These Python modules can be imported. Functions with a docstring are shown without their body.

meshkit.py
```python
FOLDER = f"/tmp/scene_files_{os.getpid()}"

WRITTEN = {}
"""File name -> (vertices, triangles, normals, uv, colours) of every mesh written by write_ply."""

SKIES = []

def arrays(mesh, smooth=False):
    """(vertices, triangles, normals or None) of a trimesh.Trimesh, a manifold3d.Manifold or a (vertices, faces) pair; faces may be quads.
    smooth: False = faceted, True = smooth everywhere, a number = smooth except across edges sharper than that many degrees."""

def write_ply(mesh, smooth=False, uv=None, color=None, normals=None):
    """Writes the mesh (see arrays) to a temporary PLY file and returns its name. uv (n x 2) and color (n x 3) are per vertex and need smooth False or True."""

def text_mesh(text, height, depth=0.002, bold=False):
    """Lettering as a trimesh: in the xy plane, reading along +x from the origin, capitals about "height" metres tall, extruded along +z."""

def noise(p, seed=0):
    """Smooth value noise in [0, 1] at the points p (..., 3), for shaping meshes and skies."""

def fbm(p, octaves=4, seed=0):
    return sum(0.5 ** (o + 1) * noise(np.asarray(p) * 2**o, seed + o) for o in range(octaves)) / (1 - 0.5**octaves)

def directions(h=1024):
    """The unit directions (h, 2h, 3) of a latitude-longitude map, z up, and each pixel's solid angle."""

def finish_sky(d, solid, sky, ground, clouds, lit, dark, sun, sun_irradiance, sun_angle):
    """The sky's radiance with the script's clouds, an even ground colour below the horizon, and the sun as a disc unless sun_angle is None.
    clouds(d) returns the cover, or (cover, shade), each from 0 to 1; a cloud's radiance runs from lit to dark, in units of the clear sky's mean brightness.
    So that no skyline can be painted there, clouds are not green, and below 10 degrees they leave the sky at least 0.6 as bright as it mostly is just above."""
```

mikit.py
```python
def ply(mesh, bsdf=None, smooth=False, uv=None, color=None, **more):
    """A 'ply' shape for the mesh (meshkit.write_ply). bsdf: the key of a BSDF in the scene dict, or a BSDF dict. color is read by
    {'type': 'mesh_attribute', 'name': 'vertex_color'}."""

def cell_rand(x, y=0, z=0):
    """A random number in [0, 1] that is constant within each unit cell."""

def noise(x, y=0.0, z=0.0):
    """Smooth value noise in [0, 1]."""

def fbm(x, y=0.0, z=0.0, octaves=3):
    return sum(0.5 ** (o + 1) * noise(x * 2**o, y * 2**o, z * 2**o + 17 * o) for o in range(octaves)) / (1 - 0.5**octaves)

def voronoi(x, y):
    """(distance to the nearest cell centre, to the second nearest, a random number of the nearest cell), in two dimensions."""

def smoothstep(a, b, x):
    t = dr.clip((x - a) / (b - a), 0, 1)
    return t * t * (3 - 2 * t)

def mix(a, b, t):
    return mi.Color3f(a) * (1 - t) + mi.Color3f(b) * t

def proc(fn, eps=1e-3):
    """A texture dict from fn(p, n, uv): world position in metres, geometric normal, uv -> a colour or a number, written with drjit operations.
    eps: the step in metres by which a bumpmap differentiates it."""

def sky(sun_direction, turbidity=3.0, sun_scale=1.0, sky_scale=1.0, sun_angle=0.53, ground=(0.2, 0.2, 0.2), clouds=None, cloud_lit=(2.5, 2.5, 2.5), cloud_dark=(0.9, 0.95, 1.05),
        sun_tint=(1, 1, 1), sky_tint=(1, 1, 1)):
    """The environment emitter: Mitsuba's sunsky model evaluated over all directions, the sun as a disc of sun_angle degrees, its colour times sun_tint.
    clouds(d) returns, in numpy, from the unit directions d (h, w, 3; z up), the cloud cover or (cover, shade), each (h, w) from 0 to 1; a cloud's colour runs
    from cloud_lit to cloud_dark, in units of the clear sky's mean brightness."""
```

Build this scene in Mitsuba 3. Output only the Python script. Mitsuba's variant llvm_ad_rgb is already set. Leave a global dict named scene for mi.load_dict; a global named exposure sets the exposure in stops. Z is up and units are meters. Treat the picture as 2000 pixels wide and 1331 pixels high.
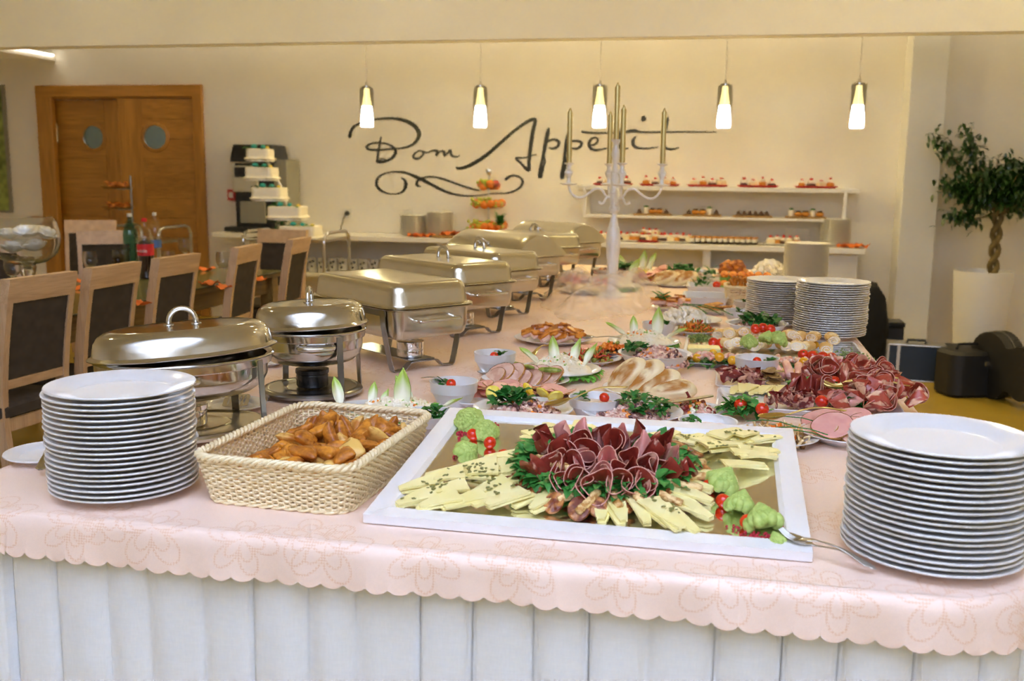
import math, random, zlib
import numpy as np, trimesh, mitsuba as mi, mikit, meshkit, drjit as dr
from shapely.geometry import Polygon, Point, MultiPoint, box as sbox
from shapely.ops import unary_union
from mikit import proc, noise, fbm, voronoi, cell_rand, smoothstep, mix

T = mi.ScalarTransform4f
PI = math.pi
scene, labels = {}, {}

# ---------------------------------------------------------------- camera, lights, exposure
exposure = 0.0
CAM, FWD, UP = np.array([0, 0, 1.345]), np.array([-0.2017, 0.9656, -0.1640]), np.array([-0.0454, 0.1582, 0.9864])
scene['camera'] = {'type': 'thinlens', 'fov': 54.44, 'fov_axis': 'x', 'aperture_radius': 0.0035, 'focus_distance': 2.35, 'near_clip': 0.05,
                   'far_clip': 60.0, 'to_world': T().look_at(origin=CAM.tolist(), target=(CAM + FWD).tolist(), up=UP.tolist())}
WARM, NEUTRAL, COOL = (1.0, 0.76, 0.32), (1.0, 0.90, 0.74), (0.86, 0.93, 1.0)
FLASH_POWER, PENDANT_RADIANCE, CEILING_LAMP_RADIANCE, COVE_RADIANCE = 82.0, 152.0, 104.0, 8.0
# the photographer's flash, turned up and back so that it bounces off the ceiling
scene['flash'] = {'type': 'spot', 'intensity': {'type': 'rgb', 'value': [FLASH_POWER * c for c in (0.80, 1.0, 1.50)]}, 'cutoff_angle': 60.0, 'beam_width': 45.0,
                  'sampling_weight': 22.0, 'to_world': T().look_at(origin=[0.05, -0.05, 1.55], target=[0.0, -0.95, 3.5], up=[1, 0, 0])}

# ---------------------------------------------------------------- helpers
def lin(h):
    h = h.lstrip('#')
    c = np.array([int(h[i:i + 2], 16) / 255 for i in (0, 2, 4)])
    return [float(x) for x in np.where(c < 0.04045, c / 12.92, ((c + 0.055) / 1.055) ** 2.4)]

def mat(name, base, rough=0.5, metal=0.0, bump=None, bump_scale=1.0, two=True, **kw):
    b = {'type': 'principled', 'base_color': base if isinstance(base, dict) else {'type': 'rgb', 'value': lin(base) if isinstance(base, str) else list(base)},
         'roughness': rough, 'metallic': metal, **kw}
    if bump is not None:
        b = {'type': 'bumpmap', 'arbitrary': bump, 'scale': bump_scale, 'nested': b}
    scene[name] = {'type': 'twosided', 'nested': b} if two else b
    return name

def unique(name):
    if name not in USED:
        USED[name] = 0
        return name
    USED[name] += 1
    return '%s_%03d' % (name, USED[name])
USED = {}

def note(key, label=None, cat=None, group=None, kind=None):
    d = {k: v for k, v in (('label', label), ('category', cat), ('group', group), ('kind', kind)) if v}
    if d:
        labels[key] = d

def tf(x=0, y=0, z=0, rz=0, rx=0, ry=0, s=1.0):
    m = T().translate([x, y, z])
    if rz: m = m @ T().rotate([0, 0, 1], rz)
    if rx: m = m @ T().rotate([1, 0, 0], rx)
    if ry: m = m @ T().rotate([0, 1, 0], ry)
    if not (isinstance(s, (int, float)) and s == 1.0): m = m @ T().scale(s)
    return m

def sh(mesh, m, smooth=35, **kw):
    return mikit.ply(mesh, m, smooth=smooth, **kw)

def put(name, shape, at=None, label=None, cat=None, group=None, kind=None):
    """one thing that is one mesh"""
    key = unique(name)
    scene[key] = {**shape, 'to_world': at} if at is not None else dict(shape)
    note(key, label, cat, group, kind)
    return key

def thing(name, label, cat, group=None, kind=None):
    key = unique(name)
    note(key, label, cat, group, kind)
    return key

def part(holder, name, shape, at=None, label=None, kind=None):
    key = unique(holder + '__' + name)
    scene[key] = {**shape, 'to_world': at} if at is not None else dict(shape)
    note(key, label, None, None, kind)
    return key

def cat(ms):
    vs, fs, n = [], [], 0
    for m in ms:
        v, f = (m.vertices, m.faces) if hasattr(m, 'vertices') else m
        vs.append(np.asarray(v, float)); fs.append(np.asarray(f, int) + n); n += len(v)
    return trimesh.Trimesh(np.vstack(vs), np.vstack(fs), process=False)

def moved(m, x=0, y=0, z=0, rz=0, rx=0, ry=0, s=1.0):
    M = np.array(tf(x, y, z, rz, rx, ry, s).matrix)
    v = np.asarray(m.vertices) @ M[:3, :3].T + M[:3, 3]
    return trimesh.Trimesh(v, m.faces, process=False)

def grid_mesh(P, wrap_u=False, wrap_v=False):
    """P (nu, nv, 3) -> mesh"""
    nu, nv = P.shape[:2]
    i, j = np.meshgrid(np.arange(nu if wrap_u else nu - 1), np.arange(nv if wrap_v else nv - 1), indexing='ij')
    a, b = i * nv + j, ((i + 1) % nu) * nv + j
    c, d = ((i + 1) % nu) * nv + (j + 1) % nv, i * nv + (j + 1) % nv
    f = np.concatenate([np.stack([a, b, c], -1).reshape(-1, 3), np.stack([a, c, d], -1).reshape(-1, 3)])
    return trimesh.Trimesh(P.reshape(-1, 3), f, process=False)

def lathe(prof, n=40, sx=1.0, sy=1.0, wob=None):
    prof = np.asarray(prof, float)
    a = np.arange(n) / n * 2 * PI
    r = prof[:, 0][:, None] * np.ones(n)
    if wob is not None:
        r = r * (1 + wob(prof[:, 0])[:, None] * np.ones(n))
    P = np.stack([r * np.cos(a) * sx, r * np.sin(a) * sy, np.repeat(prof[:, 1][:, None], n, 1)], -1)
    m = grid_mesh(P[::-1], False, True)
    return m

def tube(pts, r, n=8, closed=False, flat=1.0, cap=True):
    p = np.asarray(pts, float)
    k = len(p)
    r = np.broadcast_to(np.asarray(r, float), (k,))
    t = (np.roll(p, -1, 0) - np.roll(p, 1, 0)) if closed else np.gradient(p, axis=0)
    t /= np.linalg.norm(t, axis=1, keepdims=True) + 1e-12
    u = np.cross(t[0], [0, 0, 1.0])
    if np.linalg.norm(u) < 0.1: u = np.cross(t[0], [1.0, 0, 0])
    u /= np.linalg.norm(u)
    U = []
    for i in range(k):
        u = u - t[i] * (u @ t[i]); u /= np.linalg.norm(u) + 1e-12
        U.append(u)
    U = np.array(U); V = np.cross(t, U)
    a = np.arange(n) / n * 2 * PI
    P = p[:, None] + r[:, None, None] * (np.cos(a)[None, :, None] * U[:, None] + flat * np.sin(a)[None, :, None] * V[:, None])
    m = grid_mesh(P, closed, True)
    if cap and not closed:
        v = np.vstack([m.vertices, p[0], p[-1]])
        i = np.arange(n); j = (i + 1) % n; b = (k - 1) * n
        f = np.vstack([m.faces, np.stack([j, i, i * 0 + k * n], 1)[:, ::-1] * 1, np.stack([i + b, j + b, i * 0 + k * n + 1], 1)[:, ::-1] * 1])
        m = trimesh.Trimesh(v, f, process=False)
    return m

def rbox(sx, sy, sz, c=0.003, x=0, y=0, z=0):
    """box with chamfered edges, centred at x, y, z"""
    c = min(c, sx * 0.45, sy * 0.45, sz * 0.45)
    hx, hy, hz = sx / 2, sy / 2, sz / 2
    p = []
    for a in (-1, 1):
        for b in (-1, 1):
            for d in (-1, 1):
                p += [(a * (hx - c), b * (hy - c), d * hz), (a * (hx - c), b * hy, d * (hz - c)), (a * hx, b * (hy - c), d * (hz - c))]
    m = trimesh.convex.convex_hull(np.array(p))
    return trimesh.Trimesh(m.vertices + [x, y, z], m.faces, process=False)

def bx(x0, x1, y0, y1, z0, z1, c=0.0):
    if c: return rbox(x1 - x0, y1 - y0, z1 - z0, c, (x0 + x1) / 2, (y0 + y1) / 2, (z0 + z1) / 2)
    m = trimesh.creation.box((x1 - x0, y1 - y0, z1 - z0))
    return trimesh.Trimesh(m.vertices + [(x0 + x1) / 2, (y0 + y1) / 2, (z0 + z1) / 2], m.faces, process=False)

def extr(poly, h, z=0.0):
    poly = poly if hasattr(poly, 'geom_type') else Polygon(poly)
    gs = [g for g in getattr(poly, 'geoms', [poly]) if g.area > 1e-9]
    m = cat([trimesh.creation.extrude_polygon(g, h, engine='earcut') for g in gs])
    m.vertices = m.vertices + [0, 0, z]
    return m

def sheet(P, th):
    """a grid of points given a thickness, closed at the borders"""
    nu, nv = P.shape[:2]
    du, dv = np.gradient(P, axis=0), np.gradient(P, axis=1)
    n = np.cross(du, dv); n /= np.linalg.norm(n, axis=-1, keepdims=True) + 1e-12
    a, b = P + n * th / 2, P - n * th / 2
    top, bot = grid_mesh(a), grid_mesh(b)
    bot.faces = bot.faces[:, ::-1]
    idx = np.arange(nu * nv).reshape(nu, nv)
    ring = np.concatenate([idx[:-1, 0], idx[-1, :-1], idx[:0:-1, -1], idx[0, :0:-1]])
    nx = np.roll(ring, -1); N = nu * nv
    side = np.concatenate([np.stack([ring, ring + N, nx], 1), np.stack([nx, ring + N, nx + N], 1)])
    return trimesh.Trimesh(np.vstack([a.reshape(-1, 3), b.reshape(-1, 3)]), np.vstack([top.faces, bot.faces + N, side]), process=False)

def blob(seed, sx, sy, sz, amp=0.15, freq=2.0, sub=2, power=2.0):
    m = trimesh.creation.icosphere(subdivisions=sub)
    v = np.array(m.vertices)
    v = np.sign(v) * np.abs(v) ** (2.0 / power)
    d = meshkit.fbm(v * freq + seed * 7.31 + 40, 3, seed)
    v = v * (1 + amp * (d - 0.5) * 2)[:, None] * [sx, sy, sz]
    return trimesh.Trimesh(v, m.faces, process=False)

def leaf_mesh(rng, n, place, size=(0.02, 0.012), bend=0.3, lobes=False):
    """n small bent leaves; place(i) -> (point, azimuth, tilt)"""
    vs, fs, k = [], [], 0
    t = np.linspace(0, 1, 5)
    for i in range(n):
        p, az, tilt = place(i)
        L = size[0] * rng.uniform(0.7, 1.25); w = size[1] * rng.uniform(0.75, 1.2)
        prof = np.sin(PI * np.clip(t, 0.02, 1) ** 0.8) * w * 0.5
        if lobes: prof = prof * np.array([1, 1.15, 0.75, 1.2, 1])
        cz, sz_ = math.cos(tilt), math.sin(tilt)
        bd = bend * rng.uniform(0.3, 1.3)
        x = t * L * np.cos(tilt - bd * t); z = t * L * np.sin(tilt - bd * t)
        L3 = np.stack([np.stack([x, prof, z + prof * 0.35], -1), np.stack([x, 0 * x, z], -1), np.stack([x, -prof, z + prof * 0.35], -1)], 1)
        ca, sa = math.cos(az), math.sin(az)
        q = L3.reshape(-1, 3)
        q = np.stack([q[:, 0] * ca - q[:, 1] * sa, q[:, 0] * sa + q[:, 1] * ca, q[:, 2]], -1) + np.asarray(p)
        vs.append(q)
        for a in range(4):
            for b in range(2):
                o = k + a * 3 + b
                fs += [(o, o + 3, o + 4), (o, o + 4, o + 1)]
        k += 15
    return trimesh.Trimesh(np.vstack(vs), np.array(fs), process=False)

def bits_mesh(rng, n, place, size, shapes):
    """n little pieces, each a random one of the shapes, randomly turned"""
    out = []
    for i in range(n):
        p = place(i); m = shapes[rng.integers(len(shapes))]
        s = rng.uniform(*size)
        R = trimesh.transformations.random_rotation_matrix(rng.random(3))[:3, :3]
        out.append(trimesh.Trimesh((m.vertices * s) @ R.T + p, m.faces, process=False))
    return cat(out)

def rr(w, d, r, n=6):
    """rounded rectangle outline, counter-clockwise"""
    out = []
    for cx, cy, a0 in ((w / 2 - r, d / 2 - r, 0), (-w / 2 + r, d / 2 - r, 90), (-w / 2 + r, -d / 2 + r, 180), (w / 2 - r, -d / 2 + r, 270)):
        for k in range(n + 1):
            a = math.radians(a0 + 90 * k / n)
            out.append((cx + r * math.cos(a), cy + r * math.sin(a)))
    return np.array(out)

def loft(rings, cap0=True, cap1=True):
    """rings: list of (k,3) closed outlines of the same k, bottom to top"""
    P = np.array(rings); k = P.shape[1]
    m = grid_mesh(P[::-1], False, True)
    v, f = [m.vertices], [m.faces]
    N = len(m.vertices)
    i = np.arange(k); j = (i + 1) % k
    if cap1:
        v.append(P[-1].mean(0)[None]); f.append(np.stack([i, j, i * 0 + N], 1)); N += 1
    if cap0:
        b = (len(P) - 1) * k
        v.append(P[0].mean(0)[None]); f.append(np.stack([j + b, i + b, i * 0 + N], 1)); N += 1
    return trimesh.Trimesh(np.vstack(v), np.vstack(f), process=False)

def rrings(prof, w, d, r, n=6):
    """loft of rounded rectangles: prof = (inset, z)"""
    out = []
    for ins, z in prof:
        o = rr(w - 2 * ins, d - 2 * ins, max(r - ins, 0.002), n)
        out.append(np.column_stack([o, np.full(len(o), z)]))
    return out

# ---------------------------------------------------------------- materials
def c3(h): return mi.Color3f(*lin(h))

def wall_fn(p, n, uv):
    k = fbm(p.x * 3, p.y * 3, p.z * 3)
    return mix(lin('#e9e4d8'), lin('#efeade'), k)
mat('m_wall', proc(wall_fn), 0.75)
mat('m_ceiling', '#f0f0ee', 0.85)
mat('m_column', '#dcdcd6', 0.7)

def floor_fn(p, n, uv):
    k = fbm(p.x * 4, p.y * 4, 1.0)
    g = noise(p.x * 260, p.y * 260)
    return mix(lin('#937928'), lin('#a48936'), 0.7 * k + 0.3 * g)
mat('m_floor', proc(floor_fn), 0.35, specular=0.4)

def wood_fn(a, b, scale, axis):
    a, b = lin(a), lin(b)
    def fn(p, n, uv):
        q = [p.x, p.y, p.z]
        l = q.pop(axis)
        g = fbm(q[0] * scale, q[1] * scale, l * scale * 0.06, 4)
        f = noise(q[0] * scale * 9, q[1] * scale * 9, l * scale * 0.35)
        return mix(a, b, smoothstep(0.2, 0.8, 0.65 * g + 0.35 * f))
    return proc(fn)
mat('m_door_wood', wood_fn('#94601a', '#b37c2a', 16, 0), 0.4)
mat('m_door_stile', wood_fn('#94601a', '#b37c2a', 16, 2), 0.4)
mat('m_chair_wood', wood_fn('#b3916f', '#cdae8c', 30, 2), 0.42)
mat('m_chair_rail', wood_fn('#b79572', '#d0b08e', 30, 1), 0.42)
mat('m_table_wood', wood_fn('#8a6a35', '#a5854a', 20, 1), 0.4)
def velvet_fn(p, n, uv):
    return mix(lin('#2c251e'), lin('#40362b'), fbm(p.x * 30, p.y * 30, p.z * 30))
mat('m_velvet', proc(velvet_fn), 0.9)
mat('m_white_board', '#e6e3dc', 0.45)
mat('m_porcelain', (0.73, 0.74, 0.765), 0.13, specular=0.55)
mat('m_porcelain_warm', (0.80, 0.78, 0.70), 0.2, specular=0.5)
mat('m_white_lacquer', (0.88, 0.89, 0.92), 0.3, specular=0.5)
mat('m_white_paint', (0.80, 0.80, 0.82), 0.38)
def steel_fn(p, n, uv):
    return mix((0.56, 0.54, 0.50), (0.68, 0.66, 0.61), fbm(p.x * 18, p.y * 18, p.z * 18))
mat('m_steel', proc(steel_fn), 0.11, 1.0)
def satin_fn(p, n, uv):
    return mix((0.62, 0.58, 0.47), (0.71, 0.66, 0.56), fbm(p.x * 12, p.y * 12, p.z * 12))
mat('m_satin_steel', proc(satin_fn), 0.22, 1.0)
mat('m_chrome', (0.80, 0.80, 0.80), 0.05, 1.0)
mat('m_dark_steel', (0.33, 0.33, 0.33), 0.2, 1.0)
mat('m_gold_candle', (0.62, 0.52, 0.24), 0.22, 1.0)
mat('m_gold_cutlery', (0.72, 0.56, 0.22), 0.15, 1.0)
mat('m_mirror', (0.86, 0.85, 0.80), 0.012, 1.0)
mat('m_black', '#141414', 0.55)
mat('m_black_gloss', '#0d0e10', 0.25)
mat('m_black_cloth', '#0c0c0c', 0.9)
scene['m_crystal'] = {'type': 'dielectric', 'int_ior': 1.45}
scene['m_glass'] = {'type': 'thindielectric'}
scene['m_smoke_glass'] = {'type': 'thindielectric', 'specular_transmittance': {'type': 'rgb', 'value': [0.50, 0.50, 0.46]}}
scene['m_green_glass'] = {'type': 'thindielectric', 'specular_transmittance': {'type': 'rgb', 'value': [0.16, 0.46, 0.40]}}
scene['m_tint_glass'] = {'type': 'thindielectric', 'specular_transmittance': {'type': 'rgb', 'value': [0.66, 0.80, 0.78]}}

# ---------------------------------------------------------------- the room
YW, CEIL = 8.5, 3.5
def struct(name, mesh, m, smooth=False):
    return put(name, sh(mesh, m, smooth), None, None, None, None, 'structure')
struct('floor', bx(-7.8, 4.2, -3.2, 11.2, -0.1, 0.0), 'm_floor')
struct('ceiling', bx(-7.8, 4.2, -3.2, 11.2, CEIL, CEIL + 0.1), 'm_ceiling')
struct('wall_left', bx(-7.8, -7.7, -3.2, 11.2, 0, CEIL), 'm_wall')
struct('wall_right', bx(4.1, 4.2, -3.2, 11.2, 0, CEIL), 'm_wall')
struct('wall_front', bx(-7.8, 4.2, -3.2, -3.1, 0, CEIL), 'm_wall')
DX0, DX1, DZ = -6.30, -4.70, 2.06
struct('wall_back', cat([bx(-7.7, DX0, YW, YW + 0.12, 0, CEIL), bx(DX0, DX1, YW, YW + 0.12, DZ, CEIL), bx(DX1, 4.1, YW, YW + 0.12, 0, CEIL)]), 'm_wall')
struct('wall_kitchen', cat([bx(-7.7, -3.0, 10.6, 10.7, 0, CEIL), bx(-3.1, -3.0, YW + 0.12, 10.6, 0, CEIL)]), 'm_white_board')
struct('column', bx(1.342, 1.606, 8.2, YW, 0, CEIL, 0.006), 'm_column')
struct('ceiling_beam', bx(-7.7, 4.1, 7.0, 7.14, 2.274, CEIL, 0.004), 'm_ceiling')
# the ledge of the cove along the wall top, which hides its light strip
struct('trim_1', bx(-6.15, 4.1, 7.14, 7.36, 2.555, 2.575), 'm_ceiling')
struct('trim_2', cat([bx(-7.7, -6.16, 7.14, YW, 2.37, 2.395), bx(-6.185, -6.16, 7.14, YW, 2.345, 2.40)]), 'm_ceiling')
for nm, m in (('cove_light', bx(-6.1, 4.0, 7.16, 7.20, 2.60, 2.63)), ('cove_light', bx(-6.158, -6.150, 7.3, YW - 0.03, 2.385, 2.402))):
    put(nm, sh(m, 'm_white_board', False, emitter={'type': 'area', 'radiance': {'type': 'rgb', 'value': [COVE_RADIANCE * c for c in NEUTRAL]}}), None,
        'white light strip glowing along the cove above the doors' if nm in USED else 'white light strip hidden behind the ceiling beam', 'light strip')

# double door with round windows
USED['door_1'] = 0
note('door_1', 'oak double swing door with round windows, one leaf ajar', 'door', None, 'structure')
fr = cat([bx(-6.373, DX0 + 0.09, YW - 0.035, YW + 0.03, 0, 2.12, 0.005), bx(DX1 - 0.065, -4.669, YW - 0.035, YW + 0.03, 0, 2.12, 0.005)])
part('door_1', 'frame', sh(cat([fr, bx(DX0, DX0 + 0.05, YW, YW + 0.12, 0, DZ), bx(DX1 - 0.05, DX1, YW, YW + 0.12, 0, DZ)]), 'm_door_stile', False))
part('door_1', 'frame', sh(cat([bx(-6.373, -4.669, YW - 0.036, YW + 0.03, 2.012, 2.12, 0.005), bx(DX0 + 0.05, DX1 - 0.05, YW, YW + 0.12, 2.0, DZ)]), 'm_door_wood', False))
def door_leaf(w, hinge, stile_side, at):
    """leaf standing in its own frame: x from 0 at the hinge to w, y the thickness, z up"""
    leaf = part('door_1', 'leaf', sh(bx(0.0, w, 0.034, 0.040, 0.01, 1.995), 'm_door_stile', False), at)
    cx, cz, R = w * 0.53 if stile_side else w * 0.5, 1.65, 0.118
    bw0, bw1 = 0.0, w - 0.23
    part(leaf, 'stile', sh(bx(bw1 + 0.002, w, 0, 0.036, 0.01, 1.995, 0.002), 'm_door_stile', False), at)
    zs = np.linspace(0.01, 1.995, 12)
    hole = Point(cx, cz).buffer(R, 24)
    for a, b in zip(zs[:-1], zs[1:]):
        g = sbox(bw0, a + 0.0015, bw1, b - 0.0015).difference(hole)
        m = extr(g, 0.036)
        v = np.array(m.vertices)
        part(leaf, 'board', sh(trimesh.Trimesh(np.column_stack([v[:, 0], 0.036 - v[:, 2], v[:, 1]]), m.faces, process=False), 'm_door_wood', False), at)
    ring = lathe([(R - 0.012, -0.012), (R + 0.006, -0.012), (R + 0.018, -0.006), (R + 0.02, 0.0), (R - 0.012, 0.0), (R - 0.012, -0.012)], 36)
    v = np.array(ring.vertices)
    part(leaf, 'window_ring', sh(trimesh.Trimesh(np.column_stack([v[:, 0] + cx, v[:, 2], v[:, 1] + cz]), ring.faces[:, ::-1], process=False), 'm_door_stile', 30), at)
    return leaf, cx, cz, R
def pane(leaf, cx, cz, R, at):
    v = np.array([(R * math.cos(t), 0.02, R * math.sin(t)) for t in np.arange(32) / 32 * 2 * PI] + [(0, 0.02, 0)])
    part(leaf, 'pane', sh(trimesh.Trimesh(v + [cx, 0, cz], [(i, (i + 1) % 32, 32) for i in range(32)], process=False), 'm_tint_glass', False), at)
AT_L = tf(DX0 + 0.05, YW + 0.07, 0)
l1 = door_leaf(0.75, 0, True, AT_L)
AT_R = tf(DX1 - 0.055, YW + 0.012, 0, rz=7) @ T().scale([-1, 1, 1])
l2 = door_leaf(0.74, 0, True, AT_R)
# round panes: the backing board of a leaf has the same hole
for lf, at in ((l1, AT_L), (l2, AT_R)):
    leaf, cx, cz, R = lf
    m = extr(sbox(0, 0.01, 0.74, 1.995).difference(Point(cx, cz).buffer(R, 24)), 0.006)
    v = np.array(m.vertices)
    scene[leaf] = {**sh(trimesh.Trimesh(np.column_stack([v[:, 0], 0.040 - v[:, 2], v[:, 1]]), m.faces, process=False), 'm_door_stile', False), 'to_world': at}
    pane(leaf, cx, cz, R, at)
part(l1[0], 'hinge', sh(trimesh.creation.cylinder(radius=0.014, height=0.17), 'm_steel'), tf(DX0 + 0.06, YW + 0.06, 1.69))
# cool light of the kitchen behind the doors
k = thing('kitchen_lamp', 'white tube lamp seen through the right round door window', 'lamp')
part(k, 'housing', sh(bx(-5.75, -4.35, 10.1, 10.25, 2.30, 2.36, 0.01), 'm_white_board', False))
part(k, 'tube', sh(moved(trimesh.creation.cylinder(radius=0.03, height=1.3), -5.05, 10.17, 2.26, ry=90), 'm_white_board', emitter={'type': 'area', 'radiance': {'type': 'rgb', 'value': [26 * c for c in (0.75, 1.0, 1.1)]}}))

# picture on the wall at the frame's border
def art_fn(p, n, uv):
    k = fbm(p.x * 5, 2.0, p.z * 4, 4); j = noise(p.x * 30, 1.0, p.z * 22)
    return mix(lin('#4a5a18'), lin('#8f9a45'), smoothstep(0.3, 0.75, 0.7 * k + 0.3 * j))
mat('m_art', proc(art_fn), 0.5)
mat('m_pic_frame', '#7a7360', 0.5)
k = thing('picture', 'green picture in a thin grey frame beside the doors', 'picture')
part(k, 'canvas', sh(bx(-7.38, -6.735, 8.472, 8.492, 0.95, 2.11), 'm_art', False))
for a in ((-7.4, -7.38, 0.93, 2.13), (-6.735, -6.715, 0.93, 2.13), (-7.38, -6.735, 0.93, 0.95), (-7.38, -6.735, 2.11, 2.13)):
    part(k, 'frame', sh(bx(a[0], a[1], 8.465, 8.499, a[2], a[3]), 'm_pic_frame', False))

# pendant lamps
cord = sh(tube([(0, 0, 0.32), (0, 0, CEIL - 1.70)], 0.0025, 6), 'm_white_board')
cap = sh(lathe([(0, 0.30), (0.03, 0.30), (0.034, 0.305), (0.034, 0.318), (0.012, 0.325), (0.006, 0.35), (0, 0.35)], 24), 'm_steel')
rose = sh(lathe([(0, 1.77), (0.05, 1.77), (0.055, 1.78), (0.055, 1.799), (0, 1.799)], 24), 'm_white_board')
shade = sh(lathe([(0.052, 0.0), (0.0545, 0.1), (0.0545, 0.2), (0.0535, 0.31)], 40), 'm_smoke_glass', True)
mat('m_opal', '#e9e2c8', 0.35)
EM = {'type': 'area', 'radiance': {'type': 'rgb', 'value': [PENDANT_RADIANCE * c for c in WARM]}}
EM2 = {'type': 'area', 'radiance': {'type': 'rgb', 'value': [PENDANT_RADIANCE * 0.02 * c for c in WARM]}}
bulb = sh(lathe([(0, 0.006), (0.044, 0.006), (0.049, 0.012), (0.049, 0.05), (0.046, 0.10), (0.038, 0.165)], 28), 'm_opal', True, emitter=EM)
neck = sh(lathe([(0.038, 0.165), (0.032, 0.20), (0.024, 0.25), (0.020, 0.30), (0, 0.30)], 28), 'm_opal', True, emitter=EM2)
def pendant(x, y, z, label, group):
    k = thing('pendant_lamp', label, 'lamp', group)
    for nm, s in (('cord', cord), ('cap', cap), ('ceiling_rose', rose), ('glass_shade', shade), ('opal_bulb', bulb), ('opal_neck', neck)):
        part(k, nm, s, tf(x, y, z))
    return k
for x, where in ((-2.774, 'leftmost of the row, above the B'), (-1.857, 'second of the row, above the word Bon'), (-0.94, 'third of the row, behind the candles'),
                 (-0.026, 'fourth of the row, right of the lettering'), (0.903, 'rightmost of the row, above the shelf end')):
    pendant(x, 7.6, 1.70, 'smoky glass pendant lamp glowing, ' + where, 'glowing pendant lamps along the counter')

# warm ceiling lamps of the dining area and the buffet, above the picture
lampd = sh(lathe([(0, -0.03), (0.09, -0.03), (0.11, -0.024), (0.115, -0.012), (0.115, -0.004)], 32), 'm_opal', True,
           emitter={'type': 'area', 'radiance': {'type': 'rgb', 'value': [CEILING_LAMP_RADIANCE * c for c in WARM]}})
lampr = sh(lathe([(0.115, -0.02), (0.13, -0.02), (0.135, -0.01), (0.135, 0.0), (0.115, 0.0), (0.115, -0.02)], 32), 'm_steel')
for i_, (x, y) in enumerate(((-4.3, 3.0), (-4.6, 6.0), (-0.3, 5.4), (-2.3, 6.2), (1.15, 6.2), (2.7, 6.3))):
    k = thing('ceiling_lamp', 'round warm ceiling lamp ' + ('over the near end of the dining table', 'before the beam, in line with the doors', 'over the buffet table', 'before the beam, in line with the lettering', 'before the beam, in line with the wall shelf', 'before the beam, in line with the ficus')[i_], 'lamp', 'ceiling lamps of the front room')
    part(k, 'diffuser', lampd, tf(x, y, CEIL)); part(k, 'ring', lampr, tf(x, y, CEIL))

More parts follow.
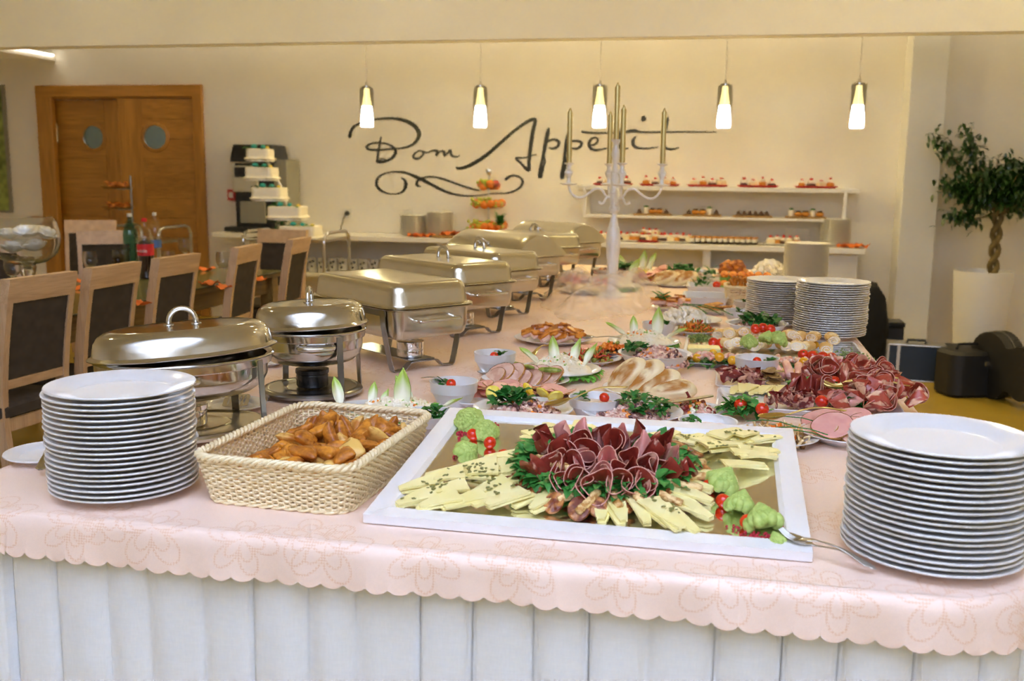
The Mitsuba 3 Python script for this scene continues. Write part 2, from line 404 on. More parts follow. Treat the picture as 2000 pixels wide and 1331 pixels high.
# lettering on the back wall: strokes of changing width, traced on the wall plane
STROKES = {
    'B1': [(-3.265,1.666,0.0222), (-3.258,1.697,0.0206), (-3.236,1.737,0.0174), (-3.188,1.773,0.0126), (-3.105,1.801,0.0095), (-3.005,1.816,0.0110), (-2.889,1.823,0.0141), (-2.791,1.813,0.0203), (-2.709,1.786,0.0250), (-2.653,1.745,0.0281), (-2.625,1.694,0.0281), (-2.637,1.648,0.0235), (-2.669,1.610,0.0172), (-2.727,1.579,0.0126), (-2.809,1.563,0.0094), (-2.908,1.557,0.0110), (-3.008,1.549,0.0126), (-3.083,1.553,0.0143), (-3.108,1.569,0.0143), (-3.097,1.589,0.0127), (-3.057,1.606,0.0111), (-2.991,1.613,0.0095), (-2.908,1.599,0.0110), (-2.859,1.570,0.0157), (-2.839,1.539,0.0189), (-2.851,1.504,0.0189), (-2.892,1.469,0.0158), (-2.951,1.448,0.0174), (-2.996,1.445,0.0190), (-3.016,1.452,0.0127)],
    'B2': [(-2.973,1.661,0.0079), (-2.986,1.608,0.0110), (-3.000,1.530,0.0127), (-3.010,1.463,0.0143), (-3.001,1.453,0.0095), (-2.967,1.471,0.0079), (-2.939,1.464,0.0063)],
    'o': [(-2.604,1.541,0.0078), (-2.632,1.544,0.0078), (-2.662,1.522,0.0110), (-2.678,1.502,0.0126), (-2.670,1.483,0.0141), (-2.637,1.477,0.0141), (-2.605,1.495,0.0125), (-2.586,1.523,0.0110), (-2.596,1.544,0.0078), (-2.564,1.530,0.0078), (-2.523,1.540,0.0063), (-2.499,1.549,0.0078)],
    'n': [(-2.499,1.546,0.0125), (-2.474,1.549,0.0156), (-2.460,1.534,0.0187), (-2.469,1.506,0.0141), (-2.450,1.531,0.0094), (-2.414,1.545,0.0094), (-2.398,1.532,0.0172), (-2.395,1.507,0.0140), (-2.369,1.526,0.0094), (-2.342,1.550,0.0140), (-2.337,1.523,0.0171), (-2.317,1.500,0.0140), (-2.288,1.496,0.0093), (-2.258,1.507,0.0047)],
    'A1': [(-2.282,1.402,0.0156), (-2.240,1.399,0.0187), (-2.176,1.420,0.0218), (-2.112,1.453,0.0233), (-2.032,1.504,0.0232), (-1.954,1.567,0.0216), (-1.875,1.635,0.0200), (-1.798,1.702,0.0184), (-1.720,1.760,0.0183), (-1.659,1.798,0.0198), (-1.600,1.813,0.0213), (-1.611,1.735,0.0259), (-1.625,1.653,0.0260), (-1.635,1.570,0.0230), (-1.642,1.495,0.0215), (-1.646,1.442,0.0215), (-1.649,1.389,0.0230), (-1.692,1.423,0.0154), (-1.732,1.461,0.0123), (-1.759,1.491,0.0108), (-1.701,1.491,0.0092), (-1.639,1.507,0.0077), (-1.580,1.519,0.0061)],
    'p1': [(-1.480,1.738,0.0122), (-1.488,1.698,0.0259), (-1.501,1.631,0.0259), (-1.515,1.556,0.0214), (-1.529,1.481,0.0168), (-1.544,1.405,0.0199), (-1.547,1.339,0.0307), (-1.525,1.398,0.0138), (-1.507,1.466,0.0107), (-1.514,1.514,0.0061), (-1.506,1.593,0.0061), (-1.478,1.634,0.0122), (-1.436,1.648,0.0137), (-1.399,1.636,0.0167), (-1.389,1.612,0.0182), (-1.407,1.584,0.0152), (-1.441,1.571,0.0122), (-1.472,1.580,0.0091)],
    'p2': [(-1.303,1.724,0.0121), (-1.314,1.676,0.0243), (-1.325,1.617,0.0243), (-1.334,1.542,0.0198), (-1.345,1.460,0.0168), (-1.354,1.392,0.0198), (-1.356,1.332,0.0275), (-1.337,1.385,0.0137), (-1.325,1.460,0.0107), (-1.329,1.515,0.0061), (-1.318,1.587,0.0061), (-1.288,1.626,0.0121), (-1.252,1.638,0.0136), (-1.212,1.631,0.0166), (-1.196,1.612,0.0182), (-1.214,1.582,0.0151), (-1.250,1.570,0.0121), (-1.281,1.578,0.0091)],
    'e': [(-1.117,1.600,0.0091), (-1.072,1.618,0.0121), (-1.058,1.648,0.0121), (-1.079,1.665,0.0106), (-1.112,1.654,0.0121), (-1.133,1.618,0.0166), (-1.123,1.582,0.0181), (-1.086,1.562,0.0151), (-1.025,1.567,0.0106), (-0.958,1.583,0.0060)],
    't1': [(-0.854,1.781,0.0090), (-0.867,1.715,0.0195), (-0.881,1.649,0.0195), (-0.883,1.601,0.0180), (-0.863,1.575,0.0150), (-0.832,1.572,0.0105), (-0.803,1.581,0.0060)],
    'bar': [(-1.190,1.712,0.0151), (-1.135,1.704,0.0136), (-1.059,1.702,0.0105), (-0.969,1.704,0.0105), (-0.849,1.708,0.0105), (-0.789,1.719,0.0209), (-0.744,1.720,0.0209), (-0.700,1.711,0.0119), (-0.581,1.711,0.0104), (-0.434,1.713,0.0104), (-0.288,1.714,0.0089), (-0.143,1.713,0.0074), (-0.086,1.713,0.0044)],
    'dot': [(-0.677,1.832,0.0149), (-0.681,1.822,0.0327), (-0.684,1.813,0.0268)],
    'i': [(-0.740,1.676,0.0075), (-0.763,1.642,0.0195), (-0.762,1.611,0.0210), (-0.740,1.588,0.0165), (-0.695,1.578,0.0120), (-0.621,1.580,0.0090), (-0.558,1.590,0.0060)],
    't2': [(-0.481,1.828,0.0104), (-0.492,1.767,0.0193), (-0.507,1.694,0.0193), (-0.512,1.636,0.0193), (-0.503,1.598,0.0179), (-0.473,1.575,0.0149), (-0.429,1.573,0.0119), (-0.384,1.585,0.0059)],
    'flourish': [(-2.788,1.310,0.0063), (-2.758,1.287,0.0158), (-2.747,1.253,0.0237), (-2.759,1.212,0.0190), (-2.795,1.180,0.0111), (-2.870,1.166,0.0063), (-2.945,1.181,0.0111), (-3.001,1.215,0.0175), (-3.021,1.258,0.0175), (-3.004,1.306,0.0127), (-2.953,1.341,0.0095), (-2.877,1.360,0.0079), (-2.786,1.360,0.0126), (-2.712,1.343,0.0158), (-2.646,1.316,0.0220), (-2.581,1.289,0.0220), (-2.499,1.248,0.0189), (-2.401,1.203,0.0173), (-2.304,1.173,0.0125), (-2.207,1.161,0.0094), (-2.110,1.164,0.0062), (-2.030,1.176,0.0047), (-1.942,1.187,0.0062), (-1.855,1.188,0.0077), (-1.776,1.208,0.0108), (-1.721,1.242,0.0139), (-1.698,1.285,0.0154), (-1.714,1.321,0.0108), (-1.762,1.341,0.0123), (-1.812,1.334,0.0154), (-1.844,1.311,0.0185)],
    'hook': [(-2.617,1.236,0.0079), (-2.646,1.251,0.0189), (-2.643,1.279,0.0158), (-2.613,1.303,0.0126), (-2.564,1.317,0.0110), (-2.499,1.321,0.0110), (-2.401,1.302,0.0125), (-2.288,1.265,0.0125), (-2.175,1.230,0.0125), (-2.078,1.211,0.0078)],
}
w_ = thing('wall_lettering', 'black script lettering reading Bon Appetit with a flourish on the back wall', 'lettering')
def ribbon(pts):
    p = np.array(pts); t = np.arange(len(p)); tt = np.linspace(0, len(p) - 1, (len(p) - 1) * 6 + 1)
    from scipy.interpolate import CubicSpline
    q = np.column_stack([CubicSpline(t, p[:, 0])(tt), CubicSpline(t, p[:, 1])(tt), np.interp(tt, t, p[:, 2]) * 1.28])
    hulls = [MultiPoint([]).union(Point(a[:2]).buffer(a[2] / 2, 6)).union(Point(b[:2]).buffer(b[2] / 2, 6)).convex_hull for a, b in zip(q[:-1], q[1:])]
    return unary_union(hulls).simplify(0.0006)
mat('m_lettering', '#10140c', 0.5)
for grp in (('B1', 'B2'), ('o',), ('n',), ('A1',), ('p1',), ('p2',), ('e',), ('t1',), ('i', 'dot'), ('t2',), ('bar',), ('flourish', 'hook')):
    m = extr(unary_union([ribbon(STROKES[g]) for g in grp]), 0.004)
    v = np.array(m.vertices)
    part(w_, 'flourish' if grp[0] == 'flourish' else 'crossbar' if grp[0] == 'bar' else 'letter',
         sh(trimesh.Trimesh(np.column_stack([v[:, 0], 8.4995 - v[:, 2], v[:, 1]]), m.faces, process=False), 'm_lettering', False))

# ---------------------------------------------------------------- the buffet table: cloth, skirt
TZ = 0.76
def table_path(off, step, radius=0.20):
    g = Polygon([(-1.385, 1.435), (0.515, 1.425), (0.515, 6.62), (-1.385, 6.62)])
    g = g.buffer(-radius).buffer(radius + off, 32)
    ring = np.array(g.exterior.coords)[:-1]
    if not g.exterior.is_ccw: ring = ring[::-1]
    line = g.exterior
    n = int(line.length / step)
    p = np.array([line.interpolate(line.length * i / n).coords[0] for i in range(n)])
    if not line.is_ccw: p = p[::-1]
    t = np.roll(p, -1, 0) - np.roll(p, 1, 0); t /= np.linalg.norm(t, axis=1, keepdims=True)
    return p, np.column_stack([t[:, 1], -t[:, 0]]), line.length / n * np.arange(n), line.length

def lace(u, v):
    """dotted flower outlines of the cloth, from unfolded cloth coordinates in metres"""
    out = mi.Float(0)
    for (pu, pv, ou, ov, size, petals) in ((0.31, 0.29, 0.02, -0.015, 0.075, 5.0), (0.31, 0.29, 0.185, -0.02, 0.065, 6.0), (0.37, 0.33, 0.10, 0.14, 0.07, 5.0)):
        cu, cv = dr.floor((u - ou) / pu + 0.5), dr.floor((v - ov) / pv + 0.5)
        x, y = (u - ou) - cu * pu, (v - ov) - cv * pv
        r = dr.sqrt(x * x + y * y) + 1e-6
        th = dr.atan2(y, x) + cell_rand(cu, cv, size * 100) * 6.28
        for k, sc in ((1.0, 1.0), (1.0, 0.62)):
            q = th * petals / 2
            R = size * sc * (0.35 + 0.65 * dr.abs(dr.cos(q)))
            sl = size * sc * 0.65 * petals / 2 * dr.sin(q) / dr.maximum(r, 0.004)
            d = dr.abs(r - R) / dr.sqrt(1 + sl * sl)
            out = dr.maximum(out, 1 - smoothstep(0.0016, 0.0026, d))
    dots = dr.cos(u * 1350) + dr.cos(v * 1350)
    return out * smoothstep(-0.5, 0.3, dots)
def cloth_fn(p, n, uv):
    base = mix(lin('#ebd0c0'), lin('#efd7c9'), fbm(p.x * 9, p.y * 9, p.z * 9))
    weave = noise(uv.x * 900, uv.y * 900)
    base = base * (0.96 + 0.06 * weave)
    return mix(base, lin('#dcb394'), 0.75 * lace(uv.x, uv.y))
mat('m_cloth', proc(cloth_fn), 0.48, specular=0.4, sheen=0.4)

p, nrm, s, L = table_path(0.0, 0.0032)
scal = 0.0385
sc = np.abs(np.sin(PI * s / scal)) ** 0.6
wave = 0.003 * np.sin(s * 21) + 0.003 * np.sin(s * 47 + 1)
drop = 0.063 + 0.010 * sc + 0.004 * np.sin(s * 5)
rings, uvs = [], []
cx = np.array([-0.435, 4.0])
for ins, z in ((0.012, 0.0), (0.005, -0.0015), (0.0, -0.006)):
    q = p - nrm * ins
    rings.append(np.column_stack([q, np.full(len(q), TZ + z)])); uvs.append(q)
for f in (0.15, 0.35, 0.6, 0.8, 1.0):
    q = p + nrm * (0.004 + 0.010 * f + (wave * f)[:, None])
    rings.append(np.column_stack([q, TZ - 0.006 - (drop - 0.006) * f])); uvs.append(p + nrm * (drop * f)[:, None])
R = np.array(rings); k = R.shape[1]
m = grid_mesh(R, False, True)
# the flat top: a grid clipped to the outline
top = sbox(-1.5, 1.3, 0.6, 6.7)
core = Polygon(rings[0][:, :2]).simplify(0.0008)
tv, tfc = trimesh.creation.triangulate_polygon(core, engine='earcut')
tv3 = np.column_stack([tv, np.full(len(tv), TZ)])
cloth = trimesh.Trimesh(np.vstack([m.vertices, tv3]), np.vstack([m.faces, np.asarray(tfc) + len(m.vertices)]), process=False)
put('tablecloth', sh(cloth, 'm_cloth', True, uv=np.vstack([np.array(uvs).reshape(-1, 2), tv])), None,
    'pink damask tablecloth with dotted flowers and scalloped edge on the long buffet table', 'tablecloth')

def skirt_fn(p, n, uv):
    a = noise(p.x * 500 + p.y * 500, p.z * 90); b = noise(p.x * 60 + p.y * 60, p.z * 700)
    return mix(lin('#e2e7ef'), lin('#eaeef5'), 0.5 * a + 0.5 * b)
mat('m_skirt', proc(skirt_fn), 0.42, specular=0.45, sheen=0.5)
rng = np.random.default_rng(4)
p, nrm, s, L = table_path(-0.024, 0.0055, 0.17)
npl = int(L / 0.094)
edges = np.sort((np.arange(npl) + rng.uniform(-0.10, 0.10, npl)) / npl * L)
idx = np.searchsorted(edges, s, 'right') - 1
a = edges[idx % npl]; b = np.where(idx + 1 < npl, edges[(idx + 1) % npl], edges[0] + L)
t = np.clip((s - a) / (b - a), 0, 1)
amp = rng.uniform(0.75, 1.25, npl)[idx % npl]
rows = []
for z in np.linspace(0.735, 0.012, 14):
    f = (0.735 - z) / 0.723
    prof = (np.sin(PI * t ** (0.8 + 0.25 * f)) ** 0.55) * (0.010 + 0.012 * f) * amp + 0.004 * f * np.sin(t * 9 + idx * 1.7)
    prof = prof - 0.010 * np.exp(-((1 - t) / 0.05) ** 2)
    sh_ = 0.012 * f * np.sin(idx * 2.1)
    q = p + nrm * prof[:, None] + np.column_stack([-nrm[:, 1], nrm[:, 0]]) * np.asarray(sh_)[:, None] * 0.6
    rows.append(np.column_stack([q, np.full(len(q), z)]))
put('table_skirt', sh(grid_mesh(np.array(rows), False, True), 'm_skirt', True), None, 'white pleated satin skirt around the buffet table below its pink cloth', 'table skirt')
# the table under the cloth
k = thing('buffet_table', 'long buffet table hidden under the pink cloth and white skirt', 'table')
part(k, 'tabletop', sh(bx(-1.33, 0.46, 1.50, 6.56, 0.72, 0.752, 0.004), 'm_white_board', False))
for x in (-1.28, 0.41):
    for y in (1.56, 4.0, 6.5):
        part(k, 'leg', sh(bx(x - 0.025, x + 0.025, y - 0.025, y + 0.025, 0, 0.72), 'm_dark_steel', False))

# ---------------------------------------------------------------- stacks of plates
def plate_mesh(D, h=0.021, n=56, wavy=0.0, lobes=12, th=0.0042):
    R = D / 2
    pr = [(0, 0.0035), (R * 0.56, 0.0035), (R * 0.565, 0.0), (R * 0.60, 0.0), (R * 0.62, 0.003), (R * 0.70, 0.007), (R * 0.85, 0.0135), (R * 0.96, h - th - 0.001), (R * 0.995, h - th + 0.0008),
          (R, h - th / 2), (R * 0.992, h), (R * 0.96, h - 0.0008), (R * 0.85, 0.0135 + th * 0.9), (R * 0.70, 0.0105), (R * 0.655, 0.0078), (R * 0.60, 0.0068), (0, 0.0068)]
    pr = np.array(pr); a = np.arange(n) / n * 2 * PI
    w = 1 + wavy * np.clip((pr[:, 0] / R - 0.7) / 0.3, 0, 1)[:, None] * np.abs(np.cos(a * lobes / 2))[None] ** 0.7 - wavy
    r = pr[:, 0][:, None] * w
    P = np.stack([r * np.cos(a), r * np.sin(a), np.repeat(pr[:, 1][:, None], n, 1)], -1)
    return grid_mesh(P[::-1], False, True)
def stack(shape, x, y, z0, dz, n, seed, jit, label, top_label, group, drift=(0, 0), m=None):
    r = np.random.default_rng(seed)
    for i in range(n):
        dx, dy = r.uniform(-jit, jit, 2)
        put('dinner_plate', shape, tf(x + dx + drift[0] * i, y + dy + drift[1] * i, z0 + dz * i, rz=r.uniform(0, 360)),
            top_label if i == n - 1 else label, 'plate', group)
PL_ROUND = sh(plate_mesh(0.262, n=72), 'm_porcelain', 40)
PL_WAVY = sh(plate_mesh(0.272, n=96, wavy=0.012), 'm_porcelain', 40)
PL_MID = sh(plate_mesh(0.266, n=72, wavy=0.010), 'm_porcelain', 40)
PL_FAR = sh(plate_mesh(0.248, n=36), 'm_porcelain_warm', 40)
stack(PL_ROUND, -1.060, 1.589, TZ, 0.0096, 20, 1, 0.0022, 'plain round white plate inside the stack at the front left corner, beside the wicker basket', 'plain round white plate topmost on the stack beside the wicker basket', 'plates stacked at the front left corner')
stack(PL_WAVY, 0.345, 1.601, TZ, 0.0094, 20, 2, 0.0025, 'white plate with wavy rim inside the large stack at the front right corner', 'white plate with wavy rim topmost on the stack at the front right corner', 'plates stacked at the front right corner')
stack(PL_MID, 0.408, 3.857, TZ, 0.0083, 24, 3, 0.0025, 'white plate inside the taller stack behind the mirror tray with wraps', 'white plate topmost on the taller stack behind the mirror tray with wraps', 'plates stacked at the middle right edge', drift=(0.0002, 0))
stack(PL_MID, 0.238, 4.127, TZ, 0.0083, 21, 4, 0.0025, 'white plate inside the stack behind the salad bowl, half hidden by the taller stack', 'white plate topmost on the half hidden stack behind the salad bowl', 'plates stacked behind the middle stack')
stack(PL_FAR, 0.474, 5.893, TZ, 0.0079, 27, 5, 0.002, 'cream plate inside the tall stack at the far right end of the buffet table', 'cream plate topmost on the tall stack at the far right end of the buffet table', 'plates stacked at the far right end')

# ---------------------------------------------------------------- wicker basket with fried dough
BK = tf(-0.741, 1.757, TZ, rz=-2.5)
def wicker_fn(p, n, uv):
    return mix(lin('#e0cc9c'), lin('#f2e6c6'), fbm(p.x * 60, p.y * 60, p.z * 130))
mat('m_wicker', proc(wicker_fn), 0.5)
def basket(w0, d0, w1, d1, h, rows, name, label, at, strand=0.0027, pitch=0.0125):
    key = thing(name, label, 'basket')
    per = 2 * (w1 + d1); n = int(per / pitch) // 2 * 2
    def outline(f, k, r=0.035):
        o = Polygon(rr(w0 + (w1 - w0) * f, d0 + (d1 - d0) * f, r, 8)).exterior
        return np.array([o.interpolate(i / k, normalized=True).coords[0] for i in range(k)])
    sub = 6; K = n * sub
    ms = []
    for j in range(rows):
        f = (j + 0.5) / rows; q = outline(f, K)
        t = np.roll(q, -1, 0) - np.roll(q, 1, 0); t /= np.linalg.norm(t, axis=1, keepdims=True)
        nn = np.column_stack([t[:, 1], -t[:, 0]])
        ph = np.arange(K) / sub * PI + (j % 2) * PI
        q = q + nn * (0.0024 * np.sin(ph))[:, None]
        z = 0.006 + (h - 0.012) * f + 0.0006 * np.sin(np.arange(K) * 0.37 + j)
        ms.append(tube(np.column_stack([q, z]), strand, 5, closed=True, flat=0.62))
    part(key, 'weave', sh(cat(ms), 'm_wicker', True), at, kind='stuff')
    st = []
    lo, hi = outline(0, n), outline(1, n)
    for i in range(n):
        st.append(tube(np.array([[*lo[i], 0.002], [*((lo[i] + hi[i]) / 2), h / 2], [*hi[i], h]]), 0.0018, 5))
    part(key, 'stakes', sh(cat(st), 'm_wicker', True), at, kind='stuff')
    rim = []
    K = 420; q = outline(1, K, 0.04)
    t = np.roll(q, -1, 0) - np.roll(q, 1, 0); t /= np.linalg.norm(t, axis=1, keepdims=True)
    nn = np.column_stack([t[:, 1], -t[:, 0]])
    for c in range(3):
        ph = np.arange(K) / K * 2 * PI * 34 + c * 2 * PI / 3
        rim.append(tube(np.column_stack([q + nn * (0.0058 * np.cos(ph))[:, None], h + 0.004 * np.sin(ph)]), 0.0042, 6, closed=True))
    part(key, 'braided_rim', sh(cat(rim), 'm_wicker', True), at, kind='stuff')
    foot = []
    q = outline(0, K, 0.04)
    for c in range(2):
        ph = np.arange(K) / K * 2 * PI * 26 + c * PI
        foot.append(tube(np.column_stack([q + nn * (0.003 * np.cos(ph))[:, None], 0.004 + 0.002 * np.sin(ph)]), 0.0030, 5, closed=True))
    part(key, 'braided_foot', sh(cat(foot), 'm_wicker', True), at, kind='stuff')
    part(key, 'base', sh(extr(Polygon(rr(w0 - 0.004, d0 - 0.004, 0.035, 6)), 0.004, 0.001), 'm_wicker', False), at)
    return key
basket(0.272, 0.40, 0.302, 0.432, 0.088, 15, 'wicker_basket', 'large cream wicker basket full of fried dough beside the framed mirror', BK)

def dough_fn(p, n, uv):
    k = fbm(p.x * 45, p.y * 45, p.z * 45, 4); g = noise(p.x * 230, p.y * 230, p.z * 230)
    return mix(lin('#84420c'), lin('#cf8628'), smoothstep(0.25, 0.75, 0.85 * k + 0.15 * g))
mat('m_dough', proc(dough_fn), 0.42, specular=0.5)
def dough_pale_fn(p, n, uv):
    k = fbm(p.x * 40, p.y * 40, p.z * 40, 4)
    return mix(lin('#b06c20'), lin('#dfb662'), smoothstep(0.3, 0.62, k))
mat('m_dough_pale', proc(dough_pale_fn), 0.42, specular=0.5)
def pillow(seed, pts, th):
    """puffed piece of fried dough from a corner outline"""
    r = np.random.default_rng(seed)
    o = Polygon(pts).buffer(-0.003).buffer(0.003, 3).exterior
    K = 26
    q = np.array([o.interpolate(i / K, normalized=True).coords[0] for i in range(K)])
    c = q.mean(0)
    rings = []
    for f, z in ((0.35, -0.85), (0.75, -0.6), (0.95, -0.2), (1.0, 0.0), (0.95, 0.25), (0.75, 0.7), (0.35, 1.0)):
        rings.append(np.column_stack([c + (q - c) * f, np.full(K, z * th / 2)]))
    m = loft(rings)
    v = np.array(m.vertices)
    d = (meshkit.fbm(v * 70 + seed * 3.3, 3) - 0.5)
    v += m.vertex_normals * d[:, None] * 0.007
    bend = r.uniform(-6, 6)
    v[:, 2] += bend * v[:, 0] ** 2 + r.uniform(-5, 5) * v[:, 1] ** 2
    return trimesh.Trimesh(v, m.faces, process=False)
tri = [(-0.024, -0.020), (0.028, -0.016), (0.002, 0.030)]
DOUGH = []
for sd, pts, th in ((1, tri, 0.020), (2, [(-0.026, -0.014), (0.020, -0.022), (0.026, 0.012), (-0.012, 0.022)], 0.022), (3, [(-0.03, -0.012), (0.03, -0.010), (0.0, 0.026)], 0.018),
                    (4, [(-0.018, -0.018), (0.018, -0.018), (0.02, 0.016), (-0.02, 0.018)], 0.026), (5, [(-0.022, -0.010), (0.022, -0.012), (0.018, 0.012), (-0.02, 0.012)], 0.021)):
    for mm in ('m_dough', 'm_dough', 'm_dough_pale'):
        DOUGH.append(sh(pillow(sd, pts, th), mm, True))
rng = np.random.default_rng(12)
n_ = 0
for layer, (nx, ny, z, sp) in enumerate(((6, 8, 0.018, 0.118), (6, 8, 0.042, 0.112), (5, 8, 0.064, 0.100))):
    for i in range(nx):
        for j in range(ny):
            x = (i + 0.5 + rng.uniform(-0.3, 0.3)) / nx * 2 * sp - sp
            y = (j + 0.5 + rng.uniform(-0.3, 0.3)) / ny * 0.37 - 0.185
            if layer == 1 and y < -0.15 and x < -0.02: continue
            if layer == 2 and (y < -0.10 + 0.10 * (x < 0) or x < -0.085): continue
            if layer == 0 and -0.12 < y < 0.15 and abs(x) < 0.085: continue
            k = rng.integers(len(DOUGH)); big = layer > 0 and y > 0.03
            if big: k = rng.integers(0, 9)
            ang = rng.uniform(-35, 35) if not big else rng.uniform(30, 80)
            put('fried_dough', DOUGH[k], BK @ tf(x, y, z + rng.uniform(-0.004, 0.006), rz=rng.uniform(0, 360), rx=ang, ry=rng.uniform(-25, 25), s=float(rng.uniform(1.05, 1.45))),
                ('pale blistered' if k % 3 == 2 else 'golden brown') + (' pointed' if k // 3 in (0, 2) else ' square') + ' piece of fried dough in the wicker basket', 'fried dough', 'pieces of fried dough in the wicker basket')
            n_ += 1

# ---------------------------------------------------------------- framed mirror with cheese and ham
TR_U, TR_V, TR_N = np.array([1.0, -0.0027, 0.0]), np.array([0.0027, 0.9940, 0.1092]), np.array([-0.0003, -0.1092, 0.9940])
TR = T(np.block([[np.column_stack([TR_U, TR_V, TR_N]), np.array([[-0.571], [1.522], [0.778]])], [np.zeros((1, 3)), np.ones((1, 1))]]).tolist())
FW, FD, FB = 0.730, 0.549, 0.044
k = thing('framed_mirror', 'white wooden frame with a mirror, used as a serving tray for cheese and ham', 'serving tray')
for a, b, ax in (((0, 0), (FW, 0), 0), ((0, FD), (FW, FD), 0)):
    s_ = 1 if a[1] == 0 else -1
    prof = [(0, 0.0), (FB - 0.008, 0.0), (FB, -0.006), (FB, -0.014), (0, -0.016)]
    P = np.array([[[0 + e * 1.0, a[1] + s_ * e, z] for e, z in prof], [[FW - e, a[1] + s_ * e, z] for e, z in prof]])
    part(k, 'frame_side', sh(grid_mesh(P, False, True), 'm_white_paint', 20), TR)
for u in (0, FW):
    s_ = 1 if u == 0 else -1
    P = np.array([[[u + s_ * e, e, z] for e, z in prof], [[u + s_ * e, FD - e, z] for e, z in prof]])
    part(k, 'frame_side', sh(grid_mesh(P, False, True), 'm_white_paint', 20), TR)
MZ = -0.008
part(k, 'mirror', sh(bx(FB - 0.004, FW - FB + 0.004, FB - 0.004, FD - FB + 0.004, MZ - 0.004, MZ), 'm_mirror', False), TR)
for a in ((0.06, FD - 0.05), (FW - 0.06, FD - 0.05)):
    part(k, 'prop', sh(bx(a[0] - 0.02, a[0] + 0.02, a[1] - 0.02, a[1] + 0.02, -0.060, -0.016), 'm_white_paint', False), TR)

CU, CV = 0.3731,0.2462
ATR = lambda u, v, z, **kw: TR @ tf(u, v, MZ + z, **kw)
def cheese_fn(p, n, uv):
    return mix(lin('#ece08c'), lin('#f4ecb6'), fbm(p.x * 25, p.y * 25, p.z * 25))
mat('m_cheese', proc(cheese_fn), 0.4, specular=0.4)
mat('m_cheese_rind', '#e0d662', 0.45)
def cheese_slice(seed, L=0.088, w=0.052):
    r = np.random.default_rng(seed)
    nu, nv = 7, 3
    t = np.linspace(0, 1, nu)[:, None]; s_ = np.linspace(-1, 1, nv)[None]
    x = t * L + 0 * s_
    y = s_ * (0.0065 + (w / 2 - 0.0065) * t ** 0.8) + 0.1 * w * t * r.uniform(-1, 1)
    z = 0.004 * np.sin(t * 2.2 + r.uniform(0, 3)) * t + 0 * s_ + 0.0025 * r.uniform(-1, 1) * s_ * t
    return sheet(np.stack([x, y, z], -1), 0.0042)
CH = [sh(cheese_slice(i, 0.070 + 0.008 * (i % 3), 0.040 + 0.006 * (i % 2)), 'm_cheese', 20) for i in range(6)]
rng = np.random.default_rng(5)
SLICES = []
def cheese_top(u, v):
    h = 0.0
    for su, sv, a, t, z in SLICES:
        x = (u - su) * math.cos(a) + (v - sv) * math.sin(a); y = -(u - su) * math.sin(a) + (v - sv) * math.cos(a)
        if 0 < x < 0.08 and abs(y) < 0.006 + 0.014 * (x / 0.08): h = max(h, z + 0.0026 + x * math.tan(t))
    return h
def fan(tips, label, group, stackd, aim=None):
    for i, (u, v) in enumerate(tips):
        a = math.degrees(math.atan2((CV if aim is None else aim[1]) - v, (CU if aim is None else aim[0]) - u)) + rng.uniform(-9, 9)
        for s_ in range(stackd):
            z_, t_ = 0.0035 + 0.0055 * s_ + 0.0024 * (i % 5), 5 + rng.uniform(0, 5)
            SLICES.append((u, v, math.radians(a + 3 * s_), math.radians(t_), z_))
            put('cheese_slice', CH[rng.integers(6)], ATR(u + rng.uniform(-0.004, 0.004), v + rng.uniform(-0.004, 0.004), z_, rz=a + 3 * s_, ry=-t_),
                label, 'cheese', group)
fan([(0.0446, 0.0511), (0.0838, 0.0384), (0.1283, 0.0436), (0.1745, 0.0569), (0.2057, 0.0490), (0.2431, 0.0793), (0.2762, 0.0647), (0.0333, 0.0978), (0.0621, 0.1573), (0.0679, 0.1348), (0.0973, 0.2156), (0.1369, 0.2485), (0.1490, 0.2681), (0.0886, 0.0909), (0.1098, 0.1663), (0.1597, 0.1067), (0.2004, 0.1470), (0.1602, 0.1811)],
    'pale yellow cheese slice in the fan at the left front of the mirror', 'cheese slices fanned at the left front', 2)
fan([(0.3961, 0.0495), (0.4346, 0.0459), (0.4723, 0.0445), (0.5068, 0.0447), (0.5270, 0.0297), (0.5542, 0.0349), (0.5768, 0.0904), (0.5576, 0.1046), (0.5787, 0.1406), (0.5729, 0.1872), (0.5011, 0.1074), (0.5294, 0.1382), (0.4738, 0.0977)],
    'cheese slice in the fan at the right front of the mirror, beside the romanesco', 'cheese slices fanned at the right front', 2)
fan([(0.7006, 0.4900), (0.6984, 0.4106), (0.6709, 0.3291), (0.6586, 0.4930), (0.6224, 0.4950), (0.5722, 0.4771), (0.5483, 0.4763), (0.5052, 0.4756), (0.6932, 0.3707), (0.6255, 0.4104), (0.6154, 0.2767), (0.5913, 0.4521)],
    'cheese slice in the fan at the back right of the mirror, sprinkled with seeds', 'cheese slices fanned at the back right', 2)
fan([(0.2057, 0.4805), (0.2259, 0.4912), (0.1912, 0.4363), (0.1937, 0.4000), (0.2927, 0.5035), (0.2747, 0.4931), (0.3151, 0.5005)],
    'pale yellow cheese slice standing out behind the ham at the back of the mirror', 'cheese slices at the back', 1)

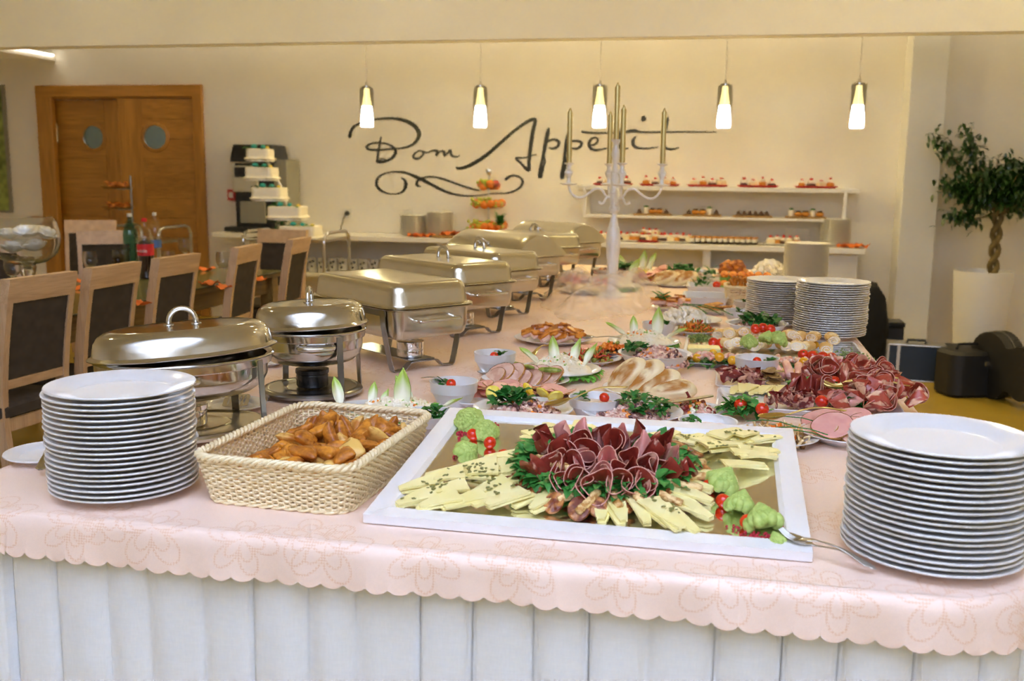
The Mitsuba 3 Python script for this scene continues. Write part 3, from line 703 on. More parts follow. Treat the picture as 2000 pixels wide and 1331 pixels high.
# cured ham, cooked ham: rolled and folded slices
def ham_fn(p, n, uv):
    q = fbm(p.x * 60, p.y * 60, p.z * 60, 3)
    streak = smoothstep(0.62, 0.72, fbm(p.x * 35 + 3, p.y * 90, p.z * 35))
    return mix(mix(lin('#621a16'), lin('#96392c'), q), lin('#e6b8a4'), 0.8 * streak)
mat('m_ham', proc(ham_fn), 0.3, specular=0.6)
mat('m_ham_fat', '#bd8474', 0.35, specular=0.6)
def pink_fn(p, n, uv):
    q = fbm(p.x * 50, p.y * 50, p.z * 50, 3)
    return mix(lin('#d98f8a'), lin('#efbfb2'), q)
mat('m_pink_ham', proc(pink_fn), 0.33, specular=0.5)
def prosc_fn(p, n, uv):
    q = fbm(p.x * 40, p.y * 40, p.z * 40, 3)
    streak = smoothstep(0.50, 0.62, fbm(p.x * 26 + 9, p.y * 60, p.z * 44))
    return mix(mix(lin('#84281a'), lin('#bd5840'), q), lin('#efc8a8'), 0.85 * streak)
mat('m_prosciutto', proc(prosc_fn), 0.32, specular=0.6)
def roll_mesh(seed, R=0.024, L=0.07, turns=1.25, th=0.0016):
    """thin slice rolled to a cone, open end at +z"""
    r = np.random.default_rng(seed)
    nu, nv = 34, 6
    t = np.linspace(0, 1, nu)[:, None]; s_ = np.linspace(0, 1, nv)[None]
    a = t * turns * 2 * PI + r.uniform(0, 6)
    rad = R * (0.30 + 0.70 * s_) * (1.0 - 0.32 * t) * (1 + 0.10 * np.sin(3 * a + r.uniform(0, 6)))
    x, y = rad * np.cos(a), rad * np.sin(a) * r.uniform(0.72, 0.95)
    z = s_ * L + 0.007 * np.sin(2 * a + r.uniform(0, 6)) * s_
    P = np.stack([x + 0 * s_, y + 0 * s_, z + 0 * t], -1)
    P[..., 0] += 0.010 * r.uniform(-1, 1) * s_ ** 2
    return sheet(P, th), sheet(np.concatenate([P[:, -1:], P[:, -1:] + [0, 0, 0.0010]], 1) * [1.012, 1.012, 1.0], th * 1.1)
def fold_mesh(seed, w=0.05, L=0.07, th=0.0016):
    """slice folded into a loose standing wave"""
    r = np.random.default_rng(seed)
    nu, nv = 22, 7
    t = np.linspace(-1, 1, nu)[:, None]; s_ = np.linspace(0, 1, nv)[None]
    env = np.sqrt(np.clip(1 - (s_ - 0.25) ** 2 * 1.2, 0.05, 1))
    x = t * w * 0.5 * env
    y = 0.012 * np.sin(t * r.uniform(2.5, 4.5) + r.uniform(0, 6)) * (0.5 + s_) + 0.010 * s_ ** 2 * r.uniform(-1, 1)
    z = s_ * L * (1 - 0.18 * t ** 2) + 0 * t
    return sheet(np.stack([x, y + 0 * x, z], -1), th)
ROLL_H = [tuple(sh(q, mm, True) for q, mm in zip(roll_mesh(20 + i, 0.029 + 0.004 * (i % 3), 0.060), ('m_ham', 'm_ham_fat'))) for i in range(5)]
ROLL_P = [tuple(sh(q, mm, True) for q, mm in zip(roll_mesh(40 + i, 0.023 + 0.003 * (i % 2), 0.060), ('m_pink_ham', 'm_ham_fat'))) for i in range(3)]
FOLD_H = [sh(fold_mesh(60 + i), 'm_ham', True) for i in range(4)]
FOLD_P = [sh(fold_mesh(80 + i, 0.046, 0.06), 'm_pink_ham', True) for i in range(3)]
def axis_at(base, pos, axis, spin=0.0, s=1.0):
    """transform that stands the local z axis along axis at pos"""
    a = np.asarray(axis, float); a /= np.linalg.norm(a)
    x = np.cross([0, 1, 0.2], a); x /= np.linalg.norm(x); y = np.cross(a, x)
    M = np.eye(4); M[:3, 0], M[:3, 1], M[:3, 2], M[:3, 3] = x * s, y * s, a * s, pos
    return base @ T(M.tolist()) @ T().rotate([0, 0, 1], spin)
def add_roll(shapes, name, base, pos, axis, spin, label, group, s=1.0, L=0.06):
    key = thing(name, label, 'ham', group)
    at = axis_at(base, np.asarray(pos) - np.asarray(axis) / np.linalg.norm(axis) * L * s, axis, spin, s)
    part(key, 'slice', shapes[0], at); part(key, 'fat_edge', shapes[1], at)
rng = np.random.default_rng(8)
for j, (u, v, h) in enumerate([(0.3518, 0.1200, 0.052), (0.4220, 0.1484, 0.055), (0.3464, 0.2148, 0.062), (0.3927, 0.2576, 0.066), (0.3812, 0.1006, 0.048), (0.4591, 0.1920, 0.055), (0.3255, 0.1671, 0.052), (0.3006, 0.2176, 0.055), (0.4151, 0.1118, 0.048), (0.3269, 0.2542, 0.062), (0.4249, 0.2100, 0.06), (0.4453, 0.1225, 0.048), (0.2935, 0.1611, 0.048), (0.4810, 0.1961, 0.048), (0.3287, 0.1207, 0.048)]):
    du = (u - CU) / 0.13
    add_roll(ROLL_H[j % 5], 'rolled_ham_slice', TR, (u, v, MZ + h), (du * 0.55, -0.55 + 0.25 * rng.uniform(-1, 1), 0.75), rng.uniform(0, 360), 'dark red rolled slice of cured ham in the pile on the mirror', 'cured ham rolls on the mirror', float(rng.uniform(0.95, 1.15)))
for j, (u, v, h) in enumerate([(0.3536, 0.1858, 0.06), (0.3882, 0.2059, 0.064), (0.3826, 0.1514, 0.056), (0.4658, 0.1338, 0.046)]):
    add_roll(ROLL_P[j % 3], 'rolled_ham_slice', TR, (u, v, MZ + h), ((u - CU) * 3, -0.72, 0.62), rng.uniform(0, 360), 'pink rolled slice of cooked ham, open end up, in the middle of the ham pile', 'cooked ham rolls on the mirror', 1.0)
for j, (u, v, h) in enumerate([(0.3001, 0.3013, 0.03), (0.3323, 0.3072, 0.03), (0.3661, 0.2832, 0.03), (0.3969, 0.3069, 0.03), (0.4389, 0.2616, 0.03), (0.4858, 0.2477, 0.022)]):
    put('folded_ham_slice', FOLD_P[j % 3], axis_at(TR, (u, v, MZ + h), ((u - CU) * 3, 0.05, 1.0), rng.uniform(-25, 25), 0.92), 'pink folded slice of cooked ham standing at the back of the ham pile', 'ham', 'cooked ham slices standing at the back of the pile')
for j, (u, v, h) in enumerate([(0.2833, 0.2698, 0.02), (0.2797, 0.1683, 0.012), (0.5001, 0.2201, 0.01), (0.4633, 0.3032, 0.026), (0.4176, 0.3308, 0.03), (0.2763, 0.3108, 0.02), (0.4605, 0.2567, 0.02), (0.3681, 0.2856, 0.03), (0.3099, 0.2400, 0.02), (0.4227, 0.1740, 0.015), (0.4874, 0.1965, 0.01)]):
    put('folded_ham_slice', FOLD_H[j % 4], axis_at(TR, (u, v, MZ + h), ((u - CU) * 5, -0.4, 1.0), rng.uniform(0, 360), 0.95), 'dark red folded slice of cured ham draped in the pile on the mirror', 'ham', 'cured ham slices draped in the pile')

# lamb's lettuce around the ham
def lettuce_fn(p, n, uv):
    return mix(lin('#17551f'), lin('#4f9440'), fbm(p.x * 90, p.y * 90, p.z * 90))
mat('m_lettuce', proc(lettuce_fn), 0.38, specular=0.45)
def parsley_fn(p, n, uv):
    return mix(lin('#0f3f16'), lin('#2f7a2c'), fbm(p.x * 90, p.y * 90, p.z * 90))
mat('m_parsley', proc(parsley_fn), 0.5)
def ring_place(i):
    a = rng.uniform(0, 2 * PI); f = rng.uniform(0.80, 1.16)
    return (CU + 0.138 * f * math.cos(a), CV - 0.004 + 0.115 * f * math.sin(a), MZ + rng.uniform(0.006, 0.040)), a + rng.uniform(-1.6, 1.6), rng.uniform(-0.1, 1.1)
put('lamb_lettuce', sh(leaf_mesh(rng, 900, ring_place, (0.030, 0.020), 0.6), 'm_lettuce', True), TR, 'green lamb\'s lettuce leaves in a ring around the ham on the mirror', 'lettuce', kind='stuff')

# sesame breadsticks, sausage slices, tomatoes, romanesco, peppercorns, seeds
def bread_fn(p, n, uv):
    k = fbm(p.x * 150, p.y * 150, p.z * 150, 3)
    return mix(lin('#b07d3c'), lin('#e3c48a'), smoothstep(0.3, 0.6, k))
mat('m_breadstick', proc(bread_fn), 0.6)
def stick_mesh(L, seed):
    n = 16; t = np.linspace(0, 1, n)
    m = tube(np.column_stack([t * L, 0.002 * np.sin(t * 5 + seed), 0.001 * np.sin(t * 9)]), 0.0075 * (0.82 + 0.18 * np.sin(PI * t) ** 0.4), 10)
    v = np.array(m.vertices); v += 0.0016 * (meshkit.noise(v * 420 + seed) - 0.5)[:, None] * 2 * np.array([0.3, 1, 1])
    return trimesh.Trimesh(v, m.faces, process=False)
for j, ((u0, v0), (u1, v1), h0, h1) in enumerate(zip(
        [(0.2134, 0.2549), (0.2522, 0.2360), (0.2598, 0.4287), (0.3194, 0.0863), (0.3556, 0.0556), (0.4225, 0.0822), (0.4757, 0.0876), (0.5256, 0.1157), (0.5561, 0.1801), (0.5728, 0.2324), (0.5588, 0.3045), (0.4912, 0.3760), (0.2266, 0.2662)],
        [(0.2714, 0.2260), (0.3275, 0.1678), (0.2908, 0.3603), (0.3605, 0.1300), (0.3885, 0.1055), (0.4125, 0.1101), (0.4510, 0.1052), (0.4843, 0.1236), (0.4949, 0.1705), (0.5114, 0.1969), (0.5113, 0.2371), (0.4713, 0.3096), (0.2749, 0.2673)],
        (.020, .034, .022, .020, .018, .018, .018, .020, .022, .022, .020, .02, .02), (.034, .046, .034, .036, .034, .032, .032, .03, .032, .034, .032, .03, .03))):
    L = math.hypot(u1 - u0, v1 - v0); L = max(L, 0.04)
    put('breadstick', sh(stick_mesh(L, j), 'm_breadstick', True), ATR(u0, v0, h0, rz=math.degrees(math.atan2(v1 - v0, u1 - u0)), ry=-math.degrees(math.asin(min(0.5, (h1 - h0) / L)))),
        'sesame breadstick poking out of the ham pile on the mirror', 'breadstick', 'sesame breadsticks on the mirror')
def salami_fn(p, n, uv):
    k = fbm(p.x * 110, p.y * 110, p.z * 110, 3)
    return mix(lin('#66280f'), lin('#b87a40'), smoothstep(0.35, 0.7, k))
mat('m_salami', proc(salami_fn), 0.38, specular=0.5)
def disc(r, th, seed, sy=0.85):
    m = lathe([(0, 0), (r * 0.9, 0), (r, th * 0.3), (r, th * 0.75), (r * 0.93, th), (0, th)], 20, 1, sy)
    v = np.array(m.vertices); v += 0.0012 * (meshkit.noise(v * 300 + seed) - 0.5)[:, None] * 2
    return trimesh.Trimesh(v, m.faces, process=False)
SAL = [sh(disc(0.019 + 0.002 * i, 0.007, i), 'm_salami', 45) for i in range(3)]
for j, (u, v) in enumerate([(0.2378, 0.3670), (0.2129, 0.3229), (0.1987, 0.2710), (0.2156, 0.2227), (0.2254, 0.1917), (0.2383, 0.1650), (0.2713, 0.1354), (0.3124, 0.0872), (0.3571, 0.0724), (0.3866, 0.0849), (0.4292, 0.1056), (0.5341, 0.1799), (0.5514, 0.2966), (0.5343, 0.3600), (0.5019, 0.3937), (0.4537, 0.4100), (0.2945, 0.4265), (0.2639, 0.3977), (0.5081, 0.1457), (0.4781, 0.1400)]):
    a = math.degrees(math.atan2(v - CV, u - CU))
    put('sausage_slice', SAL[j % 3], ATR(u, v, 0.014, rz=a, ry=rng.uniform(15, 45)), 'dry brown sausage slice at the rim of the lettuce on the mirror', 'sausage', 'sausage slices around the ham pile')
def tomato_fn(p, n, uv):
    return mix(lin('#b0160a'), lin('#dc3a16'), fbm(p.x * 40, p.y * 40, p.z * 40))
mat('m_tomato', proc(tomato_fn), 0.12, specular=0.6)
mat('m_calyx', '#4a6b22', 0.6)
TOM = sh(blob(3, 0.0128, 0.0128, 0.0122, 0.03, 1.0, 3), 'm_tomato', True)
SCAR = sh(moved(lathe([(0, 0), (0.0022, 0.0), (0.0016, 0.0014), (0, 0.0014)], 8), 0, 0, 0.0115), 'm_calyx', True)
def tomato(at, label, group=None, s=1.0):
    key = thing('cherry_tomato', label, 'tomato', group)
    at = at @ T().scale(s) if s != 1.0 else at
    part(key, 'skin', TOM, at); part(key, 'stem_scar', SCAR, at)
TL_ = [(0.0932, 0.3861), (0.1377, 0.3485), (0.1780, 0.2879)] + [(0.5675, 0.2138), (0.5929, 0.1570), (0.6325, 0.0832)]
for (u, v), w in zip(TL_, ('behind the second romanesco piece at the back left of the mirror', 'in the middle of the three at the back left of the mirror', 'nearest the sausage slices at the back left of the mirror',
                           'half hidden by the top right romanesco piece on the mirror', 'between the two upper romanesco pieces at the right of the mirror', 'beside the peppercorns at the right front of the mirror')):
    tomato(ATR(u, v, 0.0118, rz=rng.uniform(0, 360), rx=rng.uniform(30, 80)), 'red cherry tomato ' + w)
def roma_fn(p, n, uv):
    k = fbm(p.x * 120, p.y * 120, p.z * 120)
    return mix(lin('#7f9c3a'), lin('#c0cf78'), k)
mat('m_romanesco', proc(roma_fn), 0.6)
def romanesco(seed, H=0.036, R=0.024):
    bud = trimesh.creation.icosphere(subdivisions=1)
    out = [lathe([(0, 0), (R * 0.6, 0), (R * 0.62, H * 0.3), (R * 0.2, H * 0.9), (0, H)], 14)]
    N = 70
    for i in range(N):
        f = i / N; a = i * 2.39996
        r = R * (1 - f) ** 0.85; s_ = R * (0.30 * (1 - f) + 0.08)
        v = bud.vertices * [s_, s_, s_ * 1.25] 
        out.append(trimesh.Trimesh(v + [r * 0.86 * math.cos(a), r * 0.86 * math.sin(a), H * (0.14 + 0.84 * f)], bud.faces, process=False))
    return cat(out)
ROM = [sh(romanesco(i, 0.040 - 0.004 * i, 0.025), 'm_romanesco', True) for i in range(2)]
RL = [(0.0688, 0.4578), (0.1155, 0.4036), (0.0993, 0.2853)] + [(0.5862, 0.2201), (0.6196, 0.1301), (0.6594, 0.0740), (0.6806, 0.0344)]
for j, ((u, v), w) in enumerate(zip(RL, ('at the back left corner of the mirror', 'between the cherry tomatoes at the back left of the mirror', 'lying alone at the left of the mirror', 'topmost of the row at the right of the mirror',
                           'in the middle of the row at the right of the mirror', 'above the red peppercorns at the right front of the mirror', 'tip under the fork at the right front of the mirror'))):
    put('romanesco_floret', ROM[j % 2], ATR(u, v, 0.008 if j < 6 else 0.0, rz=40 * j, rx=(35, 20, 50, 30, 35, 40, 30)[j], s=(1.15, 1.0, 0.95, 1.15, 0.95, 1.15, 0.55)[j]), 'light green romanesco floret ' + w, 'romanesco')
mat('m_peppercorn', '#a3182a', 0.4)
pb = trimesh.creation.icosphere(subdivisions=1)
pc = []
for (u, v), n, s_ in zip([(0.0620, 0.4159), (0.1185, 0.4680), (0.1069, 0.3265), (0.0820, 0.2882), (0.0647, 0.3828), (0.0775, 0.1871), (0.1238, 0.4137)] + [(0.6833, 0.1305), (0.6837, 0.0920), (0.6445, 0.0475), (0.6661, 0.0448), (0.6797, 0.0429), (0.6149, 0.0718), (0.5989, 0.0456), (0.5710, 0.0357), (0.6507, 0.1443), (0.6348, 0.0616), (0.6266, 0.0395)],
                         (18, 16, 4, 5, 4, 1, 3, 12, 14, 30, 34, 16, 5, 5, 3, 2, 10, 12), [0.010, 0.009, 0.004, 0.004, 0.004, 0.001, 0.005, 0.010, 0.008, 0.012, 0.013, 0.008, 0.010, 0.012, 0.006, 0.004, 0.01, 0.01]):
    for i in range(n):
        pc.append(trimesh.Trimesh(pb.vertices * 0.0024 + [u + rng.normal(0, s_ * 0.6), v + rng.normal(0, s_ * 0.6), MZ + 0.0022 + (0.003 if i % 4 == 3 else 0)], pb.faces, process=False))
put('peppercorns', sh(cat(pc), 'm_peppercorn', True), TR, 'red peppercorns scattered in the corners of the mirror', 'peppercorns', kind='stuff')
mat('m_seed', '#6b6a35', 0.5)
sd = blob(2, 0.0045, 0.0024, 0.0011, 0.05, 1, 1)
sp = []
for (u, v), n, s_ in zip([(0.0502, 0.0787), (0.0872, 0.0955), (0.1139, 0.1205), (0.1431, 0.1886), (0.1631, 0.1605), (0.1807, 0.1587), (0.1084, 0.1713), (0.1815, 0.2012), (0.1471, 0.2166), (0.1943, 0.1011), (0.2103, 0.0944), (0.2368, 0.1140), (0.1977, 0.1313)] + [(0.4613, 0.1324), (0.4787, 0.1357), (0.4651, 0.1098), (0.4795, 0.0988), (0.5117, 0.1071), (0.5172, 0.0747), (0.5278, 0.0900), (0.5285, 0.1594), (0.2454, 0.4361), (0.2129, 0.4301), (0.2558, 0.4313)]
                         + [(0.6655, 0.4729), (0.6484, 0.4840), (0.6284, 0.4731), (0.6135, 0.4668), (0.5963, 0.4426), (0.5422, 0.4291), (0.5276, 0.4229), (0.5820, 0.4023), (0.5681, 0.3700), (0.5848, 0.3763), (0.6468, 0.3911), (0.6195, 0.4228), (0.5136, 0.4308), (0.5945, 0.3523)],
                         [14, 14, 14, 16, 16, 10, 4, 6, 5, 4, 3, 3, 3] + [4, 5, 3, 4, 8, 8, 4, 3, 8, 3, 5] + [2, 2, 3, 4, 3, 3, 3, 6, 6, 7, 2, 3, 4, 4], [0.014] * 6 + [0.006] * 7 + [0.007] * 11 + [0.008] * 14):
    for i in range(n):
        su, sv = u + rng.normal(0, s_ * 1.1), v + rng.normal(0, s_ * 0.75)
        q = moved(sd, su, sv, MZ + cheese_top(su, sv) + 0.0016, rz=rng.uniform(0, 360), rx=rng.uniform(-15, 15))
        sp.append(q)
put('pumpkin_seeds', sh(cat(sp), 'm_seed', True), TR, 'dark green pumpkin seeds sprinkled over the cheese on the mirror', 'seeds', kind='stuff')

# fork and spoon across the right corner of the frame
def spoon_mesh(L=0.205, bowl=(0.033, 0.021), dip=0.009, arch=0.012):
    nu, nv = 26, 9
    t = np.linspace(0, 1, nu); s_ = np.linspace(-1, 1, nv)
    bl = bowl[0] * 2 / L
    x = t * L
    w = np.where(t < bl, bowl[1] * np.sqrt(np.clip(1 - ((t / bl) * 2 - 1) ** 2, 0.015, 1)), 0.0)
    hw = 0.0035 + 0.0055 * np.clip((t - 0.55) / 0.4, 0, 1) ** 1.3
    tipw = np.sqrt(np.clip(1 - np.clip((t - 0.94) / 0.06, 0, 1) ** 2, 0.05, 1))
    w = np.maximum(w, np.where(t > bl * 0.9, hw * tipw, 0))
    zc = np.where(t < bl, -dip * np.sin(PI * np.clip(t / bl, 0, 1)) , 0) + arch * np.sin(PI * np.clip((t - bl) / (1 - bl), 0, 1)) ** 1.2
    P = np.zeros((nu, nv, 3))
    P[..., 0] = x[:, None]; P[..., 1] = w[:, None] * s_[None]
    cup = np.where(t < bl, dip * np.sin(PI * np.clip(t / bl, 0, 1)) ** 0.7, -0.0012)
    P[..., 2] = zc[:, None] + cup[:, None] * (s_ ** 2)[None]
    return sheet(P, 0.0016)
def fork_mesh(L=0.205, tines=4):
    out = []
    w = 0.0245
    for i in range(tines):
        y = (i - (tines - 1) / 2) * w / tines
        t = np.linspace(0, 1, 7)
        out.append(tube(np.column_stack([t * 0.055, y * (0.9 + 0.1 * t), -0.010 * np.sin(t * PI * 0.9)]), 0.0017, 5))
    nu, nv = 20, 5
    t = np.linspace(0, 1, nu); s_ = np.linspace(-1, 1, nv)
    hw = np.interp(t, [0, 0.1, 0.22, 0.55, 0.95, 1], [w / 2, w / 2, 0.0035, 0.0035, 0.010, 0.004])
    P = np.zeros((nu, nv, 3)); P[..., 0] = (0.05 + t * (L - 0.05))[:, None]; P[..., 1] = hw[:, None] * s_[None]
    P[..., 2] = (-0.003 + 0.003 * np.clip(t * 5, 0, 1) + 0.012 * np.sin(PI * t) ** 1.2)[:, None] - 0.001 * (s_ ** 2)[None]
    out.append(sheet(P, 0.0018))
    return cat(out)
SPOON_S, FORK_S = sh(spoon_mesh(), 'm_steel', True), sh(fork_mesh(), 'm_steel', True)
SPOON_G, FORK_G = sh(spoon_mesh(), 'm_gold_cutlery', True), sh(fork_mesh(), 'm_gold_cutlery', True)
x0, y0 = 0.117,1.564
x1, y1 = 0.249,1.494
a_ = math.degrees(math.atan2(y1 - y0, x1 - x0))
q_ = math.hypot(x1 - x0, y1 - y0) / 0.205
put('serving_spoon', SPOON_S, tf(x0, y0, 0.789, rz=a_, ry=7, s=q_), 'steel spoon lying bowl down over the right front corner of the framed mirror', 'spoon')
put('serving_fork', FORK_S, tf(x0 - 0.005, y0 + 0.004, 0.796, rz=a_ - 3, ry=8, s=q_), 'steel fork lying on the spoon at the right front corner of the framed mirror', 'fork')

# ---------------------------------------------------------------- chafing dishes
def arch_handle(w, h, r, feet=True):
    a = np.linspace(0, PI, 15)
    m = [tube(np.column_stack([w / 2 * np.cos(a), 0 * a, h * np.sin(a) ** 0.8]), r, 10)]
    if feet:
        for s_ in (-1, 1): m.append(moved(lathe([(0, -0.001), (r * 2.0, -0.001), (r * 1.8, 0.003), (0, 0.003)], 12), s_ * w / 2, 0, 0))
    return cat(m)
HANDLE = sh(arch_handle(0.062, 0.042, 0.0058), 'm_chrome', True)
CAN = sh(lathe([(0, 0), (0.040, 0), (0.042, 0.003), (0.042, 0.020), (0.0405, 0.022), (0.0405, 0.026), (0.042, 0.028), (0.042, 0.047), (0.038, 0.050), (0.028, 0.050), (0.027, 0.046), (0, 0.046)], 32), 'm_chrome', 40)
def rect_chafer(Fx, Fy, ang, L, W, label, rim=0.195, lid='flat', handle=True, lid_h=0.076, burner=True, pan_dark=False):
    key = thing('chafing_dish', label, 'chafing dish')
    a = math.radians(ang)
    cx = Fx + L / 2 * math.cos(a) + W / 2 * math.cos(a - PI / 2); cy = Fy + L / 2 * math.sin(a) + W / 2 * math.sin(a - PI / 2)
    at = tf(cx, cy, TZ, rz=ang)
    pan = rrings([(0.040, rim - 0.088), (0.030, rim - 0.090), (0.022, rim - 0.082), (0.016, rim - 0.06), (0.012, rim - 0.004), (0.0, rim - 0.003), (-0.004, rim), (0.0, rim + 0.003), (0.02, rim + 0.003)], L, W, 0.045, 8)
    part(key, 'water_pan', sh(loft(pan), 'm_satin_steel', 40), at)
    if lid == 'flat':
        lr = rrings([(-0.006, rim + 0.003), (-0.008, rim + 0.005), (-0.006, rim + 0.007), (0.006, rim + 0.008), (0.010, rim + 0.014), (0.014, rim + lid_h * 0.6), (0.018, rim + lid_h * 0.80), (0.026, rim + lid_h * 0.93), (0.038, rim + lid_h),
                     (0.060, rim + lid_h + 0.002), (0.064, rim + lid_h + 0.001), (0.10, rim + lid_h + 0.003)], L, W, 0.058, 9)
        lk = part(key, 'lid', sh(loft(lr), 'm_satin_steel', 50), at)
    else:
        n = 22; s_ = np.linspace(0, 1, n)
        prof = np.column_stack([W * (0.5 - s_), lid_h * np.clip(np.sin(PI * s_ ** 0.92), 0, 1) ** 0.85])
        P = []
        for x, k in ((-L / 2, 0.0), (-L / 2 + 0.004, 0.90), (-L / 2 + 0.02, 0.985), (-L / 2 + 0.05, 1.0), (L / 2 - 0.05, 1.0), (L / 2 - 0.02, 0.985), (L / 2 - 0.004, 0.90), (L / 2, 0.0)):
            P.append(np.column_stack([np.full(n, x), prof[:, 0], rim + 0.006 + prof[:, 1] * k]))
        lk = part(key, 'lid', sh(grid_mesh(np.array(P)[:, ::-1]), 'm_satin_steel', 40), at)
        part(lk, 'flange', sh(loft(rrings([(-0.008, rim + 0.003), (-0.010, rim + 0.005), (-0.008, rim + 0.008), (0.02, rim + 0.008)], L, W, 0.03, 6)), 'm_satin_steel', 40), at)
    if handle and lid == 'flat':
        part(lk, 'handle', HANDLE, at @ tf(0, 0, rim + lid_h + 0.001))
    if handle and lid != 'flat':
        part(lk, 'handle', HANDLE, at @ tf(0.0, W * 0.40, rim + lid_h * 0.55, rx=-50))
    for s_ in (-1, 1):
        y = np.array([W / 2 - 0.006, W / 2 - 0.010, W / 2 - 0.020, W / 2 - 0.034, W / 2 - 0.040, W / 2 - 0.046, 0.07, 0.05, 0.03, 0.0])
        z = np.array([rim - 0.004, rim - 0.05, 0.09, 0.030, 0.008, 0.003, 0.006, 0.024, 0.026, 0.026])
        y = np.concatenate([y, -y[-2::-1]]); z = np.concatenate([z, z[-2::-1]])
        x0 = s_ * (L / 2 - 0.075)
        P = np.stack([np.column_stack([np.full(len(y), x0 + e), y, z]) for e in (-0.012, 0.012)], 1)
        part(key, 'leg', sh(sheet(P, 0.003), 'm_dark_steel', 30), at)
        hb = tube(np.array([(s_ * (L / 2 - 0.014), -0.075, rim - 0.035), (s_ * (L / 2 + 0.014), -0.074, rim - 0.034), (s_ * (L / 2 + 0.018), -0.068, rim - 0.033), (s_ * (L / 2 + 0.018), 0.068, rim - 0.033), (s_ * (L / 2 + 0.014), 0.074, rim - 0.034), (s_ * (L / 2 - 0.014), 0.075, rim - 0.035)]), 0.0052, 10)
        part(key, 'pan_handle', sh(hb, 'm_chrome', True), at)
    part(key, 'side_rail', sh(bx(-L / 2 + 0.06, L / 2 - 0.06, W / 2 - 0.010, W / 2 - 0.006, rim - 0.022, rim - 0.006), 'm_dark_steel', False), at)
    part(key, 'side_rail', sh(bx(-L / 2 + 0.06, L / 2 - 0.06, -W / 2 + 0.006, -W / 2 + 0.010, rim - 0.022, rim - 0.006), 'm_dark_steel', False), at)
    part(key, 'burner_shelf', sh(bx(-L / 2 + 0.075, L / 2 - 0.075, -0.045, 0.045, 0.0275, 0.030), 'm_dark_steel', False), at)
    if burner:
        q = np.array(at.matrix) @ np.array([-L * 0.22, 0, 0.0305, 1])
        put('fuel_can', CAN, tf(q[0], q[1], q[2]), 'shiny fuel can burning under the ' + label.split(',')[0].replace('large ', ''), 'fuel can')
    return key
rect_chafer(-0.905, 2.690, 143, 0.50, 0.305, 'nearest rectangular steel chafing dish, its lid without a handle', handle=False)
rect_chafer(-0.902, 3.360, 144, 0.54, 0.305, 'second rectangular steel chafing dish from the front, arched handle on its lid')
rect_chafer(-0.892, 3.900, 144, 0.53, 0.295, 'third rectangular steel chafing dish, in front of the domed one')
rect_chafer(-0.915, 4.470, 143, 0.56, 0.32, 'steel chafing dish with domed roll top lid, fourth in the row', rim=0.205, lid='roll', lid_h=0.105)
rect_chafer(-0.895, 5.100, 143, 0.50, 0.30, 'rectangular steel chafing dish, fifth in the row behind the roll top one', rim=0.205)
rect_chafer(-0.850, 5.560, 143, 0.52, 0.32, 'farthest steel chafing dish with a low domed lid', rim=0.205, lid='roll', lid_h=0.105, burner=False)

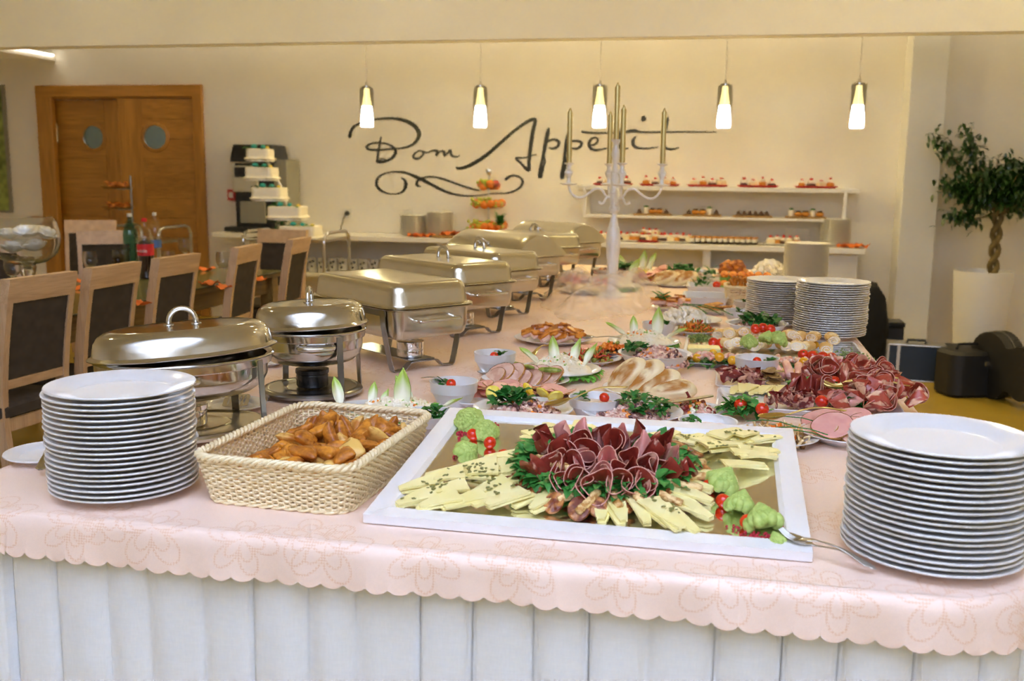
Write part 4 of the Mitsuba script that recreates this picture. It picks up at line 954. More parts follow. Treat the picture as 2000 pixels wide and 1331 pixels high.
def round_chafer(cx, cy, rz, sx, sy, label, tilt, burner_label, name_lid_h=0.062, R=0.148):
    key = thing('chafing_dish', label, 'chafing dish')
    at = tf(cx, cy, TZ, rz=rz)
    S = dict(n=64, sx=sx, sy=sy)
    pan = [(0, 0.088), (R * 0.55, 0.089), (R * 0.74, 0.097), (R * 0.86, 0.113), (R * 0.90, 0.130), (R * 0.905, 0.134), (R * 0.91, 0.172), (R * 0.97, 0.176), (R * 0.985, 0.179), (R * 0.97, 0.182), (R * 0.93, 0.180), (R * 0.90, 0.178), (R * 0.88, 0.135), (R * 0.7, 0.105), (0, 0.100)]
    part(key, 'pan', sh(lathe(pan, **S), 'm_steel', 40), at)
    part(key, 'pan_band', sh(lathe([(R * 0.945, 0.158), (R * 0.955, 0.160), (R * 0.955, 0.176), (R * 0.945, 0.178), (R * 0.945, 0.158)], **S), 'm_steel', 30), at)
    lid = [(R * 0.93, 0.002), (R * 1.0, 0.0), (R * 1.02, 0.002), (R * 1.025, 0.004), (R * 1.0, 0.007), (R * 0.975, 0.010), (R * 0.965, 0.020), (R * 0.945, 0.036), (R * 0.90, 0.049), (R * 0.83, 0.057), (R * 0.76, 0.0605), (R * 0.735, 0.0605), (R * 0.72, 0.0595), (R * 0.4, 0.0615), (0, 0.0625)]
    la = at @ tf(0, 0, 0.187, rz=-rz) @ tf(0, 0, 0, rx=tilt[0], ry=tilt[1]) @ tf(rz=rz)
    lk = part(key, 'lid', sh(lathe(lid, **S), 'm_steel', 40), la)
    part(lk, 'handle', sh(arch_handle(0.060, 0.036, 0.0060), 'm_chrome', True), la @ tf(0, 0, 0.062, rz=-rz + (18 if sx > sy else 104)))
    disc = [(0, 0.004), (R * 0.80, 0.004), (R * 0.88, 0.0), (R * 0.90, 0.0), (R * 0.90, 0.006), (R * 0.86, 0.012), (R * 0.80, 0.014), (R * 0.76, 0.010), (R * 0.5, 0.010), (R * 0.46, 0.013), (R * 0.42, 0.010), (0, 0.010)]
    part(key, 'burner_tray', sh(lathe(disc, **S), 'm_dark_steel' if sx == sy else 'm_satin_steel', 40), at @ tf(0, 0, 0.010))
    for k in range(4):
        a = math.radians(45 + 90 * k + (8 if sx == sy else 0)); c, s_ = math.cos(a), math.sin(a)
        pts = []
        for r, z in ((0.955, 0.172), (0.965, 0.12), (0.985, 0.05), (1.0, 0.016), (1.0, 0.002), (0.93, 0.002), (0.88, 0.012)):
            pts.append((R * r * c * sx, R * r * s_ * sy, z))
        pts = np.array(pts); t = np.array([-s_ * sx, c * sy, 0]); t /= np.linalg.norm(t)
        P = np.stack([pts - t * 0.0085, pts + t * 0.0085], 1)
        part(key, 'leg', sh(sheet(P, 0.003), 'm_dark_steel', 30), at)
    for s_ in (-1, 1):
        a = math.radians(-62 if s_ > 0 else 118) - math.radians(rz)
        base = np.array([R * 0.93 * math.cos(a) * sx, R * 0.93 * math.sin(a) * sy, 0.148]); o = np.array([math.cos(a), math.sin(a), 0]); t = np.array([-o[1], o[0], 0])
        q = np.linspace(0, PI, 11)
        part(key, 'pan_handle', sh(tube(base + np.outer(np.cos(q) * 0.043, t) + np.outer(np.sin(q) ** 0.7 * 0.026, o), 0.0068, 10), 'm_chrome', True), at)
    put('fuel_can', sh(lathe([(0, 0), (0.040, 0), (0.042, 0.004), (0.042, 0.030), (0.040, 0.034), (0.044, 0.036), (0.044, 0.046), (0.030, 0.050), (0, 0.050)], 32), 'm_black_gloss' if sx == sy else 'm_chrome', 40), tf(cx, cy, TZ + 0.0225), burner_label, 'fuel can')
    return key
round_chafer(-1.055, 2.445, 0, 1.0, 1.0, 'round steel soup chafing dish with its lid ajar, beside the oval one', (-1.0, -3.0), 'dark fuel can on the burner tray under the round chafing dish')
round_chafer(-1.160, 1.990, 45, 1.36, 1.0, 'oval steel chafing dish with a tilted lid behind the front left plate stack', (-1.0, -4.0), 'shiny fuel can under the oval chafing dish')

# saucers with serving tools beside the chafing dishes
SAUCER = sh(plate_mesh(0.165, h=0.016, n=48, th=0.0035), 'm_porcelain', 40)
for x, y, w in ((*(-1.335,1.739), 'on the table corner behind the front left plate stack'), (*(-1.176,2.231), 'behind the oval chafing dish, holding a slotted turner'), (*(-1.363,2.791), 'behind the round chafing dish leg')):
    put('saucer', SAUCER, tf(x, y, TZ), 'small white saucer ' + w, 'saucer')
x, y = -1.335,1.739
put('serving_fork', FORK_S, tf(x - 0.02, y + 0.06, TZ + 0.024, rz=-62, ry=2), 'steel serving fork lying on the saucer at the left table corner', 'fork')
def turner_mesh():
    g = Polygon(rr(0.085, 0.062, 0.012, 4))
    for i in range(5): g = g.difference(sbox(-0.030, -0.022 + i * 0.0095, 0.030, -0.0175 + i * 0.0095))
    return cat([extr(g, 0.0016), moved(sheet(np.stack([np.column_stack([np.linspace(0.040, 0.24, 12), np.full(12, e), 0.001 + 0.018 * np.sin(np.linspace(0, 2.4, 12))]) for e in (-0.007, 0.007)], 1), 0.002))])
x, y = -1.176,2.231
put('slotted_turner', sh(turner_mesh(), 'm_steel', 30), tf(x + 0.0, y + 0.02, TZ + 0.017, rz=110, ry=-8), 'slotted steel turner lying on the saucer behind the oval chafing dish', 'turner')
put('serving_spoon', SPOON_S, tf(*(-0.664,2.546), TZ + 0.011, rz=140), 'steel spoon half hidden behind the white bowl beside the salad platter', 'spoon')
for i, (x, y) in enumerate([(-0.8915, 4.2590), (-0.8157, 4.6037), (-0.6821, 2.7923)]):
    put('serving_spoon', SPOON_S, tf(x, y, TZ + 0.011, rz=(120, 95, 60)[i]), 'steel spoon on the cloth ' + ('below the third chafing dish', 'beside the leg of the roll top chafing dish', 'left of the meat plate, near the small bowl')[i], 'spoon')

# ---------------------------------------------------------------- candelabra with gold candles and tulle
key = thing('candelabra', 'tall white five armed candelabra in the middle of the buffet table', 'candelabra')
CX, CY = -0.518, 4.866
shaft = [(0, 0), (0.070, 0), (0.072, 0.006), (0.066, 0.012), (0.040, 0.022), (0.030, 0.034), (0.0245, 0.05), (0.0250, 0.09), (0.0285, 0.16), (0.0335, 0.23), (0.0352, 0.27), (0.0335, 0.31), (0.028, 0.335), (0.0275, 0.342), (0.0225, 0.345), (0.0235, 0.352), (0.0215, 0.356),
         (0.0185, 0.375), (0.0142, 0.400), (0.0142, 0.408), (0.021, 0.414), (0.0265, 0.424), (0.0265, 0.436), (0.022, 0.446), (0.019, 0.455), (0.0215, 0.468), (0.0235, 0.480), (0.0215, 0.492), (0.019, 0.500), (0.024, 0.503), (0.0255, 0.508), (0.024, 0.513), (0.021, 0.517),
         (0.021, 0.60), (0.022, 0.605), (0.016, 0.612), (0.012, 0.65), (0.019, 0.675), (0.022, 0.69), (0.019, 0.705), (0.012, 0.73), (0.015, 0.742), (0.024, 0.755), (0.026, 0.760), (0.0, 0.760)]
part(key, 'shaft', sh(lathe(shaft, 40), 'm_white_lacquer', 50), tf(CX, CY, TZ))
arm_pts = np.array([(0.020, 0.486), (0.032, 0.486), (0.045, 0.492), (0.052, 0.510), (0.068, 0.524), (0.088, 0.527), (0.108, 0.518), (0.125, 0.502), (0.145, 0.488), (0.165, 0.481), (0.185, 0.483), (0.203, 0.493), (0.214, 0.508), (0.2215, 0.525), (0.224, 0.543)])
tt = np.linspace(0, len(arm_pts) - 1, 50)
ap = np.column_stack([np.interp(tt, np.arange(len(arm_pts)), arm_pts[:, 0]), 0 * tt, np.interp(tt, np.arange(len(arm_pts)), arm_pts[:, 1])])
for _ in range(2): ap[1:-1] = (ap[:-2] + 2 * ap[1:-1] + ap[2:]) / 4
curl = [(0.034, 0.486), (0.043, 0.478), (0.047, 0.466), (0.053, 0.456), (0.063, 0.452), (0.072, 0.458), (0.071, 0.466)]
cup_prof = [(0, 0.540), (0.030, 0.540), (0.0405, 0.545), (0.041, 0.549), (0.030, 0.550), (0.011, 0.552), (0.0095, 0.572), (0.012, 0.582), (0.019, 0.592), (0.0215, 0.600), (0.019, 0.608), (0.0115, 0.618), (0.0105, 0.632), (0.015, 0.638), (0.024, 0.642), (0.0255, 0.646), (0.019, 0.648), (0.014, 0.640), (0, 0.640)]
ARM = sh(cat([tube(ap, 0.0062, 10), tube(np.array([(x, 0, z) for x, z in curl]), [0.006, 0.006, 0.0055, 0.005, 0.0055, 0.007, 0.006], 10)]), 'm_white_lacquer', True)
CUP = sh(lathe(cup_prof, 32), 'm_white_lacquer', 50)
CANDLE = sh(lathe([(0, 0), (0.0122, 0), (0.0122, 0.243), (0.0115, 0.247), (0.010, 0.248), (0, 0.248)], 24), 'm_gold_candle', 40)
TIP = sh(lathe([(0, 0.246), (0.006, 0.246), (0.0068, 0.252), (0.004, 0.260), (0.0012, 0.266), (0, 0.267)], 14), 'm_gold_candle', True)
names = ('at the left arm', 'at the front arm', 'at the right arm', 'at the back arm')
for k, a in enumerate((183, -76, 3, 104)):
    at = tf(CX, CY, TZ, rz=a)
    ak = part(key, 'arm', ARM, at)
    part(ak, 'candle_cup', CUP, at @ tf(0.224, 0, 0))
    c = thing('gold_candle', 'thin gold candle ' + names[k] + ' of the white candelabra', 'candle', 'gold candles on the candelabra')
    part(c, 'stick', CANDLE, at @ tf(0.224, 0, 0.6415)); part(c, 'tip', TIP, at @ tf(0.224, 0, 0.6415))
c = thing('gold_candle', 'thin gold candle on top of the white candelabra, the tallest', 'candle', 'gold candles on the candelabra')
part(c, 'stick', CANDLE, tf(CX, CY, TZ + 0.7605)); part(c, 'tip', TIP, tf(CX, CY, TZ + 0.7605))

scene['m_tulle_sheet'] = {'type': 'twosided', 'nested': {'type': 'diffuse', 'reflectance': {'type': 'rgb', 'value': [0.82, 0.76, 0.68]}}}
def tulle_weave(p, n, uv):
    return 0.16 + 0.26 * smoothstep(0.45, 0.8, fbm(p.x * 14, p.y * 14, p.z * 14, 3))
scene['m_tulle'] = {'type': 'blendbsdf', 'weight': proc(tulle_weave), 'a': {'type': 'thindielectric', 'int_ior': 1.05}, 'b': {'type': 'twosided', 'nested': {'type': 'diffuse', 'reflectance': {'type': 'rgb', 'value': [0.84, 0.78, 0.71]}}}}
nu, nv = 90, 40
u = np.linspace(0, 2 * PI, nu, endpoint=False)[:, None]; v = np.linspace(0, 1, nv)[None]
rad = (0.035 + 0.29 * v) * (1 + 0.10 * np.sin(3 * u + 0.4) * v + 0.06 * np.sin(7 * u + 1) * v)
x = CX - 0.02 + rad * np.cos(u) * 0.95; y = CY - 0.10 * v ** 0.5 - 0.02 + rad * np.sin(u) * np.where(np.sin(u) > 0, 0.55, 2.1)
q = np.stack([x * 7, y * 7, 0 * x + 3], -1)
prof = 0.025 + 0.075 * np.sin(PI * np.clip(v, 0, 1) ** 0.75) ** 1.2
z = TZ + 0.004 + prof * (0.55 + 0.9 * (1 - np.abs(2 * meshkit.fbm(q, 2) - 1))) * np.clip((1 - v) * 3.5, 0, 1) + 0.010 * np.abs(np.sin(5.5 * u + 3 * v)) * np.clip(v * 2, 0, 1) * np.clip((1 - v) * 4, 0, 1)
put('tulle_cloth', sh(grid_mesh(np.stack([x, y, z], -1), True, False), 'm_tulle', True), None, 'crumpled sheer tulle cloth around the foot of the white candelabra', 'tulle')

# ---------------------------------------------------------------- dishes and food on the table
N_BOWL = [(0, 0.10), (0.58, 0.10), (0.60, 0.0), (0.66, 0.0), (0.70, 0.10), (0.90, 0.54), (0.945, 0.56), (0.95, 0.60), (0.985, 0.96), (1.0, 1.0), (0.97, 1.0), (0.94, 0.96), (0.90, 0.60), (0.66, 0.22), (0, 0.18)]
N_BIG = [(0, 0.08), (0.46, 0.08), (0.48, 0.0), (0.53, 0.0), (0.56, 0.08), (0.74, 0.38), (0.86, 0.72), (0.90, 0.88), (0.99, 0.96), (1.0, 0.985), (0.98, 1.0), (0.88, 0.94), (0.82, 0.74), (0.70, 0.42), (0.5, 0.18), (0, 0.14)]
N_PLATE = [(0, 0.14), (0.55, 0.14), (0.56, 0.0), (0.61, 0.0), (0.64, 0.16), (0.80, 0.52), (0.97, 0.86), (1.0, 0.93), (0.99, 1.0), (0.95, 0.97), (0.80, 0.68), (0.66, 0.38), (0.58, 0.30), (0, 0.30)]
def dish(kind, x, y, r, h, label, rz=0, asp=1.0, m='m_porcelain', cat_=None):
    prof = np.array({'bowl': N_BOWL, 'big': N_BIG, 'plate': N_PLATE}[kind]) * [r, h]
    name, c = {'bowl': ('white_bowl', 'bowl'), 'big': ('salad_bowl', 'bowl'), 'plate': ('serving_plate', 'plate')}[kind]
    return put(name, sh(lathe(prof, 56, 1.0, asp), m, 38), tf(x, y, TZ, rz=rz), label, cat_ or c)
def rect_dish(x, y, w, d, h, label, rz=0, m='m_porcelain', name='rectangular_plate', c='plate', r=0.02):
    rg = rrings([(0.022, 0.0), (0.018, 0.001), (0.004, h - 0.002), (0.0, h - 0.0005), (0.001, h + 0.001), (0.006, h), (0.022, min(h * 0.45, 0.005)), (0.05, min(h * 0.4, 0.0045))], w, d, r, 5)
    return put(name, sh(loft(rg), m, 35), tf(x, y, TZ, rz=rz), label, c)
def stuff(name, label, c, shapes, at=None):
    key = thing(name, label, c, None, 'stuff')
    for nm, mesh, m, sm in shapes: part(key, nm, sh(mesh, m, sm), at, kind='stuff')
    return key
CHUNK = [blob(i, 1, 0.8, 0.65, 0.35, 1.6, 1) for i in range(3)]
CUBES = [rbox(1.5, 1.3, 1.1, 0.2), rbox(1.8, 1.1, 1.0, 0.2)]
RINGS = [moved(tube(np.column_stack([np.cos(np.linspace(0, 4.5, 8)), np.sin(np.linspace(0, 4.5, 8)), 0.15 * np.linspace(0, 4.5, 8)]), 0.42, 5))]
STRIPS = [tube(np.array([(-2.2, 0, 0), (-0.8, 0.3, 0.2), (0.8, -0.2, 0.2), (2.2, 0.2, 0)]), 0.28, 4)]
def in_dome(rg, r, h, asp=1.0, z0=0.0):
    def f(i):
        a = rg.uniform(0, 2 * PI); q = math.sqrt(rg.uniform(0, 1)) * r
        return np.array([q * math.cos(a), q * math.sin(a) * asp, z0 + h * (1 - (q / r) ** 2) * rg.uniform(0.55, 1.0)])
    return f
def flat(name, a, b, s=80, rough=0.4, lo=0.35, hi=0.65):
    A, B = lin(a), lin(b)
    return mat(name, proc(lambda p, n, uv: mix(A, B, smoothstep(lo, hi, fbm(p.x * s, p.y * s, p.z * s, 3)))), rough)
flat('m_octo_dark', '#45262a', '#86584e', 120, 0.3); flat('m_octo_pale', '#c9988a', '#eed6c8', 120, 0.3); flat('m_carrot', '#d56a12', '#ee9a38', 60, 0.4)
flat('m_mayo', '#efe6cc', '#f6f1e0', 60, 0.35); flat('m_pea', '#6f9a3c', '#9bbd62', 60); flat('m_dip', '#cdb89a', '#e4d4ba', 60, 0.35); flat('m_cream', '#ecd9cc', '#f5e8df', 80, 0.4)
flat('m_feta', '#eee9dc', '#f8f5ec', 60, 0.5); flat('m_veg', '#a8842e', '#6e7a2c', 60); flat('m_pepper', '#a8241a', '#d8592e', 60)
flat('m_roast', '#dcae9a', '#eecdbd', 50, 0.4); flat('m_rind', '#8a5a22', '#c08a45', 70); flat('m_crust', '#8a3f0e', '#d0832c', 45, 0.3); flat('m_pickle', '#5d6a1c', '#8f9a3c', 80, 0.3)
flat('m_bread', '#d9b878', '#efdcae', 25, 0.6); flat('m_toast', '#9a5f20', '#c98f42', 40, 0.6, 0.4, 0.6); flat('m_wrap', '#cfa763', '#ecd8ab', 45, 0.5, 0.4, 0.6); flat('m_onion', '#e6d9d8', '#f3ecea', 60)
flat('m_shrimp', '#e39a86', '#f7dccd', 70, 0.3); flat('m_lemon', '#e8c820', '#f3e064', 50, 0.3); flat('m_yellow_tomato', '#e39a12', '#f2bd32', 40, 0.15); flat('m_coppa', '#75241c', '#dcab96', 60, 0.35, 0.45, 0.6)
flat('m_mortadella', '#e0a49a', '#efc4b8', 60, 0.35); flat('m_mushroom', '#6b4a20', '#a98a55', 50); flat('m_herb', '#4f5f22', '#869448', 120, 0.7)
def endive_fn(p, n, uv):
    return mix(lin('#f0f0d8'), lin('#a9c450'), smoothstep(0.45, 1.0, uv.x + 0.55 * dr.abs(uv.y - 0.5)))
mat('m_endive', proc(endive_fn), 0.4)
def curly_fn(p, n, uv): return mix(lin('#3f8f22'), lin('#86c24e'), fbm(p.x * 70, p.y * 70, p.z * 70))
mat('m_curly', proc(curly_fn), 0.45)

def endive_shape(L, w, seed):
    r = np.random.default_rng(seed)
    nu, nv = 14, 7
    t = np.linspace(0, 1, nu)[:, None]; s_ = np.linspace(-1, 1, nv)[None]
    half = w / 2 * (0.35 + 0.65 * np.sin(PI * np.clip(t, 0, 1) ** 0.8 * 0.92 + 0.1)) * (1 - t ** 7)
    P = np.stack([t * L + 0 * s_, half * s_, 0.55 * half * s_ ** 2 + 0.10 * L * t ** 2 + 0.002 * np.sin(9 * t + r.uniform(0, 6)) * s_], -1)
    uv = np.stack([t + 0 * s_, (s_ + 1) / 2 + 0 * t], -1).reshape(-1, 2)
    return sh(sheet(P, 0.0022), 'm_endive', True, uv=np.vstack([uv, uv]))
ENDIVE = [endive_shape(0.10, 0.038, i) for i in range(3)]
def endive(x, y, z, az, up, s, label, group=None):
    put('endive_leaf', ENDIVE[int(abs(az)) % 3], tf(x, y, z, rz=az, ry=-up, s=s), label, 'endive leaf', group)
def parsley(x, y, z, r, h, n, label, size=(0.024, 0.018), seed=1, m='m_parsley', name='parsley', c='parsley', up=(0.1, 1.2)):
    rg = np.random.default_rng(seed)
    def pl(i):
        a = rg.uniform(0, 2 * PI); q = r * math.sqrt(rg.uniform(0, 1))
        return (q * math.cos(a), q * math.sin(a), h * (1 - (q / max(r, 1e-6)) ** 2) * rg.uniform(0.3, 1)), rg.uniform(0, 2 * PI), rg.uniform(*up)
    put(name, sh(leaf_mesh(rg, n, pl, size, 0.6, True), m, True), tf(x, y, z), label, c, kind='stuff')

def octopus(x, y, z, r, h, where, seed, n=(100, 190, 30), s=(0.0055, 0.0095), asp=1.0):
    rg = np.random.default_rng(seed)
    f = in_dome(rg, r, h, asp)
    dome = lathe([(r * 0.96, 0.0), (r * 0.8, h * 0.30), (r * 0.5, h * 0.66), (r * 0.2, h * 0.83), (0, h * 0.86)], 24, 1, asp)
    stuff('octopus_salad', 'octopus salad with carrot pieces ' + where, 'salad',
          (('salad_base', dome, 'm_octo_pale', True), ('octopus_pieces', bits_mesh(rg, n[0], f, s, CHUNK + RINGS), 'm_octo_dark', True), ('pale_pieces', bits_mesh(rg, n[1], f, s, CHUNK + RINGS), 'm_octo_pale', True),
           ('carrot_pieces', bits_mesh(rg, n[2], f, s, CUBES), 'm_carrot', 30)), tf(x, y, z))
def russian(x, y, z, r, h, where, seed, asp=1.0):
    rg = np.random.default_rng(seed)
    def f(i):
        a = rg.uniform(0, 2 * PI); q = math.sqrt(rg.uniform(0, 1))
        return np.array([q * r * 0.95 * math.cos(a), q * r * 0.95 * asp * math.sin(a), h * (1 - q ** 2.6) * rg.uniform(0.92, 1.08)])
    dome = lathe([(r, 0.0), (r * 0.9, h * 0.35), (r * 0.6, h * 0.75), (r * 0.25, h * 0.92), (0, h * 0.95)], 30, 1, asp)
    v = np.array(dome.vertices); v[:, 2] += 0.006 * (meshkit.fbm(v * 80 + seed, 3) - 0.4) * (v[:, 2] > 0.001); dome = trimesh.Trimesh(v, dome.faces, process=False)
    def edge(i):
        a = rg.uniform(0, 2 * PI)
        return (r * 1.02 * math.cos(a), r * 1.02 * asp * math.sin(a), 0.002), a + rg.uniform(-0.5, 0.5), rg.uniform(0.1, 0.6)
    stuff('creamy_salad', 'creamy vegetable salad ' + where, 'salad',
          (('salad_mound', dome, 'm_mayo', True), ('potato_pieces', bits_mesh(rg, 190, f, (0.0055, 0.0085), CUBES), 'm_mayo', 30), ('carrot_pieces', bits_mesh(rg, 40, f, (0.004, 0.0058), CUBES), 'm_carrot', 30), ('peas', bits_mesh(rg, 60, f, (0.0036, 0.0048), CHUNK[:1]), 'm_pea', True),
           ('lettuce_edge', leaf_mesh(rg, 90, edge, (0.028, 0.026), 0.7, True), 'm_curly', True)), tf(x, y, z))
def dip(x, y, z, r, label, m='m_dip'):
    pr = lathe([(r, 0.0), (r * 0.7, 0.003), (r * 0.3, 0.006), (0, 0.007)], 24)
    v = np.array(pr.vertices); v[:, 2] += 0.003 * (meshkit.noise(v * 140) - 0.5)
    put('creamy_dip', sh(trimesh.Trimesh(v, pr.faces, process=False), m, True), tf(x, y, z), label, 'dip', kind='stuff')

# white bowls with dip, a cherry tomato and a parsley leaf
for i, ((x, y, r), h, where, tom, par) in enumerate((
        ((-0.657, 2.422, 0.0631), 0.062, 'left of the roast pork plate', (-0.01, 0.01), (-0.035, 0.02)),
        ((-0.649, 2.860, 0.0636), 0.062, 'beside the second chafing dish leg, left of the creamy salad', (0.0, -0.01), (0.015, 0.01)),
        ((-0.287, 2.384, 0.0661), 0.050, 'between the two octopus salad plates', (0.02, 0.02), (-0.035, 0.02)),
        ((-0.627, 2.102, 0.0623), 0.055, 'between the wicker basket and the framed mirror', None, (0.005, 0.01)),
        ((-0.012, 2.226, 0.0669), 0.046, 'touching the back edge of the framed mirror, right of the octopus', None, (-0.035, 0.015)),
        ((0.117, 2.964, 0.0647), 0.066, 'in front of the mirror tray with wraps', (0.0, 0.0), (0.035, 0.01)),
        ((-0.216, 3.706, 0.0630), 0.050, 'beside the tulle cloth, left of the carrot salad', (-0.025, 0.01), (0.03, 0.0)),
        ((0.093, 4.156, 0.0735), 0.050, 'left of the round plate stacks, behind the octopus bowl', None, (-0.01, 0.0)),
        ((0.132, 4.485, 0.0700), 0.050, 'hidden behind another bowl, in front of the small basket', (0.02, 0.0), (-0.02, 0.0)))):
    dish('bowl', x, y, r, h, 'small white bowl ' + where)
    dip(x, y, TZ + h * 0.62, r * 0.88, ('reddish cream' if i in (3, 4) else 'brown') + ' dip in the small white bowl ' + where, 'm_cream' if i in (3, 4) else 'm_dip')
    if tom: tomato(tf(x + tom[0], y + tom[1], TZ + h * 0.62 + 0.013, rx=50, rz=40 * i), 'cherry tomato in the bowl ' + where)
    big = i in (3,)
    parsley(x + par[0], y + par[1], TZ + h * 0.62 + 0.008, 0.030 if big else 0.012, 0.025 if big else 0.014, 30 if big else 8, 'parsley in the white bowl ' + where, (0.024, 0.018), 30 + i)

# octopus salads
x, y, r = -0.456, 2.323, 0.1229
dish('plate', x, y, r, 0.028, 'round white plate of octopus salad behind the framed mirror, the left one')
octopus(x, y, TZ + 0.010, r * 0.74, 0.030, 'on the left plate behind the framed mirror', 3, (120, 240, 34))
parsley(x - 0.035, y + 0.015, TZ + 0.035, 0.045, 0.030, 75, 'big parsley bunch on the left octopus salad', (0.030, 0.024), 3)
put('serving_spoon', SPOON_G, tf(x + 0.055, y - 0.015, TZ + 0.040, rz=8, ry=-14), 'gold spoon handle resting on the left octopus salad plate', 'spoon')
x, y, r = -0.194, 2.364, 0.1235
dish('plate', x, y, r, 0.028, 'round white plate of octopus salad behind the framed mirror, the right one')
octopus(x, y, TZ + 0.010, r * 0.76, 0.030, 'on the right plate behind the framed mirror', 4, (120, 240, 34))
parsley(x + 0.025, y + 0.01, TZ + 0.034, 0.070, 0.026, 75, 'parsley sprigs on the right octopus salad', (0.026, 0.017), 4)
x, y, r = -0.183, 2.991, 0.1115
dish('big', x, y, r, 0.062, 'large white bowl of octopus salad left of the mirror tray with wraps')
octopus(x + 0.01, y, TZ + 0.030, r * 0.80, 0.050, 'in the large bowl in the middle', 5, (90, 230, 34))
parsley(x - 0.055, y + 0.02, TZ + 0.060, 0.035, 0.025, 40, 'curly parsley on the octopus salad in the large bowl', (0.026, 0.020), 5)
x, y, r = 0.142, 3.798, 0.1169
dish('big', x, y, r, 0.052, 'white bowl of octopus salad in front of the plate stacks')
octopus(x, y, TZ + 0.026, r * 0.80, 0.034, 'in the bowl before the plate stacks', 6, (70, 150, 18))
parsley(x + 0.01, y, TZ + 0.050, 0.075, 0.034, 70, 'parsley on the octopus salad before the plate stacks', (0.036, 0.026), 6)

# creamy salads with endive
x, y, r = -0.763, 2.240, 0.1673
dish('plate', x, y, r, 0.022, 'wide white plate of creamy salad behind the wicker basket', asp=0.62)
russian(x + 0.02, y, TZ + 0.010, r * 0.70, 0.038, 'with endive on the wide plate behind the wicker basket', 7, 0.62)
for px, py, az, up, s, w in ((*(-0.731,2.225), 100, 76, 1.05, 'tallest one standing'), (*(-0.724,2.260), 140, 42, 0.95, 'leaning left'), (*(-0.821,2.261), 92, 62, 0.62, 'short upright one'), (*(-0.795,2.257), 70, 50, 0.5, 'smallest one'),
                             (*(-0.651,2.274), 12, 22, 0.62, 'lying at the right end'), (*(-0.903,2.257), 130, 50, 0.75, 'leaning at the left end')):
    endive(px, py, TZ + 0.022, az, up, s, 'pale endive leaf, ' + w + ', in the salad behind the wicker basket')
x, y, r = -0.447, 2.847, 0.1191
dish('plate', x, y, r, 0.028, 'white plate of creamy salad with endive behind the roast pork')
russian(x, y, TZ + 0.012, r * 0.80, 0.046, 'with endive behind the roast pork', 8)
for dx, dy, az, up, s, w in ((-0.02, 0.0, 115, 68, 0.86, 'middle upright one'), (0.035, 0.01, 60, 62, 0.84, 'leaning right'), (0.07, 0.005, 45, 50, 0.8, 'rightmost'), (-0.075, 0.02, 150, 22, 0.8, 'lying at the left')):
    endive(x + dx, y + dy, TZ + 0.035, az, up, s, 'pale endive leaf, ' + w + ', in the salad behind the roast pork')
x, y, r = -0.249, 3.434, 0.1245
dish('plate', x, y, r, 0.026, 'white plate of creamy salad in front of the tulle cloth')
russian(x, y, TZ + 0.012, r * 0.80, 0.044, 'with endive in front of the tulle cloth', 9)
for dx, dy, az, up, s, w in ((-0.035, 0.0, 105, 64, 0.75, 'second from the left'), (0.045, 0.01, 84, 78, 1.05, 'tallest one upright'), (0.08, 0.0, 20, 20, 0.8, 'lying at the right'), (-0.07, 0.02, 160, 22, 0.85, 'lying at the left')):
    endive(x + dx, y + dy, TZ + 0.036, az, up, s, 'endive leaf, ' + w + ', in the salad before the tulle cloth')
for j, (px, py, w) in enumerate(((1245, 537, 104), (1215, 556, 88))):
    x, y, r = ((-0.466, 5.843, 0.1559), (-0.506, 5.165, 0.1066))[j]
    where = ('at the far end behind the candelabra', 'just right of the candelabra shaft')[j]
    dish('plate', x, y, r, 0.028, 'white plate of creamy salad ' + where)
    russian(x, y, TZ + 0.012, r * 0.75, 0.05, where, 10 + j)
    for dx, az, up, s in ((0.06, 50, 60, 1.2), (0.02, 75, 70, 1.25), (-0.08, 140, 50, 1.2)) if j == 0 else ((0.04, 50, 52, 1.5),):
        endive(x + dx, y, TZ + 0.04, az, up, s, 'yellow green endive leaf on the creamy salad ' + where, 'endive leaves on far salads %d' % j)

# roast pork slices with gherkin
x, y, r = -0.526, 2.710, 0.1260
dish('plate', x, y, r, 0.020, 'white plate of roast pork slices in front of the creamy salad', asp=0.8)
def slice_shape(R, th, sx=1.0, m='m_roast', seed=0):
    a = np.arange(28) / 28 * 2 * PI
    o = np.column_stack([R * sx * np.cos(a) * (1 + 0.05 * np.sin(3 * a + seed)), R * np.sin(a) * (1 + 0.06 * np.sin(2 * a + seed))])
    rg = [np.column_stack([o * f, np.full(28, z)]) for f, z in ((0.96, 0), (1.0, th * 0.2), (1.0, th * 0.8), (0.96, th))]
    rim = loft([np.column_stack([o * f, np.full(28, z)]) for f, z in ((1.012, th * 0.08), (1.03, th * 0.3), (1.03, th * 0.7), (1.012, th * 0.92))], False, False)
    return sh(loft(rg), m, 50), sh(rim, 'm_rind', True)
PORK = [slice_shape(0.036, 0.007, 1.25, 'm_roast', i) for i in range(3)]
def meat_slice(shapes, at, label, group, name='roast_slice', c='meat slice'):
    k = thing(name, label, c, group)
    part(k, 'meat', shapes[0], at); part(k, 'rind', shapes[1], at)
for i in range(10):
    t = i / 9
    px = x + r * (-0.72 + 1.30 * t); py = y + (0.005 if i % 2 else -0.012) - 0.010 * t
    meat_slice(PORK[i % 3], tf(px, py, TZ + 0.014 + 0.012 * (i % 2), rz=-15 + 12 * (i % 3), rx=40 + 3 * (i % 4), ry=-22), 'slice of roast pork on the plate before the creamy salad', 'roast pork slices')
GH = sh(blob(5, 0.034, 0.010, 0.008, 0.08, 2, 2), 'm_pickle', True)
